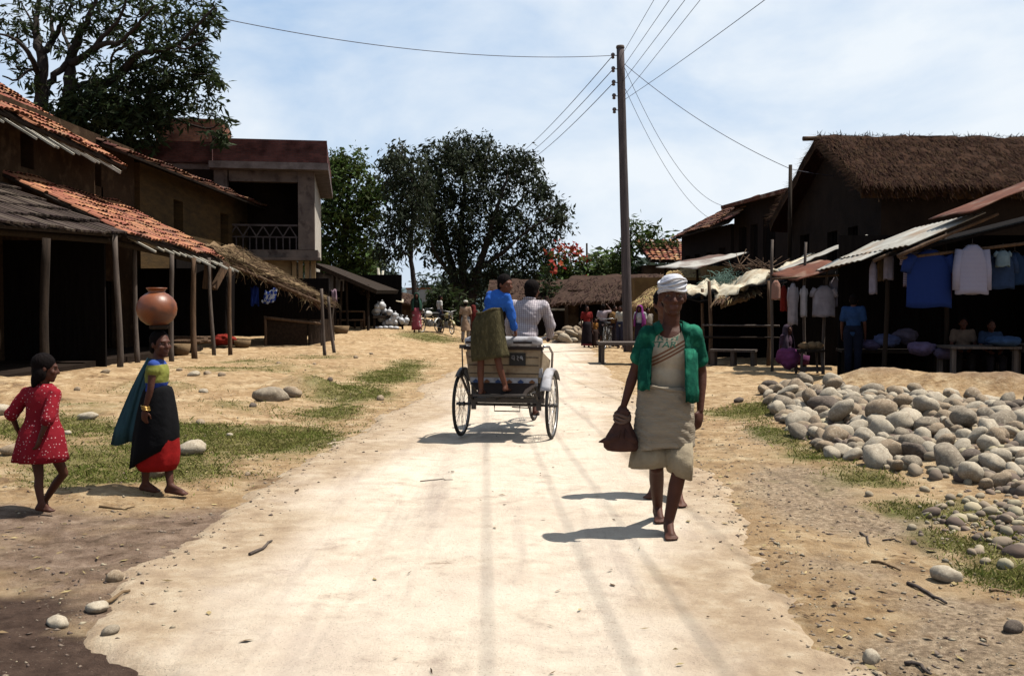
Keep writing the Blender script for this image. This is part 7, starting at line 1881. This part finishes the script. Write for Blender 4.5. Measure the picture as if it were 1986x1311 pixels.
mb = MB(); mb.loft([bw(-.105, 1.372, .085, .075, .02, 0, (.25, 0)), bw(-.108, 1.374, .122, .104, .03, 0, (.25, 0)), bw(-.115, 1.345, .140, .118, .04, .3, (.18, 0)), bw(-.130, 1.26, .166, .132, .045, .6, (.1, 0)), bw(-.13, 1.12, .182, .14, .035, 1.0), bw(-.12, 1.0, .192, .14, .04, 1.3), bw(-.105, .90, .200, .14, .05, 1.6, (.12, 0)), bw(-.10, .865, .200, .138, .055, 1.7, (.16, 0))], True)
mb.tube([Vector((-.118, -.31, 1.365)) + Vector((.128 * math.cos(t), .11 * math.sin(t), .034 * math.cos(t) + .008 * math.sin(4 * t))) for t in [2 * math.pi * i / 28 for i in range(29)]], .014, 8)
part('wrap', mb, om, boy, .005)
# ---- driver
dv = thing('person', 'rickshaw driver in a pale checked shirt sitting on the saddle, seen from behind', 'person', RK, RZ)
JD = {k: Vector(v) for k, v in dict(head=(.10, .98, 1.60), neck=(.07, .94, 1.475), chest=(.055, .92, 1.33), pelvis=(.02, .90, .95), shL=(-.115, .95, 1.43), elL=(-.20, 1.08, 1.20), wrL=(-.24, 1.26, 1.06), shR=(.235, .95, 1.42), elR=(.30, 1.07, 1.19), wrR=(.26, 1.25, 1.06),
      hiL=(-.07, .95, .90), knL=(-.12, 1.32, .80), anL=(-.12, 1.02, .50), toL=(-.12, 1.13, .475), hiR=(.11, .95, .90), knR=(.14, 1.27, .58), anR=(.12, 1.03, .215), toR=(.12, 1.13, .16)).items()}
figure(dv, JD, .97, (.25, .96, 0), (0, 1, 0), 'skin', .011, hands=('fist', 'fist'), hs=.98)
hair_cap(dv, JD, 1.0, (.25, .96, 0), puff=1.08)
ck = cloth('checked_shirt', (.70, .64, .66), (.58, .53, .56), scale=4); nt = ck.node_tree; N = nt.nodes; b_ = N['Principled BSDF']; src = b_.inputs['Base Color'].links[0].from_socket
tcn = N.new('ShaderNodeTexCoord')
for dr in ('X', 'Z'):
    wv = N.new('ShaderNodeTexWave'); wv.bands_direction = dr; wv.inputs['Scale'].default_value = 13; nt.links.new(tcn.outputs['Object'], wv.inputs[0])
    r_ = N.new('ShaderNodeValToRGB'); r_.color_ramp.elements[0].position = .1; r_.color_ramp.elements[0].color = (.60, .57, .62, 1); r_.color_ramp.elements[1].position = .45; nt.links.new(wv.outputs['Fac'], r_.inputs[0])
    mx = N.new('ShaderNodeMix'); mx.data_type = 'RGBA'; mx.blend_type = 'MULTIPLY'; mx.inputs[0].default_value = .9; nt.links.new(src, mx.inputs[6]); nt.links.new(r_.outputs[0], mx.inputs[7]); src = mx.outputs[2]
nt.links.new(src, b_.inputs['Base Color'])
td = lambda t: JD['neck'].lerp(JD['pelvis'], t)
shell(dv, 'shirt', JD, ck, .97, (0, 1, 0), 1.0, .020, (1.85, 1.85), .011, .010, .10, .01)
part('collar', MB().torus(td(-.03) + Vector((0, 0, .01)), (0, .2, 1), .062, .016, 24, 8), ck, dv)
mb = MB(); mb.tube([JD['pelvis'].lerp(JD['hiL'], .5) + Vector((0, 0, .04)), JD['hiL'] + Vector((0, .05, 0)), JD['knL'], JD['knL'].lerp(JD['anL'], .5)], [.12, .105, .075, .06], 16, False); mb.tube([JD['pelvis'].lerp(JD['hiR'], .5) + Vector((0, 0, .04)), JD['hiR'] + Vector((0, .05, 0)), JD['knR'], JD['knR'].lerp(JD['anR'], .5)], [.12, .105, .075, .06], 16, False)
part('trousers', mb, cloth('dark_trousers', (.05, .042, .045)), dv, .004)
# ------------------------------------------------------------------ villagers further off
def villager(label, px, D, h, face, top_c=None, low_c=None, low='skirt', shawl=None, cap=None, skin='skin', seat=0., stride=0., tunic=0., hood=False, z=None, group=None, arms='down', sleeve_l=.5, low_mat=None, top_mat=None, hairlong=0.):
    x = (px - 993) / F * D; z = (Hs(x, D) if z is None else z); s = h / 1.65
    f = Vector((math.sin(face), math.cos(face), 0)); r = f.cross(UP); o = Vector((x, D, z))
    t = thing('person', label, 'person', tuple(o), 0, group)
    def L(a, b, c): return o + r * a * s + f * b * s + UP * (c - seat_drop) * s
    seat_drop = 0.0
    J = {}
    if seat:
        seat_drop = .86 - seat / s - .05
    J['head'] = L(0, .03, 1.525); J['neck'] = L(0, -.01, 1.40); J['chest'] = L(0, 0, 1.24); J['pelvis'] = L(0, 0, .93)
    for q, sg in (('R', 1), ('L', -1)):
        J['sh' + q] = L(sg * .165, -.01, 1.355)
        if arms == 'front': J['el' + q] = L(sg * .22, .08, 1.10); J['wr' + q] = L(sg * .12, .26, 1.02)
        elif arms == 'raised' and sg > 0: J['el' + q] = L(.30, .08, 1.38); J['wr' + q] = L(.16, .10, 1.58)
        else: J['el' + q] = L(sg * .215, -.02, 1.08); J['wr' + q] = L(sg * .22, .05, .84)
        J['hi' + q] = L(sg * .085, 0, .88)
        if seat:
            J['kn' + q] = L(sg * .12, .40, .90); g = J['kn' + q].copy(); g.z = o.z + .09 * s; J['an' + q] = g - f * .02; J['to' + q] = g + f * .14 * s - UP * .055 * s
        else:
            J['kn' + q] = L(sg * .09, .03 + sg * stride * .4, .48); J['an' + q] = L(sg * .09, -.02 + sg * stride, .09); J['to' + q] = L(sg * .10, .13 + sg * stride, .035)
    vx = .012 if D < 22 else .016
    figure(t, J, s, f, f, skin, vx, face=True, hs=s * (1.0 if h > 1.2 else 1.12), slim=.97)
    hsz = s * (1.0 if h > 1.2 else 1.12)
    if not cap and not hood: hair_cap(t, J, hsz, f, voxel=.016, long=hairlong)
    yaw = -face
    tor = lambda a: J['neck'].lerp(J['pelvis'], a)
    if top_c or top_mat:
        shell(t, 'shirt', J, top_mat or cloth('villager_shirt', top_c, scale=8), s, f, .97, .018 * s, (sleeve_l * 1.2,) * 2 if sleeve_l < .8 else (1.8, 1.8), vx, .008, tunic * .62, tunic * .06)
    if low_c or low_mat:
        mm = low_mat or cloth('villager_lower', low_c, scale=6)
        mb = MB()
        if low == 'skirt':
            b = (J['anL'] + J['anR']) / 2
            if seat: b = (J['knL'] + J['knR']) / 2; mb.loft([ring(J['pelvis'].lerp(b, a) , rx * s, ry * s, yaw, .04, 7, a * 4, 32) for a, rx, ry in ((-.2, .16, .14), (.2, .19, .2), (.7, .2, .2), (1.1, .2, .18))] + [ring(Vector((b.x, b.y, o.z + .15)), .2 * s, .2 * s, yaw, .05, 7, 5, 32)], True)
            else: mb.loft([ring(J['pelvis'].lerp(b, a), rx * s, ry * s, yaw, .05, 7, a * 4, 36) for a, rx, ry in ((-.12, .150, .12), (.05, .175, .14), (.4, .19, .155), (.75, .205, .17), (.97, .215, .18))], True)
        else:
            e = {'shorts': .05, 'pants': .92}[low]
            for q in 'RL':
                k = J['kn' + q]; an = J['an' + q]
                mb.tube([J['pelvis'].lerp(J['hi' + q], .6) + UP * .07 * s, J['hi' + q], J['hi' + q].lerp(k, .6), k, k.lerp(an, max(e, .08)) if e > .1 else k.lerp(an, .08)], [.115 * s, .108 * s, .088 * s, .072 * s, .062 * s], 14, False)
            mb.loft([ring(J['pelvis'] + UP * a * s, .155 * s, .12 * s, yaw, 0, 6, 0, 28) for a in (-.02, .10)], True)
        part('lower_garment', mb, mm, t, .006)
    if shawl:
        mb = MB(); rw = []
        c0 = J['head'] + UP * (.10 * hsz) if hood else J['neck'] + UP * .03 * s
        if hood:
            pr = ((J['head'] + UP * .135 * hsz, .02, .03), (J['head'] + UP * .12 * hsz, .07, .09), (J['head'] + UP * .06 * hsz, .105, .115), (J['head'] - UP * .05 * hsz, .115, .12), (tor(-.02), .14, .11), (tor(.15), .20, .14), (tor(.5), .225, .165), (tor(.85), .225, .17), (tor(1.05), .22, .17))
            for i, (c, a, b) in enumerate(pr):
                g = .0 if i < 2 else (.85 if i < 4 else .55)
                rw.append(ring(c - f * (.02 if i < 4 else 0) * s, a * s, b * s, yaw, .02 + .004 * i, 6, i * .5, 36, (0, 0), math.pi / 2 + g, math.pi / 2 + 2 * math.pi - g, False))
            mb.loft(rw, False)
        else:
            for i, (c, a, b) in enumerate(((tor(-.03), .08, .07), (tor(.06), .17, .11), (tor(.3), .20, .145), (tor(.7), .20, .155), (tor(1.0), .205, .16))):
                rw.append(ring(c, a * s, b * s, yaw, .03, 6, i * .5, 36, (.15, 0)))
            mb.loft(rw, True)
        part('shawl', mb, cloth('villager_shawl', shawl, scale=6), t, .008)
    if cap:
        hair_cap(t, J, hsz, f, voxel=.016, puff=.96)
        mb = MB(); c = J['head'] + UP * .05 * hsz; mb.loft([ring(c + UP * a * hsz - f * .02 * hsz, q * hsz, q * 1.15 * hsz, yaw, .02, 5, 0, 24) for a, q in ((0, .09), (.05, .092), (.085, .07), (.098, .02))], True, False, True); part('cap', mb, cloth('villager_cap', cap), t, .004)
    return t
PI = math.pi
vg = 'villagers in the street'
villager('woman in a dark green head shawl and red patterned skirt on the left bank', 808, 40, 1.6, PI * .97, (.02, .025, .02), None, 'skirt', (.035, .09, .065), hood=True, group=vg, low_mat=dotted('patterned_skirt', (.42, .09, .12), (.70, .62, .6), 9, .3))
villager('man in a white shirt and dark trousers standing beside the parked motorcycles', 853, 43, 1.62, PI * .35, (.75, .73, .70), (.05, .05, .07), 'pants', group=vg, sleeve_l=.5)
villager('man in a long tan tunic and white cap walking away from the viewer', 903, 38.5, 1.62, .15, (.44, .30, .21), (.40, .37, .36), 'pants', cap=(.7, .68, .62), tunic=.75, stride=.14, group=vg, sleeve_l=.6)
villager('woman in a dark red shawl at the side of the man in the tan tunic', 918, 39.5, 1.42, .4, (.12, .02, .02), (.10, .03, .025), 'skirt', (.15, .02, .018), hood=True, group=vg)
villager('woman in a red and black sari at the left of the street group', 1138, 33.6, 1.45, PI * .9, (.22, .02, .018), (.022, .015, .018), 'skirt', None, group=vg, hairlong=.05, low_mat=zcolour('black_maroon_sari', (.02, .014, .018), [(.0, .16, (.20, .04, .06))]))
villager('child in an orange brown dress beside the woman in the sari', 1154, 33.8, 1.0, PI * .8, (.30, .13, .03), (.05, .03, .025), 'skirt', group=vg)
villager('man in a pale pink shirt and dark shorts with one arm raised', 1170, 34.0, 1.50, .25, (.52, .42, .45), (.03, .026, .03), 'shorts', arms='raised', group=vg)
villager('grey haired person in an orange shawl behind the parked bicycle', 1192, 34.6, 1.44, PI * .8, (.38, .22, .09), (.05, .04, .05), 'skirt', (.36, .20, .08), group=vg)
villager('person in a cream shirt beside the utility pole', 1204, 34.2, 1.48, PI * 1.2, (.66, .60, .50), (.06, .06, .10), 'pants', group=vg)
villager('woman in a purple head scarf and white blouse right of the utility pole', 1241, 32.4, 1.52, PI * 1.15, (.66, .63, .66), (.04, .03, .05), 'skirt', (.30, .05, .26), hood=True, group=vg)
villager('person in a dull grey shawl next to the purple head scarf', 1256, 33.4, 1.45, PI * .9, (.30, .26, .24), (.05, .04, .04), 'skirt', (.30, .26, .22), group=vg)
villager('man in a dark blue shirt standing before the clothes stall with his back turned', 1655, 19.5, 1.64, .45, (.03, .075, .20), (.012, .016, .035), 'pants', group=vg, sleeve_l=.6, skin='skin')
villager('seller in a dusty tan shirt sitting behind the left front table', 1868, 18.7, 1.55, PI * 1.1, (.20, .135, .10), (.03, .025, .025), 'pants', seat=.45, group=vg, arms='front')
villager('seller in dark clothes sitting at the right front table', 1922, 18.4, 1.5, PI * 1.05, (.03, .05, .10), (.03, .025, .03), 'pants', seat=.45, group=vg, arms='front')
villager('woman in a mauve shawl sitting low under the rusty awning', 1527, 21.8, 1.45, PI * .8, (.09, .05, .08), (.12, .03, .09), 'skirt', (.10, .07, .10), seat=.25, group=vg, hood=True)

# ------------------------------------------------------------------ bicycles and motorcycles
def bicycle(label, loc, rz, group=None):
    t = thing('bicycle', label, 'bicycle', loc, rz, group)
    wheel(0, -.52, t, .33); wheel(0, .55, t, .33)
    m = MB(); m.tube([(0, 0, .29), (0, -.14, .80)], .016, 8); m.tube([(0, 0, .29), (0, .40, .78)], .017, 8); m.tube([(0, -.12, .74), (0, .38, .84)], .015, 8); m.tube([(0, .41, .74), (0, .34, .98)], .018, 8)
    for s in (-1, 1): m.tube([(s * .03, 0, .29), (s * .05, -.52, .33)], .009, 6); m.tube([(s * .02, -.12, .74), (s * .05, -.52, .33)], .008, 6); m.tube([(s * .04, .41, .74), (s * .05, .55, .33)], .011, 6)
    part('frame', m, 'iron', t); part('handlebar', MB().tube([(-.29, .24, .99), (-.22, .34, 1.01), (0, .36, .98), (.22, .34, 1.01), (.29, .24, .99)], .012, 8), 'chrome', t)
    part('saddle', MB().ell((0, -.17, .85), (.09, .13, .035), None, 14, 8), 'black', t); part('carrier', MB().box((0, -.56, .72), (.13, .32, .02)).bar((0.05, -.52, .33), (.05, -.6, .72), .012, .012).bar((-.05, -.52, .33), (-.05, -.6, .72), .012, .012), 'iron', t)
    part('chainring', MB().lathe((.04, 0, .29), [(.085, 0), (.09, .004), (.085, .008)], 24, axis=(1, 0, 0)), 'chrome', t)
    m = MB(); rr = []
    for i in range(12):
        a = R(20 + 150 * i / 11); o = Vector((0, math.cos(a), math.sin(a))); c = Vector((0, -.52, .33)) + o * .36; rr.append([c + Vector((-.028, 0, 0)) - o * .012, c, c + Vector((.028, 0, 0)) - o * .012])
    m.loft(rr, False); part('mudguard', m, 'iron', t, .004)
    return t
q = G(1193, 700, -.10); bicycle('black bicycle with bright handlebar facing the viewer before the street group', (q.x + .25, 32.6, Hs(q.x, 32.6)), R(165))
def motorcycle(label, loc, rz, c, group=None):
    t = thing('motorcycle', label, 'motorcycle', loc, rz, group)
    wheel(0, -.6, t, .29); wheel(0, .62, t, .29)
    m = MB(); m.tube([(0, .40, .85), (0, .25, .45), (0, -.2, .38), (0, -.6, .30)], .025, 8); m.tube([(0, .40, .82), (0, -.1, .72), (0, -.6, .68)], .025, 8)
    for s in (-1, 1): m.tube([(s * .07, .40, .90), (s * .07, .62, .29)], .02, 8); m.tube([(s * .10, -.6, .30), (s * .12, -.45, .66)], .016, 8)
    part('frame', m, 'iron', t)
    part('fuel_tank', MB().ell((0, .13, .80), (.13, .25, .12), None, 16, 10), c, t); part('engine', MB().box((0, .08, .42), (.22, .30, .26)).lathe((-.13, .1, .45), [(.09, 0), (.09, .26)], 14, axis=(1, 0, 0)), 'chrome', t)
    part('seat', MB().ell((0, -.32, .80), (.13, .36, .06), None, 16, 8), 'black', t); part('headlight', MB().lathe((0, .46, .90), [(.04, 0), (.085, .04), (.09, .10), (.08, .115)], 18, axis=(0, 1, 0)), 'chrome', t)
    part('handlebar', MB().tube([(-.34, .26, 1.03), (-.2, .38, 1.0), (0, .40, .96), (.2, .38, 1.0), (.34, .26, 1.03)], .014, 8), 'chrome', t)
    for y, a0, a1, nm in ((.62, 25, 160, 'front_fender'), (-.6, 15, 150, 'rear_fender')):
        m = MB(); rr = []
        for i in range(12):
            a = R(a0 + (a1 - a0) * i / 11); o = Vector((0, math.cos(a), math.sin(a))); cc = Vector((0, y, .29)) + o * .33; rr.append([cc + Vector((-.06, 0, 0)) - o * .03, cc, cc + Vector((.06, 0, 0)) - o * .03])
        m.loft(rr, False); part(nm, m, c, t, .006)
    part('exhaust', MB().tube([(.13, .15, .3), (.15, -.2, .26), (.16, -.75, .32)], .03, 8), 'chrome', t)
    return t
M['mcwhite'] = mat('white_enamel', (.7, .69, .66), (.62, .6, .58), 5, .35, spec=.5); M['mcyellow'] = mat('faded_yellow_enamel', (.42, .36, .16), (.36, .3, .12), 5, .4, spec=.5)
for px, D, rz, c, lb in ((834, 42, 150, 'mcwhite', 'motorcycle with a white front fender left of the man in the white shirt'), (866, 42.5, 205, 'mcyellow', 'motorcycle with a faded yellow tank right of the man in the white shirt')):
    x = (px - 993) / F * D; motorcycle(lb, (x, D, Hs(x, D)), R(rz), c, 'motorcycles parked near the trees')
# parked van far behind them
vx, vy = (835 - 993) / F * 58, 58
van = thing('parked_truck', 'white and orange roofed vehicle parked far behind the motorcycles', 'truck', (vx, vy, Hs(vx, vy)))
z = Hs(vx, vy)
part('body', MB().box((vx, vy, z + .95), (2.6, 1.8, .75)).box((vx - .4, vy, z + 1.6), (1.8, 1.7, .5)), 'mcwhite', van); part('roof_stripe', MB().box((vx - .4, vy - .0, z + 1.9), (1.9, 1.76, .08)), mat('orange_stripe', (.5, .16, .04), (.45, .14, .04), 5, .5), van)
for dx in (-.9, .9): part('wheel', MB().torus((vx + dx, vy - .85, z + .33), (0, 1, 0), .25, .09, 20, 8), 'black', van)
# stone pile beside the far huts
GP2 = 'stones in the far heap'
for i in range(30):
    px = random.uniform(1058, 1132); u = (px - 1058) / 74; x = (px - 993) / F * 38.5 + random.gauss(0, .05); y = 38.5 + random.uniform(-.5, .6); hh = (.15 + .85 * u) * random.random()
    o = put_stone(random.choice(('tan', 'pale', 'tan')), x, y, random.uniform(.12, .22), .2, 'tan stone in the far heap beside the street group', GP2, zz=Hs(x, y) + hh * .75)
o = put_stone('pale', (1097 - 993) / F * 37.6, 37.6, .28, .1, 'large egg shaped pale boulder at the foot of the far heap', GP2)
single('heap_core', MB().hexa([(1.35, 38.3, -.2), (2.75, 38.3, -.2), (2.75, 39.4, -.2), (1.35, 39.4, -.2)], [(1.5, 38.6, .02), (2.7, 38.5, .55), (2.7, 39.2, .55), (1.5, 39.2, .02)]), SM['tan'], 'earth core under the far stone heap', 'earth', (2, 38.8, 0), kind='structure')
# goods hung or laid at the left shops
single('blue_print_cloth', MB().loft([[P(514 + 24 * i / 10 - j * 1.4, 562 + j * 6.5 + 4 * math.sin(i * .6 + j * .3) - (j * .5 * abs(i - 5) if j > 3 else 0), 30.2 + .05 * math.sin(i * 1.3 + j)) for i in range(11)] for j in range(6)], False), dotted('blue_print', (.60, .66, .80), (.03, .08, .45), 9, .5), 'white and blue printed cloth hanging under the straw roof', 'cloth', tuple(P(525, 562, 30.2)), solid=.008)
single('blue_tarpaulin', MB().loft([[P(486 + 16 * i / 8, 556 + j * 9 + 3 * math.sin(i), 30.6 + .06 * math.sin(i * 1.7 + j)) for i in range(9)] for j in range(5)], False), cloth('blue_tarpaulin', (.02, .05, .30)), 'dark blue plastic sheet hanging in the shade of the straw roofed shop', 'tarpaulin', tuple(P(492, 556, 30.6)), solid=.008)
single('pink_cloth', MB().loft([[P(642 + 10 * i / 6 + j * .6, 562 + j * 6.5 + 1.5 * math.sin(i), 33.5 + .05 * math.sin(i * 2 + j)) for i in range(7)] for j in range(5)], False), cloth('pink_cloth', (.36, .24, .30)), 'dusty pink cloth hanging from the pole end of the straw roofed shop', 'cloth', tuple(P(645, 562, 33.5)), solid=.008)
p = P(435, 667, 29.6); bundle((p.x, p.y, Hs(p.x, p.y) + .22), .32, (.30, .03, .02), 'red cloth heap on the shop floor behind the posts', .5, 21)
